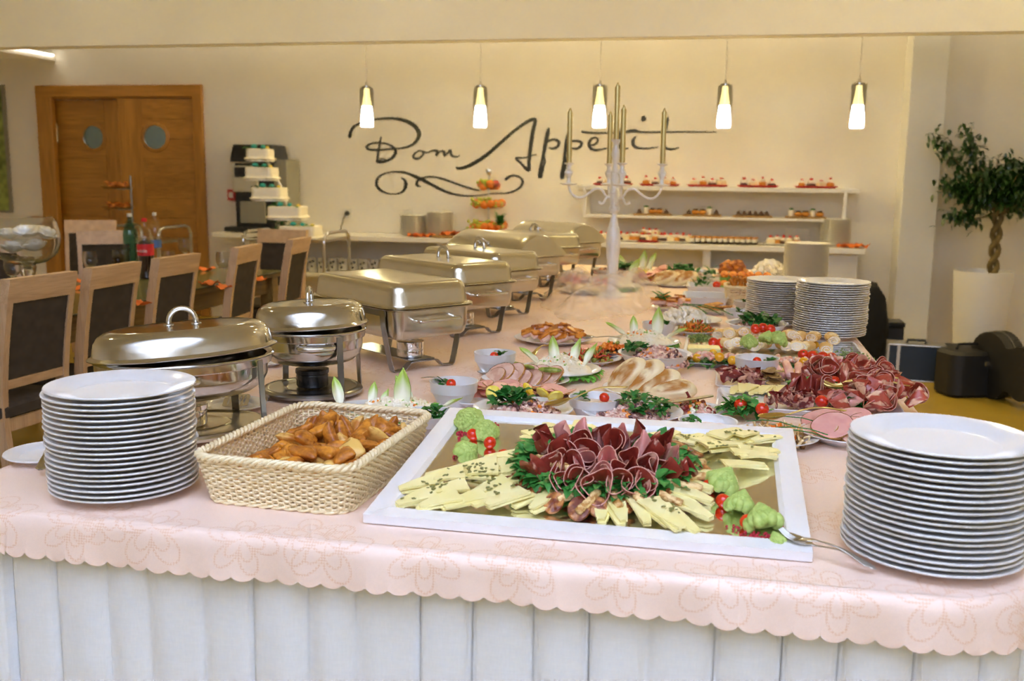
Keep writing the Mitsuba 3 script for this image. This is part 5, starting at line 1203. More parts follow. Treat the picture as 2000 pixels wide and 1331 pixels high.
for dx, dy, a, w in ((0.075, -0.03, -5, 'at the right end of'), (-0.03, 0.03, 120, 'at the back of'), (0.01, 0.0, 140, 'in the middle of')):
    put('gherkin', GH, tf(x + dx, y + dy, TZ + 0.052, rz=a, s=(1.0 if dx > 0.05 else 0.7)), 'green gherkin slice ' + w + ' the roast pork plate', 'gherkin')
x, y, r = -0.396, 3.089, 0.1039
dish('plate', x, y, r, 0.020, 'white plate of grilled vegetables between creamy salad and large bowl')
rg = np.random.default_rng(3)
stuff('grilled_vegetables', 'grilled vegetable strips on the plate behind the creamy salad', 'vegetables', (('pepper_strips', bits_mesh(rg, 40, in_dome(rg, r * 0.68, 0.03), (0.007, 0.011), STRIPS), 'm_pepper', True), ('courgette_slices', bits_mesh(rg, 60, in_dome(rg, r * 0.68, 0.032), (0.008, 0.012), STRIPS + CHUNK), 'm_veg', True)), tf(x, y, TZ + 0.008))

# flat bread rolls leaning on each other
def bread_shape(seed):
    m = blob(seed, 0.068, 0.040, 0.024, 0.07, 1.5, 3, 2.3)
    v = np.array(m.vertices); v[:, 2] += -2.0 * v[:, 0] ** 2
    k = meshkit.fbm(v * 50 + seed, 3)
    t = np.clip((v[:, 2] - 0.009) / 0.006, 0, 1) * np.clip((k - 0.33) * 5, 0, 1)
    col = np.array(lin('#efdcb0'))[None] * (1 - t[:, None]) + np.array(lin('#a9702a'))[None] * t[:, None]
    return sh(trimesh.Trimesh(v, m.faces, process=False), 'm_baked', True, color=col)
mat('m_baked', {'type': 'mesh_attribute', 'name': 'vertex_color'}, 0.6)
BREAD = [bread_shape(i) for i in range(3)]
x, y, r = -0.181, 2.700, 0.1239
dish('plate', x, y, r, 0.014, 'white plate under the four flat bread rolls')
for i, ((gx, gy), h, ry, rx, w) in enumerate((((-0.240,2.616), 0.812, -46, 34, 'leftmost and steepest'), ((-0.194,2.621), 0.812, -42, 34, 'second from the left'), ((-0.155,2.613), 0.800, -28, 30, 'third from the left'), ((-0.114,2.599), 0.792, -8, 16, 'rightmost, lying flat'))):
    put('bread_roll', BREAD[i % 3], tf(gx, gy + 0.012 * (3 - i), h, rz=-4, ry=ry) @ tf(rx=rx), 'toasted flat bread roll, ' + w + ' of the four', 'bread roll')
x, y, r = -0.245, 5.450, 0.1085
dish('plate', x, y, r, 0.014, 'white plate of bread rolls at the far end of the table')
for i, dx in enumerate((-0.055, 0.005, 0.055)):
    put('bread_roll', BREAD[i], tf(x + dx, y + 0.02 * (i % 2), TZ + 0.046, rz=0, ry=-20) @ tf(rx=30, s=1.1), 'toasted bread roll, ' + ('leftmost', 'middle one', 'rightmost')[i] + ' on the far bread plate', 'bread roll')

# sliced meat with crackling, ham platter
x, y, r = -0.570, 3.449, 0.1392
dish('plate', x, y, r, 0.020, 'white plate of crackling meat pieces left of the tulle cloth')
rg = np.random.default_rng(6)
MEAT = [(sh(rbox(0.050, 0.034, 0.016, 0.005), 'm_roast', 30), sh(rbox(0.050, 0.035, 0.007, 0.002, 0, 0, 0.0105), 'm_crust', 30)), (sh(rbox(0.040, 0.038, 0.020, 0.006), 'm_roast', 30), sh(rbox(0.041, 0.039, 0.007, 0.002, 0, 0, 0.0125), 'm_crust', 30))]
for i in range(26):
    a = rg.uniform(0, 2 * PI); q = r * 0.72 * math.sqrt((i + 0.5) / 26)
    k = thing('meat_piece', 'piece of roast meat with brown crackling on the plate left of the tulle', 'meat', 'crackling meat pieces')
    at = tf(x + q * math.cos(a), y + q * math.sin(a), TZ + 0.022 + 0.028 * (1 - i / 26), rz=rg.uniform(0, 360), rx=rg.uniform(-30, 40), ry=rg.uniform(-25, 25))
    for nm, s_ in zip(('meat', 'crackling'), MEAT[i % 2]): part(k, nm, s_, at)
put('serving_spoon', SPOON_S, tf(x + r * 0.6, y - 0.02, TZ + 0.034, rz=-8, ry=4), 'steel spoon on the crackling meat plate, handle pointing to the salad', 'spoon')
put('serving_fork', FORK_G, tf(x + 0.02, y - r * 0.95, TZ + 0.028, rz=-100, ry=6), 'gold fork below the crackling meat plate', 'fork')
x, y, r = -0.330, 3.234, 0.1452
dish('plate', x, y, r, 0.020, 'white plate of ham and orange salad behind the large bowl', asp=0.8)
HAMF = [slice_shape(0.045, 0.0025, 1.0, 'm_pink_ham', i) for i in range(2)]
for i in range(14):
    a = PI * (0.05 + 0.95 * i / 13) + (PI if i % 3 == 2 else 0)
    meat_slice(HAMF[i % 2], tf(x + r * 0.56 * math.cos(a), y + r * 0.45 * math.sin(a), TZ + 0.014 + 0.002 * (i % 4), rz=30 * i, rx=10, ry=8), 'pink ham slice around the orange salad', 'ham slices around the orange salad', 'ham_slice', 'ham')
stuff('carrot_salad', 'orange carrot salad on the ham plate', 'salad', (('carrot_pieces', bits_mesh(rg, 110, in_dome(rg, r * 0.55, 0.035, 0.6), (0.005, 0.009), CHUNK), 'm_carrot', True), ('olives', bits_mesh(rg, 14, in_dome(rg, r * 0.5, 0.04, 0.6), (0.006, 0.008), CHUNK[:1]), 'm_pickle', True)), tf(x, y - 0.01, TZ + 0.010))
x, y, r = -0.083, 3.778, 0.0908
dish('plate', x, y, r, 0.020, 'white plate of carrot strips right of the small bowl')
stuff('carrot_salad', 'carrot and courgette strips on the plate right of the small bowl', 'salad', (('carrot_strips', bits_mesh(rg, 60, in_dome(rg, r * 0.7, 0.032), (0.008, 0.012), STRIPS), 'm_carrot', True), ('courgette_strips', bits_mesh(rg, 45, in_dome(rg, r * 0.7, 0.032), (0.008, 0.012), STRIPS), 'm_veg', True), ('pepper_strips', bits_mesh(rg, 16, in_dome(rg, r * 0.7, 0.036), (0.008, 0.012), STRIPS), 'm_pepper', True)), tf(x, y, TZ + 0.008))
x, y, r = -0.124, 4.063, 0.1413
dish('plate', x, y, r, 0.020, 'white plate of cottage cheese with chives behind the carrot strips')
stuff('cottage_cheese', 'white cottage cheese mound behind the carrot strips', 'cheese', (('curds', bits_mesh(rg, 170, in_dome(rg, r * 0.7, 0.055), (0.010, 0.020), CHUNK), 'm_feta', True),), tf(x - 0.01, y, TZ + 0.008))
CHIVE = sh(tube(np.array([(0, 0, 0), (0.06, 0.004, 0.008), (0.12, 0.0, 0.006), (0.18, -0.01, -0.006)]), 0.0018, 5), 'm_parsley', True)
for i, (dx, dy, a) in enumerate(((-0.02, 0.05, -28), (-0.02, 0.06, -50), (0.0, 0.04, -20), (-0.06, 0.03, -62), (-0.03, 0.02, -35))):
    put('chive_stalk', CHIVE, tf(x + dx, y + dy, TZ + 0.072, rz=a, ry=6, s=(1.0, 0.9, 1.1, 0.6, 0.8)[i]), 'green chive stalk lying across the cottage cheese', 'chive', 'chives on the cottage cheese')
x, y, r = -0.209, 4.437, 0.0887
dish('plate', x, y, r, 0.018, 'white plate of ham cubes right of the tulle cloth')
for i in range(7):
    k = thing('meat_piece', 'thick brown piece of roast ham right of the tulle cloth', 'meat', 'roast ham pieces right of the tulle')
    at = tf(x + r * 0.6 * math.cos(i * 2.4), y + r * 0.5 * math.sin(i * 2.4), TZ + 0.036, rz=50 * i, rx=70 * (i % 2), s=1.35)
    for nm, s_ in zip(('meat', 'crackling'), MEAT[i % 2]): part(k, nm, s_, at)
parsley(x - 0.04, y, TZ + 0.05, 0.02, 0.02, 14, 'green garnish on the ham cubes', (0.04, 0.03), 40)
x, y, r = -0.012, 4.394, 0.0826
dish('plate', x, y, r, 0.016, 'white plate of flat crackers behind the cottage cheese')
CR = sh(rbox(0.07, 0.05, 0.006, 0.002), 'm_toast', 30)
for i in range(8):
    put('cracker', CR, tf(x + r * 0.5 * math.cos(i * 2.4), y + r * 0.5 * math.sin(i * 2.4), TZ + 0.018 + 0.003 * i, rz=35 * i, ry=6), 'flat brown cracker behind the cottage cheese', 'cracker', 'crackers behind the cottage cheese')

# ham and lemon platter behind the left octopus salad
x, y = -0.507,2.490
rect_dish(x, y, 0.285, 0.20, 0.014, 'white rectangular platter of ham and lemon behind the left octopus salad', rz=8)
for i in range(22):
    a = rg.uniform(0, 360)
    meat_slice(HAMF[i % 2], tf(x + 0.012 * (i % 11 - 5) * 1.9, y + 0.035 + 0.035 * (i // 11) + rg.uniform(-0.01, 0.01), TZ + 0.016 + 0.004 * (i % 3), rz=a, rx=14, ry=rg.uniform(-20, 20), s=0.85), 'folded ham slice on the lemon platter', 'ham slices on the lemon platter', 'ham_slice', 'ham')
LEM = sh(moved(disc(0.020, 0.007, 1, 1.0), 0, 0, 0), 'm_lemon', 45)
for i, (px, py) in enumerate([(-0.5548, 2.4263), (-0.4770, 2.4858), (-0.4309, 2.4470), (-0.3908, 2.4206), (-0.4774, 2.4535)]):
    put('lemon_slice', LEM, tf(px, py, TZ + 0.034, rz=60 * i, rx=50, ry=20), 'yellow lemon wedge, ' + ('leftmost', 'top middle', 'second from the right', 'rightmost', 'lower middle')[i] + ' on the ham platter', 'lemon')
x, y, r = -0.053, 2.453, 0.0801
dish('plate', x, y, r, 0.020, 'white plate of bacon salad right of the right octopus salad')
stuff('bacon_salad', 'bacon salad with peas right of the octopus salad', 'salad', (('bacon_pieces', bits_mesh(rg, 70, in_dome(rg, r * 0.72, 0.03), (0.007, 0.012), STRIPS + CHUNK), 'm_coppa', True), ('peas', bits_mesh(rg, 40, in_dome(rg, r * 0.6, 0.034), (0.0045, 0.006), CHUNK[:1]), 'm_pea', True), ('cream_pieces', bits_mesh(rg, 50, in_dome(rg, r * 0.7, 0.028), (0.006, 0.009), CHUNK), 'm_mayo', True), ('carrot_pieces', bits_mesh(rg, 14, in_dome(rg, r * 0.7, 0.034), (0.006, 0.009), CUBES), 'm_carrot', 30)), tf(x, y, TZ + 0.008))
def knife_mesh():
    g = Polygon([(0, -0.009), (0.02, -0.011), (0.10, -0.010), (0.11, -0.006), (0.20, -0.008), (0.205, 0), (0.20, 0.007), (0.11, 0.006), (0.10, 0.009), (0.02, 0.007), (0, 0.002)])
    return extr(g, 0.0022)
x0, y0 = -0.124,2.320
put('table_knife', sh(knife_mesh(), 'm_steel', 30), tf(x + 0.05, y + 0.0, TZ + 0.052, rz=205, ry=6), 'steel knife blade lying over the bacon salad', 'knife')

# vegetable plate with chives and plate of roast ham at the mirror's right back corner
x, y, r = 0.134, 2.241, 0.0986
dish('plate', x, y, r, 0.020, 'white plate of vegetable salad behind the right back corner of the framed mirror')
stuff('vegetable_salad', 'pale vegetable salad behind the right back corner of the framed mirror', 'salad', (('pale_strips', bits_mesh(rg, 80, in_dome(rg, r * 0.74, 0.026), (0.008, 0.013), STRIPS), 'm_wrap', True), ('carrot_pieces', bits_mesh(rg, 24, in_dome(rg, r * 0.74, 0.032), (0.006, 0.009), CUBES), 'm_carrot', 30), ('mushroom_pieces', bits_mesh(rg, 30, in_dome(rg, r * 0.74, 0.028), (0.006, 0.010), CHUNK), 'm_mushroom', True)), tf(x, y, TZ + 0.008))
for i, (dx, dy, a) in enumerate(((-0.06, 0.015, -4), (-0.01, 0.06, 2), (0.0, -0.03, -8), (0.0, -0.055, -12))):
    put('chive_stalk', CHIVE, tf(x + dx, y + dy, TZ + 0.042, rz=a, s=0.62), 'green chive stalk on the vegetable salad', 'chive', 'chives on the vegetable salad')
put('serving_spoon', SPOON_G, tf(x - 0.035, y + 0.052, TZ + 0.046, rz=14, ry=-4), 'gold spoon lying on the vegetable salad', 'spoon')
x, y, r = 0.297, 2.295, 0.1041
dish('plate', x, y, r, 0.024, 'white plate of sliced roast ham behind the front right plate stack')
ROASTH = [slice_shape(0.040, 0.006, 1.2, 'm_pink_ham', i) for i in range(2)]
for i in range(9):
    meat_slice(ROASTH[i % 2] if i % 3 else PORK[i % 3], tf(x - 0.065 + 0.015 * i, y + 0.02 * math.sin(i * 1.7) + (0.035 if i % 2 else -0.02), TZ + 0.022 + 0.008 * (i % 3), rz=-20 + 25 * (i % 4), rx=25, ry=-14), 'slice of roast ham behind the front right plate stack', 'roast ham slices', 'ham_slice', 'ham')

# the two long cold cut platters at the right edge
rect_dish(0.235, 2.622, 0.46, 0.235, 0.016, 'long white platter of cold cuts, the nearer of two at the right edge', rz=-1)
rect_dish(0.225, 2.875, 0.45, 0.235, 0.016, 'long white platter of cold cuts, the farther of two at the right edge', rz=0)
for p_, (y0, nm) in enumerate(((2.69, 'nearer'), (2.945, 'farther'))):
    for i in range(16):
        put('cheese_slice', CH[i % 6], tf(0.045 + 0.0125 * i, y0 + 0.012 * (i % 2), TZ + 0.011 + 0.0022 * (i % 4), rz=75 + 5 * (i % 3), ry=-7, s=0.85), 'pale cheese slice on the ' + nm + ' cold cut platter', 'cheese', 'cheese slices on the %s platter' % nm)
PR = [sh(fold_mesh(200 + i, 0.062, 0.055), 'm_prosciutto', True) for i in range(5)]
PRR = [tuple(sh(q, mm, True) for q, mm in zip(roll_mesh(220 + i, 0.027 + 0.004 * (i % 2), 0.05, 1.4), ('m_prosciutto', 'm_ham_fat'))) for i in range(4)]
rg = np.random.default_rng(21)
for p_, (cx, cy, sx, sy, nm) in enumerate(((0.395, 2.600, 0.120, 0.095, 'nearer'), (0.375, 2.875, 0.125, 0.115, 'farther'))):
    for i in range(34):
        a = rg.uniform(0, 2 * PI); q = math.sqrt(rg.uniform(0, 1))
        px, py = cx + sx * q * math.cos(a), cy + sy * q * math.sin(a)
        hz = TZ + 0.018 + 0.055 * (1 - q ** 2) * rg.uniform(0.6, 1.0)
        if i % 3 == 0:
            add_roll(PRR[i % 4], 'prosciutto_slice', T(), (px, py, hz + 0.028), (rg.uniform(-0.5, 0.5), -0.75, 0.55), rg.uniform(0, 360), 'rolled prosciutto slice in the pile on the %s platter' % nm, 'rolled prosciutto on the %s platter' % nm, 1.0, 0.05)
        else:
            put('prosciutto_slice', PR[i % 5], axis_at(T(), (px, py, hz - 0.012), (rg.uniform(-0.9, 0.9), rg.uniform(-0.8, 0.4), 0.8), rg.uniform(0, 360), float(rg.uniform(0.85, 1.1))), 'draped prosciutto slice in the pile on the %s platter' % nm, 'ham', 'draped prosciutto on the %s platter' % nm)
COP = [sh(fold_mesh(240 + i, 0.045, 0.034), 'm_coppa', True) for i in range(3)]
for cx, cy, sx, sy, n, nm in ((0.195, 2.575, 0.045, 0.035, 16, 'nearer'), (0.075, 2.850, 0.055, 0.038, 16, 'farther')):
    for i in range(n):
        put('coppa_slice', COP[i % 3], axis_at(T(), (cx + rg.uniform(-sx, sx), cy + rg.uniform(-sy, sy), TZ + 0.010 + rg.uniform(0, 0.02)), (rg.uniform(-0.6, 0.6), -0.4, 0.8), rg.uniform(0, 360)), 'marbled folded coppa slice on the %s cold cut platter' % nm, 'cold cut', 'coppa slices on the %s platter' % nm)
for i in range(5):
    put('dried_meat_slice', FOLD_H[i % 4], axis_at(T(), (0.195 + 0.016 * i, 2.655 + 0.006 * (i % 2), TZ + 0.016), (rg.uniform(-0.3, 0.3), 0.2, 1), rg.uniform(0, 360), 0.95), 'dark dried meat slice standing on the nearer platter', 'cold cut', 'dried meat on the nearer platter')
for i in range(6):
    put('folded_ham_slice', FOLD_P[i % 3], axis_at(T(), (0.275 + 0.014 * i, 2.545 + 0.012 * (i % 3), TZ + 0.014), (rg.uniform(-0.5, 0.5), -0.4, 0.8), rg.uniform(0, 360), 0.95), 'pink ham slice folded at the front of the nearer platter', 'ham', 'ham folds on the nearer platter')
MUSH = [sh(disc(0.022, 0.003, i, 0.7), 'm_mushroom', 45) for i in range(2)]
for i in range(14):
    put('mushroom_slice', MUSH[i % 2], tf(0.145 + rg.uniform(-0.03, 0.035), 2.845 + rg.uniform(-0.03, 0.04), TZ + 0.014 + 0.0025 * i, rz=rg.uniform(0, 360), rx=rg.uniform(-25, 25)), 'brown mushroom slice on the farther cold cut platter', 'mushroom', 'mushroom slices')
MORT = sh(tube(np.array([(0, 0, 0), (0.05, 0, 0.002), (0.10, 0, 0)]), 0.0125, 14), 'm_mortadella', True)
for i in range(5):
    put('mortadella_roll', MORT, tf(0.185 + 0.025 * i, 2.905, TZ + 0.022 + 0.004 * (i % 2), rz=100 - 6 * i, ry=-10), 'pink mortadella roll, number %s from the left on the farther platter' % ('one', 'two', 'three', 'four', 'five')[i], 'mortadella')
for j, (px, py, rx_, n, w) in enumerate((((0.068,2.451), 0, 0.052, 95, 'at the left of the nearer platter'), ((0.320,2.552), 0, 0.045, 70, 'beside the cutlery on the nearer platter'), ((0.265,2.741), 0, 0.068, 110, 'along the front of the farther platter'))):
    parsley(px[0], px[1], TZ + 0.016, rx_, 0.034, n, 'lamb\'s lettuce leaves ' + w, (0.030, 0.022), 60 + j, 'm_lettuce', 'lamb_lettuce', 'lettuce', (0.0, 1.2))
for j, (px, py, w) in enumerate(((*(0.063,2.436), 'behind the lettuce on the nearer platter'), (*(0.113,2.404), 'right of the nearer lettuce'), (*(0.261,2.529), 'beside the gold cutlery on it'),
                                 (*(0.216,2.728), 'left one in the lettuce of the farther platter'), (*(0.255,2.762), 'middle one in the lettuce of the farther platter'), (*(0.318,2.793), 'right one in the lettuce of the farther platter'))):
    tomato(tf(px, py, TZ + 0.038, rz=50 * j, rx=40), 'red cherry tomato, ' + w, None, 1.25)
for j, (a, sp_) in enumerate(((200, SPOON_G), (193, FORK_G), (205, FORK_G))):
    put('serving_spoon' if j == 0 else 'serving_fork', sp_, tf(*(0.273,2.611), TZ + 0.062 + 0.006 * j, rz=a - 205, ry=-4), ('gold spoon', 'upper gold fork', 'lower gold fork')[j] + ' lying across the two cold cut platters', 'spoon' if j == 0 else 'fork')

# mirror tray with wraps, shrimps in front of it
k = thing('mirror_tray', 'long mirror tray holding wraps, tomatoes and herbs before the plate stacks', 'serving tray')
part(k, 'mirror', sh(bx(-0.10, 0.475, 3.262, 3.70, TZ + 0.004, TZ + 0.010, 0.002), 'm_mirror', False))
part(k, 'edge', sh(bx(-0.112, 0.487, 3.250, 3.712, TZ, TZ + 0.005, 0.001), 'm_white_paint', False))
rect_dish(-0.005, 3.155, 0.27, 0.12, 0.014, 'dark edged narrow tray of shrimps before the mirror tray, the left one', m='m_dark_steel', name='shrimp_tray', c='serving tray')
rect_dish(0.310, 3.150, 0.27, 0.12, 0.014, 'white narrow tray of shrimps before the mirror tray, the right one', name='shrimp_tray', c='serving tray')
a = np.linspace(0, 4.1, 12)
shr = tube(np.column_stack([0.011 * np.cos(a), 0.011 * np.sin(a), 0.001 * a]), 0.0062 * np.interp(a, [0, 1.5, 3.4, 4.1], [1.0, 1.05, 0.75, 0.35]), 8)
SHR = sh(shr, 'm_shrimp', True)
for j, (x0, nm) in enumerate(((-0.125, 'left'), (0.185, 'right'))):
    for i in range(22):
        put('shrimp', SHR, tf(x0 + 0.022 * (i % 11) + rg.uniform(-0.004, 0.004), 3.125 + 0.032 * (i // 11) + rg.uniform(-0.012, 0.012), TZ + 0.020 + rg.uniform(0, 0.010), rz=rg.uniform(0, 360), rx=rg.uniform(20, 80)), 'pink peeled shrimp on the %s shrimp tray' % nm, 'shrimp', 'shrimps on the %s tray' % nm)
    parsley(x0 + 0.11, 3.15, TZ + 0.010, 0.10, 0.012, 60, 'dark green leaves under the shrimps on the %s tray' % nm, (0.030, 0.018), 80 + j, 'm_parsley', 'lettuce_bed', 'lettuce', (-0.1, 0.4))
YT = sh(blob(4, 0.0145, 0.0145, 0.014, 0.03, 1.0, 3), 'm_yellow_tomato', True)
for j, (px, py, w, hh) in enumerate(((*(0.009,3.082), 'on the left shrimp tray', 0.040), (*(0.048,3.058), 'at the right end of the left shrimp tray', 0.036), (*(0.257,3.064), 'left one on the right shrimp tray', 0.040), (*(0.312,3.097), 'right one on the right shrimp tray', 0.040),
                             (*(0.283,3.482), 'leftmost of the back row on the mirror tray', 0.025), (*(0.326,3.495), 'middle of the back row on the mirror tray', 0.025), (*(0.373,3.508), 'rightmost of the back row on the mirror tray', 0.025),
                             (*(-0.087,3.166), 'left of the cheese block on the mirror tray', 0.025), (*(-0.060,3.127), 'before the cheese block on the mirror tray', 0.025), (*(-0.012,3.235), 'under the cheese block front on the mirror tray', 0.025))):
    put('yellow_tomato', YT, tf(px, py, TZ + hh, rz=33 * j, rx=20), 'yellow cherry tomato ' + w, 'tomato')
for j, (px, py, w) in enumerate(((*(0.272,3.267), 'first of the front row'), (*(0.300,3.255), 'second of the front row'), (*(0.330,3.245), 'third of the front row'), (*(0.355,3.234), 'fourth of the front row'),
                                 (*(-0.013,3.432), 'left one behind the cheese block'), (*(0.013,3.418), 'right one behind the cheese block'), (*(0.125,3.424), 'left one on top of the wraps'), (*(0.150,3.454), 'middle one on top of the wraps'), (*(0.173,3.427), 'right one on top of the wraps'))):
    tomato(tf(px, py, TZ + (0.082 if 'wraps' in w else 0.028), rz=70 * j, rx=45), 'red cherry tomato, ' + w + ' on the mirror tray', None, 1.35)
CHB = sh(rbox(0.105, 0.075, 0.030, 0.004), 'm_cheese', 30)
put('cheese_block', CHB, tf(*(-0.041,3.266), TZ + 0.025, rz=4), 'pale block of cheese on the left of the mirror tray', 'cheese')
sp_ = [(sh(tube(np.array([(0, 0, 0), (0.03, 0, 0.002), (0.06, 0, 0)]), [0.021, 0.023, 0.021], 18, flat=0.75), 'm_wrap', 40), sh(cat([moved(tube(np.column_stack([0 * np.linspace(0, 11, 40), (0.004 + 0.0013 * np.linspace(0, 11, 40)) * np.cos(np.linspace(0, 11, 40)), 0.75 * (0.004 + 0.0013 * np.linspace(0, 11, 40)) * np.sin(np.linspace(0, 11, 40))]), 0.0016, 5), e) for e in (0.0, 0.06)]), 'm_onion', True))]
for i in range(22):
    row, cidx = divmod(i, 8)
    px = 0.02 + 0.048 * cidx + 0.02 * (row % 2); py = 3.44 + 0.058 * row
    k = thing('stuffed_wrap', 'stuffed rolled wrap in the pile on the mirror tray', 'wrap', 'wraps on the mirror tray')
    at = tf(px, py, TZ + 0.030 + (0.026 if row == 1 else 0.0) + (0.012 if row == 2 else 0), rz=-95 + rg.uniform(-28, 28), ry=rg.uniform(-14, 4))
    part(k, 'roll', sp_[0][0], at); part(k, 'filling', sp_[0][1], at, kind='stuff')
for j, (px, py) in enumerate([(0.0983, 3.2171), (0.1873, 3.3251), (0.1924, 3.2642), (0.1568, 3.2953)]):
    put('romanesco_floret', ROM[j % 2], tf(px, py, TZ + 0.062, rz=50 * j, rx=25, s=1.0), 'light green romanesco floret, number %s on the wraps of the mirror tray' % ('one', 'two', 'three', 'four')[j], 'romanesco')
hb = [bits_mesh(rg, 160, (lambda cx, cy, sx, sy: (lambda i: np.array([cx + rg.normal(0, sx), cy + rg.normal(0, sy), TZ + 0.013 + rg.uniform(0, 0.006)])))(*q), (0.0022, 0.004), CHUNK) for q in ((-0.06, 3.62, 0.022, 0.035), (0.435, 3.36, 0.022, 0.05), (0.40, 3.29, 0.04, 0.012))]
put('herb_crumbs', sh(cat(hb), 'm_herb', True), None, 'green herb crumbs in the corners of the mirror tray', 'herbs', kind='stuff')

# far dishes
for j, ((x, y), w, d, h, lab) in enumerate((((-0.063,4.751), 0.215, 0.26, 0.040, 'nearer white rectangular dish right of the far bread plate'), ((-0.061,5.209), 0.215, 0.24, 0.040, 'farther white rectangular dish with herbs behind the first'), ((-0.024,5.726), 0.22, 0.20, 0.02, 'small white rectangular plate behind the two rectangular dishes'))):
    rect_dish(x, y, w, d, h, lab, 0, 'm_porcelain', 'rectangular_dish', 'dish')
    dip(x, y, TZ + 0.019 if h > 0.03 else TZ + 0.010, 0.05, 'brown relish in the ' + lab, 'm_mushroom' if j == 0 else 'm_dip')
    if j: parsley(x - 0.03, y - 0.02, TZ + 0.03, 0.03, 0.05, 16, 'green herb sprig in the ' + lab, (0.05, 0.018), 90 + j); tomato(tf(x + 0.045, y - 0.02, TZ + 0.042), 'red tomato in the ' + lab, None, 1.6)
x, y = 0.137,4.735
basket(0.20, 0.17, 0.22, 0.19, 0.085, 8, 'bread_basket', 'small cream basket of fries left of the plate stacks', tf(x, y + 0.05, TZ), 0.005, 0.02)
FRY = sh(rbox(0.016, 0.016, 0.085, 0.003), 'm_dough', 30)
for i in range(18):
    put('fried_stick', FRY, tf(x - 0.07 + 0.028 * (i % 6), y + 0.0 + 0.04 * (i // 6), TZ + 0.085, rx=rg.uniform(-25, 25), ry=rg.uniform(-25, 25), rz=rg.uniform(0, 90)), 'golden fried stick upright in the small basket', 'fried stick', 'fried sticks in the small basket')
x, y = 0.132,5.470
rect_dish(x, y, 0.30, 0.42, 0.014, 'white platter of orange and green canapes behind the small basket')
CAN_ = [sh(cat([rbox(0.04, 0.04, 0.018, 0.003, 0, 0, 0.009)]), 'm_pea', 30), sh(moved(blob(3, 0.021, 0.021, 0.016, 0.2, 2, 2), 0, 0, 0.030), 'm_carrot', True)]
for i in range(36):
    lvl = 0 if i < 24 else 1
    k = thing('canape', 'orange topped green canape on the platter behind the small basket', 'canape', 'orange and green canapes')
    at = tf(x - 0.11 + 0.044 * (i % 6), y - 0.16 + 0.075 * ((i % 24) // 6) + 0.03 * lvl, TZ + 0.010 + 0.040 * lvl, rz=rg.uniform(0, 90))
    part(k, 'base', CAN_[0], at); part(k, 'topping', CAN_[1], at)
x, y, r = -0.180, 5.685, 0.1242
dish('big', x, y, r, 0.050, 'white bowl of mixed salad at the far end behind the bread plate')
octopus(x, y, TZ + 0.028, r * 0.8, 0.034, 'in the far bowl behind the bread plate', 31, (50, 60, 14), (0.009, 0.015))
parsley(x - 0.02, y, TZ + 0.055, 0.08, 0.04, 44, 'dark green leaves on the far mixed salad', (0.05, 0.036), 91)
dish('bowl', *(-0.102, 5.848, 0.0651), 0.055, 'small white bowl at the far end, right of the mixed salad')
x, y, r = 0.069, 6.101, 0.1136
dish('plate', x, y, r, 0.02, 'white plate of fried chicken pieces at the far end')
CHK = [sh(blob(50 + i, 0.040, 0.026, 0.022, 0.3, 2, 2), 'm_crust', True) for i in range(3)]
for i in range(14):
    put('fried_chicken', CHK[i % 3], tf(x + r * 0.62 * math.cos(i * 2.4) * (0.4 + 0.04 * i), y + r * 0.62 * math.sin(i * 2.4) * (0.4 + 0.04 * i), TZ + 0.03 + 0.05 * (1 - i / 14), rz=50 * i, rx=20 * (i % 3)), 'golden fried chicken piece at the far end', 'fried chicken', 'fried chicken pieces')
x, y, r = 0.291, 6.211, 0.1241
dish('plate', x, y, r, 0.02, 'white plate of white cheese cubes behind the plate stacks')
FET = sh(rbox(0.034, 0.034, 0.030, 0.004), 'm_feta', 30)
for i in range(26):
    q = r * 0.75 * math.sqrt((i + 0.5) / 26)
    put('cheese_cube', FET, tf(x + q * math.cos(i * 2.4), y + q * math.sin(i * 2.4), TZ + 0.022 + 0.065 * (1 - i / 26), rz=40 * i, rx=15 * (i % 4), ry=12 * (i % 3)), 'white cheese cube in the heap behind the plate stacks', 'cheese', 'white cheese cubes')
x, y, r = -0.617, 5.791, 0.1284
dish('big', x, y, r, 0.055, 'large white bowl behind the candelabra shaft')
octopus(x, y, TZ + 0.03, r * 0.8, 0.03, 'in the bowl behind the candelabra shaft', 33, (40, 60, 10), (0.009, 0.015))
parsley(x + 0.07, y, TZ + 0.055, 0.05, 0.03, 30, 'dark green leaves in the bowl behind the candelabra', (0.05, 0.036), 93)
dish('big', *(-0.590, 5.288, 0.0820), 0.055, 'glassy white bowl left of the candelabra shaft')
for j, ((x, y, r), lab) in enumerate((((-0.417, 5.530, 0.1192), 'right of the candelabra with yellow fruit'), ((-0.295, 5.807, 0.0770), 'behind the far bread plate'), ((-0.735, 5.233, 0.1144), 'left of the candelabra, under the chafing dishes'))):
    dish('plate', x, y, r, 0.016, 'white plate of ham slices ' + lab)
    for i in range(11):
        meat_slice(HAMF[i % 2], tf(x + r * 0.55 * math.cos(i * 2.4), y + r * 0.5 * math.sin(i * 2.4), TZ + 0.016 + 0.004 * i, rz=40 * i, rx=30 * (i % 2), ry=-20, s=1.1), 'pink ham slice on the plate ' + lab, 'ham slices ' + lab, 'ham_slice', 'ham')
    if j == 0:
        stuff('pineapple_pieces', 'yellow pineapple pieces on the ham plate right of the candelabra', 'fruit', (('pieces', bits_mesh(rg, 34, in_dome(rg, r * 0.7, 0.06), (0.012, 0.02), CHUNK), 'm_lemon', True),), tf(x, y, TZ + 0.014))
x, y, r = -0.651, 5.010, 0.1562
dish('plate', x, y, r, 0.016, 'white plate of toasts with tomato left of the candelabra foot')
TOA = sh(rbox(0.075, 0.055, 0.016, 0.005), 'm_bread', 30)
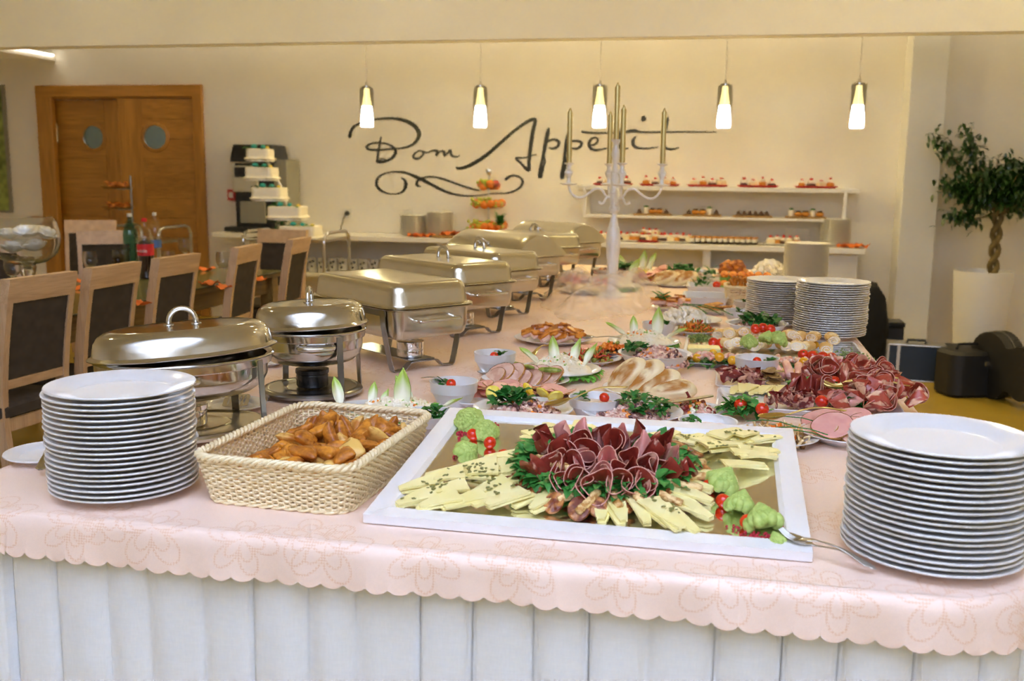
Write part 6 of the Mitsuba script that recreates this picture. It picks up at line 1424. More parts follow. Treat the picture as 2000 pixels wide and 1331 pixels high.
for i in range(12):
    px, py = x + r * 0.7 * math.cos(i * 2.4) * (0.35 + 0.055 * i), y + r * 0.6 * math.sin(i * 2.4) * (0.35 + 0.055 * i)
    put('toast', TOA, tf(px, py, TZ + 0.022 + 0.010 * (i % 2), rz=40 * i, ry=12), 'toasted bread slice left of the candelabra foot', 'toast', 'toasts left of the candelabra')
    if i % 4 == 0: tomato(tf(px, py, TZ + 0.055), 'red tomato on a toast ' + ('near the tulle edge', 'beside the shaft', 'at the back of the plate')[i // 4], None, 1.7)

# ---------------------------------------------------------------- dining table and chairs on the left
DT = 0.735
k = thing('dining_table', 'long wooden dining table with a dark glass top at the left', 'table')
scene['m_table_glass'] = {'type': 'principled', 'base_color': {'type': 'rgb', 'value': lin('#5d5a36')}, 'roughness': 0.06, 'specular': 0.7}
part(k, 'glass_top', sh(bx(-3.56, -2.70, 2.2, 5.85, DT - 0.010, DT, 0.002), 'm_table_glass', False))
part(k, 'tabletop', sh(bx(-3.55, -2.71, 2.21, 5.84, DT - 0.034, DT - 0.011, 0.002), 'm_table_wood', False))
for x in (-3.50, -2.78): part(k, 'apron', sh(bx(x, x + 0.025, 2.26, 5.79, DT - 0.135, DT - 0.034), 'm_table_wood', False))
for y in (2.26, 5.765): part(k, 'apron', sh(bx(-3.475, -2.78, y, y + 0.025, DT - 0.135, DT - 0.034), 'm_table_wood', False))
for x in (-3.53, -2.815):
    for y in (2.24, 4.0, 5.74): part(k, 'leg', sh(bx(x, x + 0.085, y, y + 0.085, 0, DT - 0.034, 0.004), 'm_table_wood', False))

# chair in its own frame: the sitter looks along +y, x is the width
def post_curve(n=14, h=0.945):
    z = np.linspace(0.0, h, n)
    y = -0.205 + np.where(z < 0.45, -0.06 * (1 - z / 0.45) ** 1.5, -0.075 * ((z - 0.45) / 0.5) ** 1.6)
    return y, z
def bar(x0, x1, y, z, t):
    """curved upright of thickness t following y(z)"""
    P = np.array([[(x0, yy, zz), (x1, yy, zz), (x1, yy + t, zz), (x0, yy + t, zz)] for yy, zz in zip(y, z)])
    m = grid_mesh(P[::-1], False, True)
    v = np.vstack([m.vertices]); n = len(P)
    f = np.vstack([m.faces, [[0, 1, 2], [0, 2, 3]], np.array([[2, 1, 0], [3, 2, 0]]) + (n - 1) * 4])
    return trimesh.Trimesh(v, f, process=False)
yy, zz = post_curve()
def sub_curve(z0, z1, n=8):
    z = np.linspace(z0, z1, n); return np.interp(z, zz, yy), z
CHP = {}
CHP['leg'] = [sh(bar(s_ * 0.186 - 0.016, s_ * 0.186 + 0.016, *sub_curve(0.0, 0.862, 14), 0.042), 'm_chair_wood', 25) for s_ in (-1, 1)] + [sh(cat([bx(s_ * 0.186 - 0.02, s_ * 0.186 + 0.02, 0.175, 0.215, 0, 0.42, 0.003)]), 'm_chair_wood', False) for s_ in (-1, 1)]
CHP['top_rail'] = [sh(bar(-0.204, 0.204, *sub_curve(0.862, 0.952, 6), 0.044), 'm_chair_rail', 25)]
CHP['lower_rail'] = [sh(bar(-0.170, 0.170, *(lambda c: (c[0] + 0.006, c[1]))(sub_curve(0.535, 0.570, 3)), 0.03), 'm_chair_rail', 25)]
CHP['back_panel'] = [sh(bar(-0.171, 0.171, *(lambda c: (c[0] + 0.008, c[1]))(sub_curve(0.571, 0.861, 8)), 0.026), 'm_velvet', 25)]
CHP['seat'] = [sh(loft(rrings([(0.012, 0.425), (0.0, 0.432), (0.0, 0.468), (0.012, 0.480), (0.05, 0.486)], 0.42, 0.42, 0.03, 4)), 'm_velvet', 40)]
CHP['seat_frame'] = [sh(bx(-0.19, 0.19, -0.2, 0.2, 0.37, 0.424, 0.004), 'm_chair_wood', False)]
def chair(x, y, rz, label, group=None, s=1.0):
    k = thing('dining_chair', label, 'chair', group)
    at = tf(x, y, 0, rz=rz, s=[0.87, 1.0, s])
    for nm, ss in CHP.items():
        for s_ in ss: part(k, nm, s_, at)
for i, (y, rz, w) in enumerate(((3.315, 86, 'nearest of the row, backs to the buffet'), (3.76, 90, 'second of the row, behind the oval chafing dish'), (4.27, 89, 'third of the row, behind the round chafing dish'), (4.955, 96, 'fourth of the row from the front'), (5.635, 96, 'fifth of the row, beside the trolley'))):
    chair(-2.765 + 0.0, y, rz, 'pale wood dining chair, ' + w)
chair(-2.985, 6.22, 181, 'pale wood dining chair at the far head of the dining table')
chair(-3.83, 4.62, 222, 'pale wood dining chair across the table, behind the big glass goblet')
chair(-3.86, 5.72, 214, 'pale wood dining chair across the table, left of the bottles')
chair(-4.45, 6.35, 205, 'pale wood dining chair farthest left, in front of the double door', None, 1.03)

# glasses, bottles and the flower goblet on the dining table
wine = [(0.034, 0.0), (0.034, 0.001), (0.006, 0.006), (0.0035, 0.012), (0.0035, 0.075), (0.008, 0.082), (0.028, 0.100), (0.038, 0.125), (0.039, 0.145), (0.034, 0.180)]
def walled(prof, t): return list(prof) + [(max(r - t, 0.0), z) for r, z in list(prof)[::-1]]
WINE = sh(lathe([(0, 0)] + wine[:6] + wine[6:] + [(r - 0.0016, z) for r, z in wine[:5:-1]] + [(0, 0.088)], 24), 'm_crystal', True)
tumb = [(0, 0.004), (0.026, 0.004), (0.030, 0.0), (0.032, 0.005), (0.040, 0.05), (0.041, 0.07), (0.036, 0.10)]
TUMB = sh(lathe([(0, 0)] + tumb[2:] + [(r - 0.002, z) for r, z in tumb[:2:-1]] + [(0, 0.010)], 24), 'm_crystal', True)
for (x, y), w, s_ in zip([(-3.3211, 4.7680), (-3.4109, 5.8965), (-2.6580, 4.9859), (-3.8139, 5.8320), (-3.1670, 4.6626), (-3.5080, 5.8622)],
                   ('left of the bottles', 'between third and fourth near chairs', 'beside the fourth near chair', 'behind the brown drink', 'behind the second near chair', 'right of the water bottle'), (1, 1, 1, 0, 0, 0)):
    put('wine_glass' if s_ else 'drinking_glass', WINE if s_ else TUMB, tf(x, y, DT), ('stemmed wine glass ' if s_ else 'short drinking glass ') + w, 'glass')
for (x, y), w in zip([(-3.4073, 4.2761), (-3.2705, 4.2100)], ('left of the goblet stem', 'right of the goblet stem')):
    put('wine_glass', WINE, tf(x, y, DT), 'wine glass behind the nearest chair, ' + w, 'glass')
x, y = -3.844,5.821
k = thing('drinking_glass', 'short glass with a dark brown drink on the dining table', 'glass')
part(k, 'tumbler', TUMB, tf(x, y, DT))
mat('m_cola', '#1c0a06', 0.08)
part(k, 'drink', sh(lathe([(0, 0.006), (0.028, 0.006), (0.036, 0.045), (0, 0.045)], 20), 'm_cola', True), tf(x, y, DT), 'dark brown drink')
def bottle(x, y, prof, glass, label, cap_m, cap_z, liquid=None, band=None, cap_r=0.0155):
    k = thing('bottle', label, 'bottle')
    at = tf(x, y, DT)
    part(k, 'body', sh(lathe(prof, 28), glass, True), at)
    part(k, 'cap', sh(lathe([(0, cap_z), (cap_r, cap_z), (cap_r, cap_z + 0.018), (cap_r * 0.8, cap_z + 0.021), (0, cap_z + 0.021)], 16), cap_m, 40), at)
    if liquid: part(k, 'drink', sh(lathe([(r * 0.93, max(z, 0.004)) for r, z in prof if z <= liquid[1]] + [(0, liquid[1])], 28), liquid[0], True), at)
    if band: part(k, 'label_band', sh(lathe([(band[1], band[2]), (band[1], band[3])], 28), band[0], True), at)
    return k, at
mat('m_red_cap', '#c01018', 0.35); mat('m_red_band', '#c8202a', 0.45); mat('m_blue_band', '#4a6aa0', 0.45); mat('m_white_cap', '#d8dce0', 0.4)
PETB = [(0, 0.002), (0.036, 0.0), (0.044, 0.012), (0.045, 0.06), (0.042, 0.09), (0.045, 0.13), (0.0455, 0.205), (0.044, 0.235), (0.034, 0.265), (0.020, 0.290), (0.0135, 0.305), (0.013, 0.325)]
x, y = -3.204,5.117
k, at = bottle(x, y, PETB, 'm_glass', 'large cola bottle with red cap and red label on the dining table', 'm_red_cap', 0.325, ('m_cola', 0.232), ('m_red_band', 0.0462, 0.135, 0.200))
lt = meshkit.text_mesh('Coca-Cola', 0.015, 0.0012, True)
v = np.array(lt.vertices); v[:, 0] -= v[:, 0].mean()
th = v[:, 0] / 0.047
part(k, 'lettering', sh(trimesh.Trimesh(np.column_stack([(0.0465 + v[:, 2]) * np.sin(th), -(0.0465 + v[:, 2]) * np.cos(th), v[:, 1] + 0.155]), lt.faces, process=False), 'm_white_cap', False), at @ tf(rz=-28))
x, y = -3.627,5.632
bottle(x, y, [(r * 1.0, z) for r, z in PETB], 'm_green_glass', 'green mineral water bottle left of the cola bottle', 'm_white_cap', 0.325, ('m_parsley', 0.02))
x, y = -3.580,5.837
bottle(x, y, [(r * 0.8, z) for r, z in PETB], 'm_glass', 'clear water bottle with blue label right of the cola bottle', 'm_white_cap', 0.325, None, ('m_blue_band', 0.0372, 0.12, 0.17), 0.014)
x, y = -3.949,6.029
put('pillar_candle', sh(lathe([(0, 0), (0.03, 0), (0.031, 0.12), (0.026, 0.125), (0, 0.12)], 20), 'm_feta', 40), tf(x, y, DT), 'cream pillar candle left of the green bottle', 'candle')
# goblet with white flower shaped candles
k = thing('glass_goblet', 'giant footed glass bowl with white floating candles on the dining table', 'vase')
x, y = -3.055, 3.93
part(k, 'bowl', sh(lathe([(0, 0.0), (0.085, 0.0), (0.08, 0.004), (0.02, 0.012), (0.013, 0.03), (0.014, 0.10), (0.020, 0.16), (0.030, 0.185), (0.09, 0.20), (0.130, 0.235), (0.146, 0.285), (0.146, 0.33), (0.135, 0.375), (0.118, 0.400), (0.116, 0.400), (0.132, 0.375), (0.143, 0.33), (0.143, 0.285), (0.127, 0.236), (0.088, 0.203), (0.03, 0.190), (0, 0.188)], 48), 'm_crystal', True), tf(x, y, DT))
flo = []
for ring, (n, tilt, L) in enumerate(((8, 30, 0.050), (8, 55, 0.048), (6, 75, 0.042))):
    for i in range(n):
        a_ = 2 * PI * (i + 0.5 * ring) / n; t_ = math.radians(tilt)
        flo.append(moved(moved(blob(1, 0.5 * L, 0.36 * L, 0.006, 0.0, 1, 1), 0.5 * L, 0, 0), 0, 0, 0, rz=math.degrees(a_), ry=-tilt))
mat('m_flower', '#f2f0e6', 0.5)
FLO = sh(cat(flo), 'm_flower', True)
for i, (dx, dy, dz) in enumerate(((-0.07, -0.02, 0.30), (0.04, -0.05, 0.315), (0.075, 0.03, 0.305), (-0.01, 0.06, 0.31), (-0.02, -0.06, 0.245), (0.04, 0.02, 0.25), (-0.06, 0.04, 0.25))):
    put('floating_candle', FLO, tf(x + dx, y + dy, DT + dz, rz=50 * i, rx=12 * (i % 3), s=1.25), 'white flower shaped floating candle in the giant glass bowl', 'candle', 'floating candles in the glass bowl')
mat('m_orange_napkin', '#e2762e', 0.7)
def napkin(seed):
    r = np.random.default_rng(seed)
    u = np.linspace(-1, 1, 9)
    X, Y = np.meshgrid(u, u, indexing='ij')
    return sheet(np.stack([X * 0.05 + 0.012 * np.sin(3 * Y + seed), Y * 0.045, 0.012 + 0.012 * np.sin(4 * X + seed) * np.cos(3 * Y)], -1), 0.0015)
NAP = [sh(napkin(i), 'm_orange_napkin', True) for i in range(2)]
for i, ((x, y), w) in enumerate(zip([(-3.4388, 4.7947), (-3.2484, 4.5428), (-3.4035, 4.1894), (-3.2033, 3.9427), (-2.6061, 4.0898), (-3.1385, 5.6536), (-2.7206, 4.9500), (-2.5598, 4.8175), (-2.5836, 5.2234)], ('behind the nearest chair', 'just behind the nearest chair, the lower one', 'at the frame border, the upper one', 'at the frame border, the lower one', 'behind the second near chair', 'near the far glasses', 'between the third and fourth chairs', 'left of the fourth chair', 'before the chair at the head'))):
    put('orange_napkin', NAP[i % 2], tf(x, y, DT, rz=40 * i), 'crumpled orange napkin on the dining table, ' + w, 'napkin')

# trolley with the wedding cake
k = thing('serving_trolley', 'chrome tube trolley carrying the tiered wedding cake', 'trolley')
for x in (-3.33, -2.72):
    r_ = 0.05
    pts = [(x, 6.55, 0.0), (x, 6.55, 0.85), (x + 0.0, 6.56, 0.89), (x, 6.59, 0.915), (x, 6.63, 0.925), (x, 6.95, 0.925), (x, 6.99, 0.915), (x, 7.02, 0.89), (x, 7.03, 0.85), (x, 7.03, 0.0)]
    part(k, 'tube_frame', sh(tube(np.array(pts), 0.012, 10), 'm_chrome', True))
for z in (0.86, 0.42): part(k, 'shelf', sh(bx(-3.33, -2.72, 6.56, 7.02, z, z + 0.02, 0.004), 'm_satin_steel', False))
mat('m_icing', '#f3eee0', 0.5); mat('m_teal_rose', '#1f9a96', 0.5); mat('m_yellow_rose', '#e8cf52', 0.5)
k = thing('wedding_cake', 'five tier white wedding cake with teal roses in front of the coffee machine', 'cake')
part(k, 'stand_pole', sh(tube(np.array([(-3.12, 6.82, 0.88), (-3.12, 6.83, 1.06), (-3.14, 6.84, 1.20), (-3.22, 6.86, 1.33), (-3.28, 6.87, 1.42)]), 0.010, 8), 'm_white_lacquer', True))
rg = np.random.default_rng(77)
def tier(w, h):
    rgs = rrings([(-0.012, 0), (-0.016, 0.006), (-0.012, 0.014), (0.0, 0.018), (0.0, h - 0.012), (0.004, h - 0.002), (0.014, h)], w, w, 0.03, 4)
    return loft(rgs)
ROSE = lathe([(0, 0), (0.016, 0.004), (0.020, 0.014), (0.012, 0.024), (0.014, 0.016), (0.006, 0.027), (0, 0.026)], 14)
for i, (x, z, w, h) in enumerate(((-3.30, 1.432, 0.17, 0.080), (-3.275, 1.295, 0.20, 0.085), (-3.205, 1.152, 0.215, 0.085), (-3.055, 1.022, 0.24, 0.085), (-2.945, 0.882, 0.26, 0.090))):
    y = 6.80 - 0.03 * i
    t_ = part(k, 'tier', sh(tier(w, h), 'm_icing', 40), tf(x, y, z, rz=8))
    if i < 4: part(t_, 'cake_board', sh(lathe([(0, -0.012), (w * 0.60, -0.012), (w * 0.60, -0.002), (0, -0.002)], 24), 'm_white_lacquer', 40), tf(x, y, z))
    for j in range(2): part(t_, 'teal_rose', sh(ROSE, 'm_teal_rose', True), tf(x + (j - 0.3) * 0.07, y - w * 0.32, z + h, s=1.15 - 0.2 * j))
    part(t_, 'yellow_rose', sh(ROSE, 'm_yellow_rose', True), tf(x + w * 0.42, y - w * 0.2, z + h - 0.004, s=0.8))
    def pl(q): return (rg.uniform(-0.5, 0.5) * w, rg.uniform(-0.48, -0.2) * w, h + 0.002), rg.uniform(0, 6.28), rg.uniform(0, 0.8)
    part(t_, 'icing_leaves', sh(leaf_mesh(rg, 16, pl, (0.032, 0.02), 0.5), 'm_parsley', True), tf(x, y, z), kind='stuff')
def garl(q):
    t = rg.uniform(0, 1)
    return (-3.17 + 0.08 * t + rg.normal(0, 0.022), 6.70 + rg.normal(0, 0.02), 0.90 + 0.32 * (1 - t)), rg.uniform(0, 6.28), rg.uniform(-0.8, 0.8)
part(k, 'leaf_garland', sh(leaf_mesh(rg, 120, garl, (0.042, 0.026), 0.5), 'm_parsley', True), kind='stuff')
k = thing('serving_trolley', 'second chrome tube trolley, left, in front of the double door', 'trolley')
for x in (-4.75, -4.30): part(k, 'tube_frame', sh(tube(np.array([(x, 7.05, 0.0), (x, 7.05, 0.84), (x, 7.08, 0.89), (x, 7.14, 0.905), (x, 7.45, 0.905), (x, 7.51, 0.89), (x, 7.54, 0.84), (x, 7.54, 0.0)]), 0.012, 10), 'm_chrome', True))
for z in (0.78, 0.42): part(k, 'shelf', sh(bx(-4.75, -4.30, 7.06, 7.53, z, z + 0.02, 0.004), 'm_satin_steel', False))

# tiered pastry stand before the door
k = thing('pastry_stand', 'tall tiered stand with plates of pastry in front of the left door leaf', 'stand')
part(k, 'pole', sh(tube(np.array([(-5.155, 8.05, 0.0), (-5.155, 8.05, 1.30)]), 0.010, 8), 'm_dark_steel', True))
part(k, 'foot', sh(lathe([(0, 0), (0.19, 0), (0.19, 0.012), (0.03, 0.02), (0, 0.02)], 32), 'm_dark_steel', 40), tf(-5.155, 8.05, 0))
for z in (1.185, 1.005, 0.80):
    t_ = part(k, 'tray', sh(lathe([(0, 0.004), (0.11, 0.004), (0.14, 0.018), (0.142, 0.018), (0.112, 0), (0, 0)], 32), 'm_satin_steel', 40), tf(-5.29, 8.05, z))
    part(k, 'bracket', sh(bx(-5.29, -5.155, 8.04, 8.06, z - 0.008, z - 0.001), 'm_dark_steel', False))
PAS = [sh(moved(blob(30 + i, 0.055, 0.020, 0.018, 0.2, 2, 2), 0, 0, 0), 'm_crust', True) for i in range(2)]
for j, z in enumerate((1.185, 1.005)):
    for i in range(10):
        put('pastry', PAS[i % 2], tf(-5.29 + 0.07 * math.cos(i * 2.4), 8.05 + 0.07 * math.sin(i * 2.4), z + 0.026 + 0.006 * (i % 4), rz=36 * i, ry=-18), 'brown pastry on the %s plate of the tiered stand by the door' % ('upper', 'lower')[j], 'pastry', 'pastries on the %s plate by the door' % ('upper', 'lower')[j])

# ---------------------------------------------------------------- the counter along the back wall
CZ = 0.82
k = thing('counter', 'long white counter along the back wall with open compartments below', 'counter')
part(k, 'worktop', sh(bx(-4.36, 1.078, 8.0, 8.498, CZ - 0.042, CZ, 0.003), 'm_white_board', False))
for x in (-4.10, -2.337, -0.142): part(k, 'divider', sh(bx(x, x + 0.06, 8.06, 8.45, 0, CZ - 0.042), 'm_white_board', False))
part(k, 'end_panel', sh(bx(0.62, 1.035, 8.08, 8.45, 0, CZ - 0.042, 0.002), 'm_white_board', False))
part(k, 'back_panel', sh(bx(-4.04, -2.337, 8.45, 8.49, 0, CZ - 0.042), 'm_white_board', False))
part(k, 'back_panel', sh(bx(-2.277, -0.142, 8.45, 8.49, 0, CZ - 0.042), 'm_white_board', False))
part(k, 'back_panel', sh(bx(-0.082, 0.62, 8.45, 8.49, 0, CZ - 0.042), 'm_white_board', False))
part(k, 'shelf', sh(bx(-4.04, -2.337, 8.06, 8.45, 0.455, 0.48, 0.002), 'm_white_board', False))
part(k, 'shelf', sh(bx(-0.082, 0.62, 8.06, 8.45, 0.33, 0.355, 0.002), 'm_white_board', False))
part(k, 'brace', sh(moved(bx(-0.02, 0.02, 0, 0.02, -0.42, 0.42), -2.0, 8.20, 0.56, ry=-62), 'm_white_board', False))
MUG = sh(cat([lathe([(0, 0.004), (0.038, 0.004), (0.04, 0.0), (0.042, 0.006), (0.042, 0.13), (0.039, 0.13), (0.039, 0.012), (0, 0.012)], 24), tube(np.array([(0.041, 0, 0.10), (0.062, 0, 0.10), (0.07, 0, 0.07), (0.062, 0, 0.04), (0.041, 0, 0.035)]), 0.006, 6)]), 'm_porcelain', 40)
mat('m_mug_print', '#1d1d1f', 0.4)
PRT = sh(cat([moved(lathe([(0, 0), (0.011, 0), (0.011, 0.0015), (0, 0.0015)], 10), x, z, 0) for x, z in ((-0.012, 0.09), (0.014, 0.10), (0.0, 0.055))]), 'm_mug_print', 40)
for i in range(15):
    x = -3.79 + 0.095 * i
    k = thing('mug', 'white mug with black flower print on the shelf under the counter', 'mug', 'mugs under the counter')
    at = tf(x, 8.18 + 0.02 * (i % 2), 0.481, rz=(i * 53) % 70 - 20)
    part(k, 'cup', MUG, at); part(k, 'print', PRT, tf(x, 8.18 + 0.02 * (i % 2) - 0.0418, 0.481, rx=90))
for i in range(3):
    put('stacked_trays', sh(lathe([(0, 0), (0.10, 0), (0.125, 0.02), (0.13, 0.03), (0.13, 0.16), (0.12, 0.165), (0, 0.165)], 32), 'm_black', 40), tf(0.05 + 0.26 * i, 8.25, 0.355), 'round black tray stack under the counter, ' + ('left', 'middle', 'right')[i] + ' one', 'tray')

# wall shelf with desserts
k = thing('wall_shelf', 'white two level wall shelf above the counter at the right', 'shelf')
part(k, 'board', sh(bx(-1.195, 1.03, 8.2, 8.498, 1.236, 1.270, 0.003), 'm_white_board', False))
part(k, 'board', sh(bx(-1.125, 0.915, 8.2, 8.498, 1.010, 1.032, 0.003), 'm_white_board', False))
part(k, 'upright', sh(bx(-1.130, -1.105, 8.2, 8.498, 1.032, 1.236), 'm_white_board', False))
part(k, 'upright', sh(bx(0.915, 0.94, 8.2, 8.23, 1.010, 1.236), 'm_white_board', False))
mat('m_red_plate', '#b01f22', 0.3); mat('m_wood_board', wood_fn('#7d5a2a', '#a58045', 30, 0), 0.5)
mat('m_choco', '#3a1c10', 0.4); mat('m_cake', '#f0e0b4', 0.5); mat('m_strawberry', '#c22a1a', 0.3); mat('m_caramel', '#d08a2c', 0.35); mat('m_mint', '#2c5a22', 0.5)
def oblong(w, d, m): return sh(loft(rrings([(0.03, 0), (0.02, 0.002), (0.0, 0.016), (0.003, 0.018), (0.026, 0.007), (0.05, 0.006)], w, d, d * 0.3, 6)), m, 40)
RPL = oblong(0.33, 0.17, 'm_red_plate')
CK = [[('base', sh(rbox(0.05, 0.05, 0.022, 0.003, 0, 0, 0.011), 'm_choco', 30)), ('cream', sh(rbox(0.046, 0.046, 0.024, 0.006, 0, 0, 0.034), 'm_icing', 30)), ('berry', sh(moved(blob(1, 0.012, 0.012, 0.010, 0.1, 2, 1), 0, 0, 0.054), 'm_strawberry', True))],
      [('base', sh(rbox(0.06, 0.05, 0.035, 0.004, 0, 0, 0.018), 'm_cake', 30)), ('cream', sh(rbox(0.056, 0.046, 0.014, 0.005, 0, 0, 0.042), 'm_icing', 30)), ('berry', sh(moved(blob(2, 0.016, 0.012, 0.007, 0.2, 2, 1), 0, 0, 0.052), 'm_strawberry', True))],
      [('base', sh(lathe([(0, 0), (0.024, 0), (0.026, 0.03), (0, 0.034)], 14), 'm_caramel', 40)), ('cream', sh(moved(blob(3, 0.02, 0.02, 0.015, 0.15, 2, 1), 0, 0, 0.042), 'm_icing', True)), ('berry', sh(moved(blob(4, 0.010, 0.010, 0.008, 0.1, 2, 1), 0, 0, 0.060), 'm_strawberry', True))]]
def cake(x, y, z, kind, label, group, s=1.0, rz=0):
    k = thing('cake_piece', label, 'cake', group)
    for nm, s_ in CK[kind]: part(k, nm, s_, tf(x, y, z, rz=rz, s=s))
for i, (px, w) in enumerate(zip((-0.902,1.273, -0.521,1.278, -0.134,1.283, 0.262,1.289, 0.712,1.295)[0::2], ('first', 'second', 'third', 'fourth', 'fifth'))):
    put('red_plate', RPL, tf(px, 8.33, 1.2705), 'red oblong plate with cake pieces, %s from the left on the top shelf' % w, 'plate')
    for j in range(4): cake(px - 0.11 + 0.073 * j, 8.32 + 0.02 * (j % 2), 1.278, (i * 2 + j) % 3, 'small cake piece on the %s red plate of the top shelf' % w, 'cakes on the %s red plate' % w, 1.0 + 0.15 * ((i + j) % 2), 15 * j)
WBO = sh(rbox(0.31, 0.15, 0.014, 0.004, 0, 0, 0.007), 'm_wood_board', 30)
CON = sh(lathe([(0, 0), (0.024, 0), (0.015, 0.02), (0.005, 0.036), (0, 0.04)], 12), 'm_choco', 40)
for i, (px, w) in enumerate(zip((-0.567,1.044, -0.165,1.052, 0.233,1.060, 0.643,1.068)[0::2], ('first', 'second', 'third', 'fourth'))):
    put('wooden_board', WBO, tf(px, 8.32, 1.0325), 'oblong wooden board with desserts, %s from the left on the lower shelf' % w, 'board')
    for j in range(6 if i == 2 else 5):
        x_ = px - 0.11 + (0.044 if i == 2 else 0.055) * j
        if i == 2 or j in (0, 4) and i != 3:
            put('chocolate_cone', CON, tf(x_, 8.31, 1.047), 'dark chocolate cone on the %s wooden board' % w, 'dessert', 'chocolate cones on the %s wooden board' % w)
        elif j == (1 if i % 2 == 0 else 3) or (i == 3 and j == 0):
            k = thing('dessert_glass', 'small white dessert glass with mint on the %s wooden board' % w, 'dessert', 'dessert glasses on the wooden boards %d' % i)
            part(k, 'cream', sh(lathe([(0, 0), (0.02, 0), (0.023, 0.05), (0, 0.05)], 14), 'm_icing', 40), tf(x_, 8.31, 1.047)); part(k, 'mint', sh(moved(blob(5, 0.02, 0.016, 0.010, 0.3, 2, 1), 0, 0, 0.056), 'm_mint', True), tf(x_, 8.31, 1.047))
        else:
            k = thing('eclair', 'caramel eclair with chocolate on the %s wooden board' % w, 'dessert', 'eclairs on the %s wooden board' % w)
            part(k, 'pastry', sh(moved(blob(6, 0.034, 0.022, 0.018, 0.1, 2, 1), 0, 0, 0.018), 'm_caramel', True), tf(x_, 8.31, 1.047)); part(k, 'chocolate', sh(moved(blob(7, 0.022, 0.016, 0.008, 0.2, 2, 1), 0, 0, 0.038), 'm_choco', True), tf(x_, 8.31, 1.047))

# desserts on the worktop
WPL = oblong(0.34, 0.2, 'm_porcelain_warm')
for i, (px, m_, w) in enumerate(zip((-1.021,0.855, -0.810,0.852, -0.580,0.849, -0.357,0.846, 0.478,0.843)[0::2], (RPL, WPL, RPL, WPL, WPL), ('left of the candelabra', 'behind the candelabra shaft', 'just right of the candelabra, piled high', 'two places right of the candelabra', 'left of the far plate stack'))):
    put('dessert_plate', m_, tf(px, 8.2, CZ + 0.0005), ('red' if m_ is RPL else 'white') + ' plate of cake pieces on the counter, ' + w, 'plate')
    for j in range(9):
        cake(px - 0.10 + 0.05 * (j % 5), 8.16 + 0.05 * (j // 5), CZ + 0.010 + (0.035 if j > 5 and i == 2 else 0), (i + j) % 3, 'cake piece on the counter plate ' + w, 'cakes on the counter plate ' + w, 1.1, 20 * j)
SHOT = [('glass', sh(lathe([(0.018, 0.002), (0.022, 0.03), (0.0235, 0.066)], 14), 'm_glass', True)), ('chocolate', sh(lathe([(0, 0.003), (0.018, 0.003), (0.0195, 0.02), (0, 0.02)], 12), 'm_choco', True)), ('cream', sh(lathe([(0.0, 0.0205), (0.0195, 0.0205), (0.0215, 0.05), (0, 0.05)], 12), 'm_icing', True)), ('topping', sh(lathe([(0, 0.0505), (0.0215, 0.0505), (0.022, 0.062), (0, 0.064)], 12), 'm_caramel', True)), ('straw', sh(tube(np.array([(0.0, 0, 0.05), (0.014, 0, 0.115)]), 0.0016, 5), 'm_glass', True))]
x0, z0, x1, z1 = -0.235,0.841, 0.249,0.845
for i in range(36):
    x_ = x0 + (x1 - x0) * (i % 12) / 11
    k = thing('dessert_glass', 'small layered dessert glass with orange top on the counter', 'dessert', 'layered dessert glasses on the counter')
    for nm, s_ in SHOT: part(k, nm, s_, tf(x_ + 0.008 * (i // 12), 8.12 + 0.055 * (i // 12), CZ + 0.001, rz=37 * i, s=0.92))
x0, z0, x1, z1 = 0.523,0.854, 0.661,0.857
for i in range(8):
    put('drinking_glass', sh(lathe([(0.022, 0.002), (0.024, 0.06), (0.026, 0.13)], 16), 'm_glass', True), tf(x0 + (x1 - x0) * (i % 4) / 3, 8.28 + 0.06 * (i // 4), CZ + 0.001), 'slim empty glass on the counter behind the tall plate stack', 'glass', 'slim glasses on the counter')
PL_S = sh(plate_mesh(0.232, n=28), 'm_porcelain_warm', 40)
for (x_, n, w, sd) in ((-2.604, 21, 'left one of the two beside the fruit stand', 11), (-2.365, 25, 'right one of the two beside the fruit stand', 12), (0.875, 26, 'at the right end under the wall shelf', 13)):
    stack(PL_S, x_, 8.25, CZ + 0.0005, 0.0078, n, sd, 0.0015, 'cream plate inside the counter stack, ' + w, 'topmost cream plate of the counter stack, ' + w, 'plates in the counter stack, ' + w)
for i, ((x_, z_), w) in enumerate((((0.957,0.820), 'beside the right plate stack'), ((1.044,0.822), 'at the right end of the counter'), ((-2.541,0.823), 'before the left plate stack'), ((-2.392,0.822), 'before the two plate stacks'), ((-2.235,0.830), 'left on the wooden board'), ((-2.036,0.835), 'in the middle of the wooden board'), ((-1.860,0.848), 'right on the wooden board'))):
    put('orange_napkin', NAP[i % 2], tf(x_, 8.12, CZ + (0.022 if i >= 4 else 0.0005), rz=50 * i, s=1.4), 'folded orange napkin on the counter, ' + w, 'napkin')
put('wooden_board', sh(rbox(0.62, 0.22, 0.02, 0.006, 0, 0, 0.010), 'm_wood_board', 30), tf(-2.06, 8.12, CZ + 0.0005), 'long wooden bread board under orange napkins below the fruit stand', 'board')

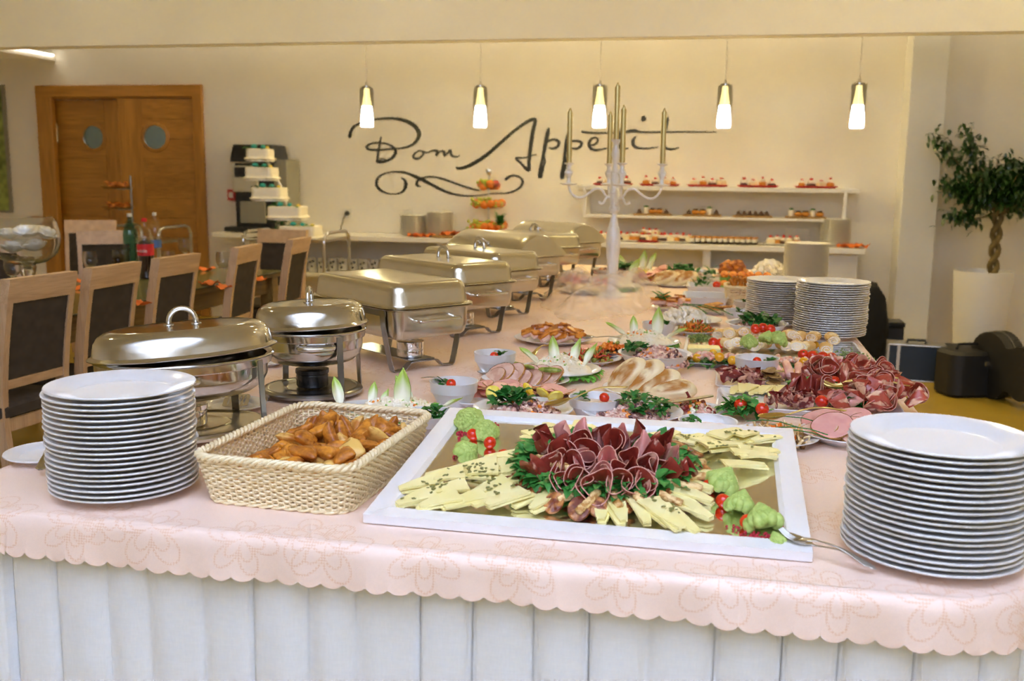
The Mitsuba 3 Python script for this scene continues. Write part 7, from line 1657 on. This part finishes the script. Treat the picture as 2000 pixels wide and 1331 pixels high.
# three tier fruit stand
k = thing('fruit_stand', 'three tier glass fruit stand with a chrome pole on the counter', 'stand')
FX, FY = -1.945, 8.28
part(k, 'pole', sh(lathe([(0, 0), (0.09, 0), (0.09, 0.006), (0.012, 0.016), (0.008, 0.03), (0.008, 0.52), (0.014, 0.525), (0.024, 0.54), (0.027, 0.555), (0.022, 0.575), (0, 0.582)], 20), 'm_chrome', 40), tf(FX, FY, CZ))
BOWLS = []
for z, R in ((0.045, 0.165), (0.235, 0.150), (0.395, 0.105)):
    part(k, 'glass_bowl', sh(lathe([(0.012, 0.0), (R * 0.5, 0.006), (R * 0.85, 0.035), (R, 0.06), (R * 1.03, 0.064)], 36), 'm_tint_glass', True), tf(FX, FY, CZ + z))
mat('m_orange', proc(lambda p, n, uv: mix(lin('#d8641a'), lin('#ee8a2c'), fbm(p.x * 60, p.y * 60, p.z * 60))), 0.4); mat('m_grape', proc(lambda p, n, uv: mix(lin('#9fae2c'), lin('#c8d05a'), fbm(p.x * 60, p.y * 60, p.z * 60))), 0.25); mat('m_apple', '#b8302a', 0.3); mat('m_banana', '#d8b02c', 0.4)
ORA = sh(blob(1, 0.036, 0.036, 0.034, 0.03, 2, 2), 'm_orange', True); APP = sh(blob(2, 0.034, 0.034, 0.031, 0.05, 2, 2), 'm_apple', True); MAN = sh(blob(3, 0.036, 0.028, 0.026, 0.05, 2, 2), 'm_banana', True)
rg = np.random.default_rng(99)
for lvl, (z, R, n) in enumerate(((0.10, 0.165, 16), (0.285, 0.14, 13), (0.44, 0.085, 7))):
    lv = ('bottom', 'middle', 'top')[lvl]
    for i in range(n):
        a_ = 6.28 * i / n - 1.2; kind = (0, 0, 2)[i % 3] if lvl < 2 else (0, 1, 0)[i % 3]
        put(('orange', 'apple', 'mango')[kind], (ORA, APP, MAN)[kind], tf(FX + R * 0.78 * math.cos(a_), FY + R * 0.78 * math.sin(a_), CZ + z + rg.uniform(-0.015, 0.012), rz=60 * i), ('bright orange', 'red apple', 'yellow mango')[kind] + ' in the %s bowl of the fruit stand' % lv, ('orange', 'apple', 'mango')[kind], '%s in the %s fruit bowl' % (('oranges', 'apples', 'mangos')[kind], lv))
    gb = trimesh.creation.icosphere(subdivisions=1); gs = []
    for q in range(60 if lvl < 2 else 34):
        gs.append(trimesh.Trimesh(gb.vertices * 0.0125 + [FX - (0.02 if lvl else 0.03) + np.clip(rg.normal(0, 0.4), -0.75, 0.75) * R, FY - R * 0.62 + rg.uniform(-0.03, 0.03), CZ + z - 0.02 + 0.065 * rg.random() ** 1.3], gb.faces, process=False))
    put('grape_bunch', sh(cat(gs), 'm_grape', True), None, 'green grape bunch in the %s bowl of the fruit stand' % lv, 'grapes', kind='stuff')
def pine(i): return (FX + 0.125 + rg.normal(0, 0.012), FY - 0.10 + rg.normal(0, 0.012), CZ + 0.10 + 0.07 * rg.random()), rg.uniform(0, 6.28), rg.uniform(0.5, 1.4)
put('pineapple_crown', sh(leaf_mesh(rg, 46, pine, (0.075, 0.020), 0.5), 'm_parsley', True), None, 'dark green pineapple crown at the right of the bottom fruit bowl', 'pineapple', kind='stuff')

# coffee machine, alarm button, sockets
mat('m_machine_grey', '#8d8a78', 0.4); mat('m_machine_front', '#b9b6a6', 0.3); mat('m_alarm', '#b32a22', 0.4)
k = thing('coffee_machine', 'black and grey coffee machine at the left end of the counter', 'coffee machine')
part(k, 'body', sh(bx(-4.21, -3.86, 8.16, 8.46, CZ + 0.03, 1.42, 0.008), 'm_black_gloss', False))
part(k, 'hood', sh(loft([np.column_stack([rr(w_, d_, 0.015, 4) + [-4.03, 8.29], np.full(20, z_)]) for w_, d_, z_ in ((0.40, 0.34, 1.43), (0.40, 0.34, 1.47), (0.36, 0.30, 1.575), (0.34, 0.28, 1.58))]), 'm_black_gloss', 30))
part(k, 'side_panel', sh(bx(-3.862, -3.735, 8.20, 8.47, CZ + 0.03, 1.455, 0.006), 'm_machine_grey', False))
part(k, 'front_panel', sh(bx(-4.215, -3.98, 8.125, 8.165, 1.17, 1.40, 0.006), 'm_machine_front', False))
part(k, 'window', sh(bx(-4.19, -4.0, 8.118, 8.128, 1.30, 1.385, 0.004), 'm_black_gloss', False))
part(k, 'dispensing_bay', sh(bx(-4.16, -3.92, 8.145, 8.17, 0.90, 1.09, 0.004), 'm_machine_grey', False))
part(k, 'drip_tray', sh(bx(-4.27, -3.84, 8.05, 8.20, CZ + 0.01, CZ + 0.05, 0.006), 'm_black', False))
for x_ in (-4.2, -3.9): part(k, 'foot', sh(lathe([(0, 0), (0.02, 0), (0.02, 0.032), (0, 0.032)], 12), 'm_black', 40), tf(x_, 8.25, CZ))
k = thing('alarm_button', 'red fire alarm button box on the wall left of the coffee machine', 'alarm button')
part(k, 'case', sh(bx(-4.445, -4.365, 8.46, 8.4995, 1.085, 1.185, 0.006), 'm_alarm', False)); part(k, 'glass', sh(bx(-4.425, -4.385, 8.456, 8.462, 1.11, 1.16), 'm_white_board', False))
for x_, w in ((-3.291, 'with a black plug and cable'), (-2.443, 'right of the two plate stacks'), (-2.73, 'half hidden behind the left plate stack')):
    k = thing('wall_socket', 'white wall socket above the counter, ' + w, 'socket')
    part(k, 'plate', sh(bx(x_ - 0.04, x_ + 0.04, 8.488, 8.4995, 0.945, 1.03, 0.003), 'm_white_board', False))
    part(k, 'insert', sh(moved(lathe([(0, 0), (0.022, 0), (0.022, 0.004), (0.018, 0.004), (0.016, 0.001), (0, 0.001)], 20), 0, 0, 0), 'm_porcelain_warm', 40), tf(x_, 8.488, 0.988, rx=90))
k = thing('power_cable', 'black plug and cable hanging from the wall socket above the counter', 'cable')
part(k, 'plug', sh(lathe([(0, 0), (0.018, 0), (0.020, 0.02), (0.012, 0.035), (0, 0.036)], 16), 'm_black', 40), tf(-3.291, 8.483, 0.990, rx=90))
part(k, 'cord', sh(tube(np.array([(-3.295, 8.45, 0.985), (-3.31, 8.445, 0.955), (-3.325, 8.45, 0.91), (-3.345, 8.46, 0.87), (-3.36, 8.47, CZ + 0.004)]), 0.004, 6), 'm_black', True))

# ---------------------------------------------------------------- planter and cases at the right
k = thing('potted_ficus', 'ficus tree with twisted trunk in a tall white planter right of the column', 'plant')
part(k, 'planter', sh(lathe([(0, 0.0), (0.160, 0.0), (0.165, 0.01), (0.208, 0.67), (0.208, 0.682), (0.196, 0.682), (0.19, 0.63), (0, 0.62)], 48), 'm_white_paint', 40), tf(1.922, 7.98, 0))
mat('m_soil', '#3a2c1c', 0.9)
part(k, 'soil', sh(lathe([(0.19, 0.622), (0.1, 0.635), (0, 0.638)], 24), 'm_soil', True), tf(1.922, 7.98, 0))
tz = np.linspace(0.60, 1.14, 40)
mat('m_bark', proc(lambda p, n, uv: mix(lin('#4f4020'), lin('#84703e'), fbm(p.x * 60, p.y * 60, p.z * 25))), 0.8)
trunk = [tube(np.column_stack([1.985 + 0.024 * np.cos(tz * 26 + q * PI), 7.98 + 0.024 * np.sin(tz * 26 + q * PI), tz]), 0.021, 8) for q in (0, 1)]
part(k, 'trunk', sh(cat(trunk), 'm_bark', True))
rg = np.random.default_rng(15)
br = []; tips = []
cc = np.array([2.08, 7.98, 1.33])
for i in range(70):
    d = rg.normal(0, 1, 3); d /= np.linalg.norm(d); d[2] = abs(d[2]) * 0.8 - 0.30
    tip = cc + d * np.array([0.42, 0.34, 0.37]) * rg.uniform(0.45, 1.0)
    if i == 0: tip = np.array([1.53, 7.95, 1.66])
    if i == 1: tip = np.array([1.60, 7.95, 1.34])
    if i == 2: tip = np.array([1.66, 7.95, 1.10])
    if i == 3: tip = np.array([1.72, 7.95, 1.70])
    mid = (np.array([1.985, 7.98, 1.12]) + tip) / 2 + rg.normal(0, 0.03, 3)
    br.append(tube(np.array([[1.985, 7.98, 1.12], mid, tip]), [0.010, 0.005, 0.002], 5)); tips.append((mid, tip))
part(k, 'branches', sh(cat(br), 'm_bark', True), kind='stuff')
mat('m_ficus', proc(lambda p, n, uv: mix(lin('#12290c'), lin('#2b5019'), fbm(p.x * 30, p.y * 30, p.z * 30))), 0.35)
def fl(i):
    m_, t_ = tips[i % len(tips)] if i > 300 else tips[i % 4]
    q = rg.uniform(0.15, 1.05); 
    return m_ + (t_ - m_) * q + rg.normal(0, 0.045 if i > 300 else 0.028, 3), rg.uniform(0, 6.28), rg.uniform(-1.3, 0.3)
part(k, 'leaves', sh(leaf_mesh(rg, 4600, fl, (0.062, 0.030), 0.4), 'm_ficus', True), kind='stuff')

mat('m_case_blue', '#16283a', 0.4); mat('m_alu', (0.62, 0.60, 0.55), 0.35, 1.0)
k = thing('flight_case', 'dark blue instrument case with aluminium edges on the floor right of the table', 'case')
AT = tf(1.33, 7.12, 0, rz=-6)
part(k, 'box', sh(bx(-0.18, 0.18, -0.09, 0.09, 0.006, 0.24, 0.006), 'm_case_blue', False), AT)
for x_ in (-0.18, 0.18):
    for y_ in (-0.09, 0.09): part(k, 'edge_strip', sh(bx(x_ - 0.006, x_ + 0.006, y_ - 0.006, y_ + 0.006, 0.0, 0.246), 'm_alu', False), AT)
part(k, 'edge_strip', sh(bx(-0.125, -0.105, -0.095, -0.088, 0.01, 0.24), 'm_alu', False), AT)
for z_ in (0.003, 0.243): part(k, 'rim', sh(loft(rrings([(-0.005, z_ - 0.004), (-0.006, z_), (-0.005, z_ + 0.004), (0.02, z_ + 0.004)], 0.36, 0.18, 0.006, 2)), 'm_alu', False), AT)
part(k, 'handle', sh(tube(np.array([(-0.06, 0, 0.246), (-0.055, 0, 0.268), (0.055, 0, 0.268), (0.06, 0, 0.246)]), 0.009, 8), 'm_black', True), AT)
m = blob(8, 0.17, 0.12, 0.30, 0.28, 1.6, 3, 2.6)
v = np.array(m.vertices); v[:, 2] = np.maximum(v[:, 2], -0.285); v[:, 0] -= 0.10 * np.clip(-v[:, 2], 0, 1)
put('black_bag', sh(trimesh.Trimesh(v, m.faces, process=False), 'm_black_cloth', True), tf(1.04, 7.55, 0.286), 'slumped black cloth bag between the buffet table and the column', 'bag')
k = thing('black_box', 'small black equipment box behind the blue case', 'box')
part(k, 'box', sh(bx(1.17, 1.33, 7.60, 7.80, 0, 0.28, 0.008), 'm_black', False)); part(k, 'lid', sh(bx(1.165, 1.335, 7.595, 7.805, 0.281, 0.32, 0.008), 'm_black_gloss', False))
def guitar_case(at, label, s=1.0):
    k = thing('guitar_case', label, 'guitar case')
    o = unary_union([Point(0, 0).buffer(0.21), Point(0.30, 0).buffer(0.165), sbox(0.0, -0.135, 0.34, 0.135), sbox(0.3, -0.07, 0.98, 0.07).buffer(0.02)]).buffer(-0.02).buffer(0.04).buffer(-0.02)
    part(k, 'shell', sh(extr(o, 0.055), 'm_black', 30), at); part(k, 'lid', sh(extr(o.buffer(-0.002), 0.055, 0.060), 'm_black', 30), at)
    part(k, 'seam', sh(extr(o.buffer(0.004), 0.005, 0.055), 'm_dark_steel', 30), at)
    for px, py in ((0.0, -0.21), (0.16, -0.17), (0.30, -0.185), (-0.15, -0.16), (0.6, -0.095)):
        part(k, 'clasp', sh(rbox(0.035, 0.012, 0.030, 0.003, px, py - 0.004, 0.058), 'm_steel', 30), at)
guitar_case(tf(1.77, 6.62, 0.215, rz=-70, rx=92), 'black guitar case standing upright on the floor, silver clasps facing the room')
guitar_case(tf(1.80, 7.25, 0.0, rz=38), 'black guitar case lying flat in front of the white planter')
k = thing('equipment_case', 'black rounded equipment case beside the upright guitar case', 'case')
part(k, 'box', sh(loft(rrings([(0.02, 0.0), (0.0, 0.02), (0.0, 0.27), (0.02, 0.29)], 0.34, 0.26, 0.08, 6)), 'm_black', 40), tf(1.56, 6.68, 0, rz=20))
part(k, 'strap', sh(tube(np.array([(-0.08, 0, 0.29), (-0.07, 0, 0.325), (0.07, 0, 0.325), (0.08, 0, 0.29)]), 0.008, 8), 'm_black_cloth', True), tf(1.56, 6.68, 0, rz=20))
part(k, 'clasp', sh(rbox(0.03, 0.012, 0.025, 0.003, 0.05, -0.133, 0.22), 'm_steel', 30), tf(1.56, 6.68, 0, rz=20))
k = thing('keyboard_case', 'long flat black case lying against the planter', 'case')
part(k, 'body', sh(bx(1.52, 2.35, 7.52, 7.72, 0.0, 0.17, 0.03), 'm_black', 30)); part(k, 'zip', sh(bx(1.53, 2.34, 7.515, 7.521, 0.10, 0.108), 'm_dark_steel', False))
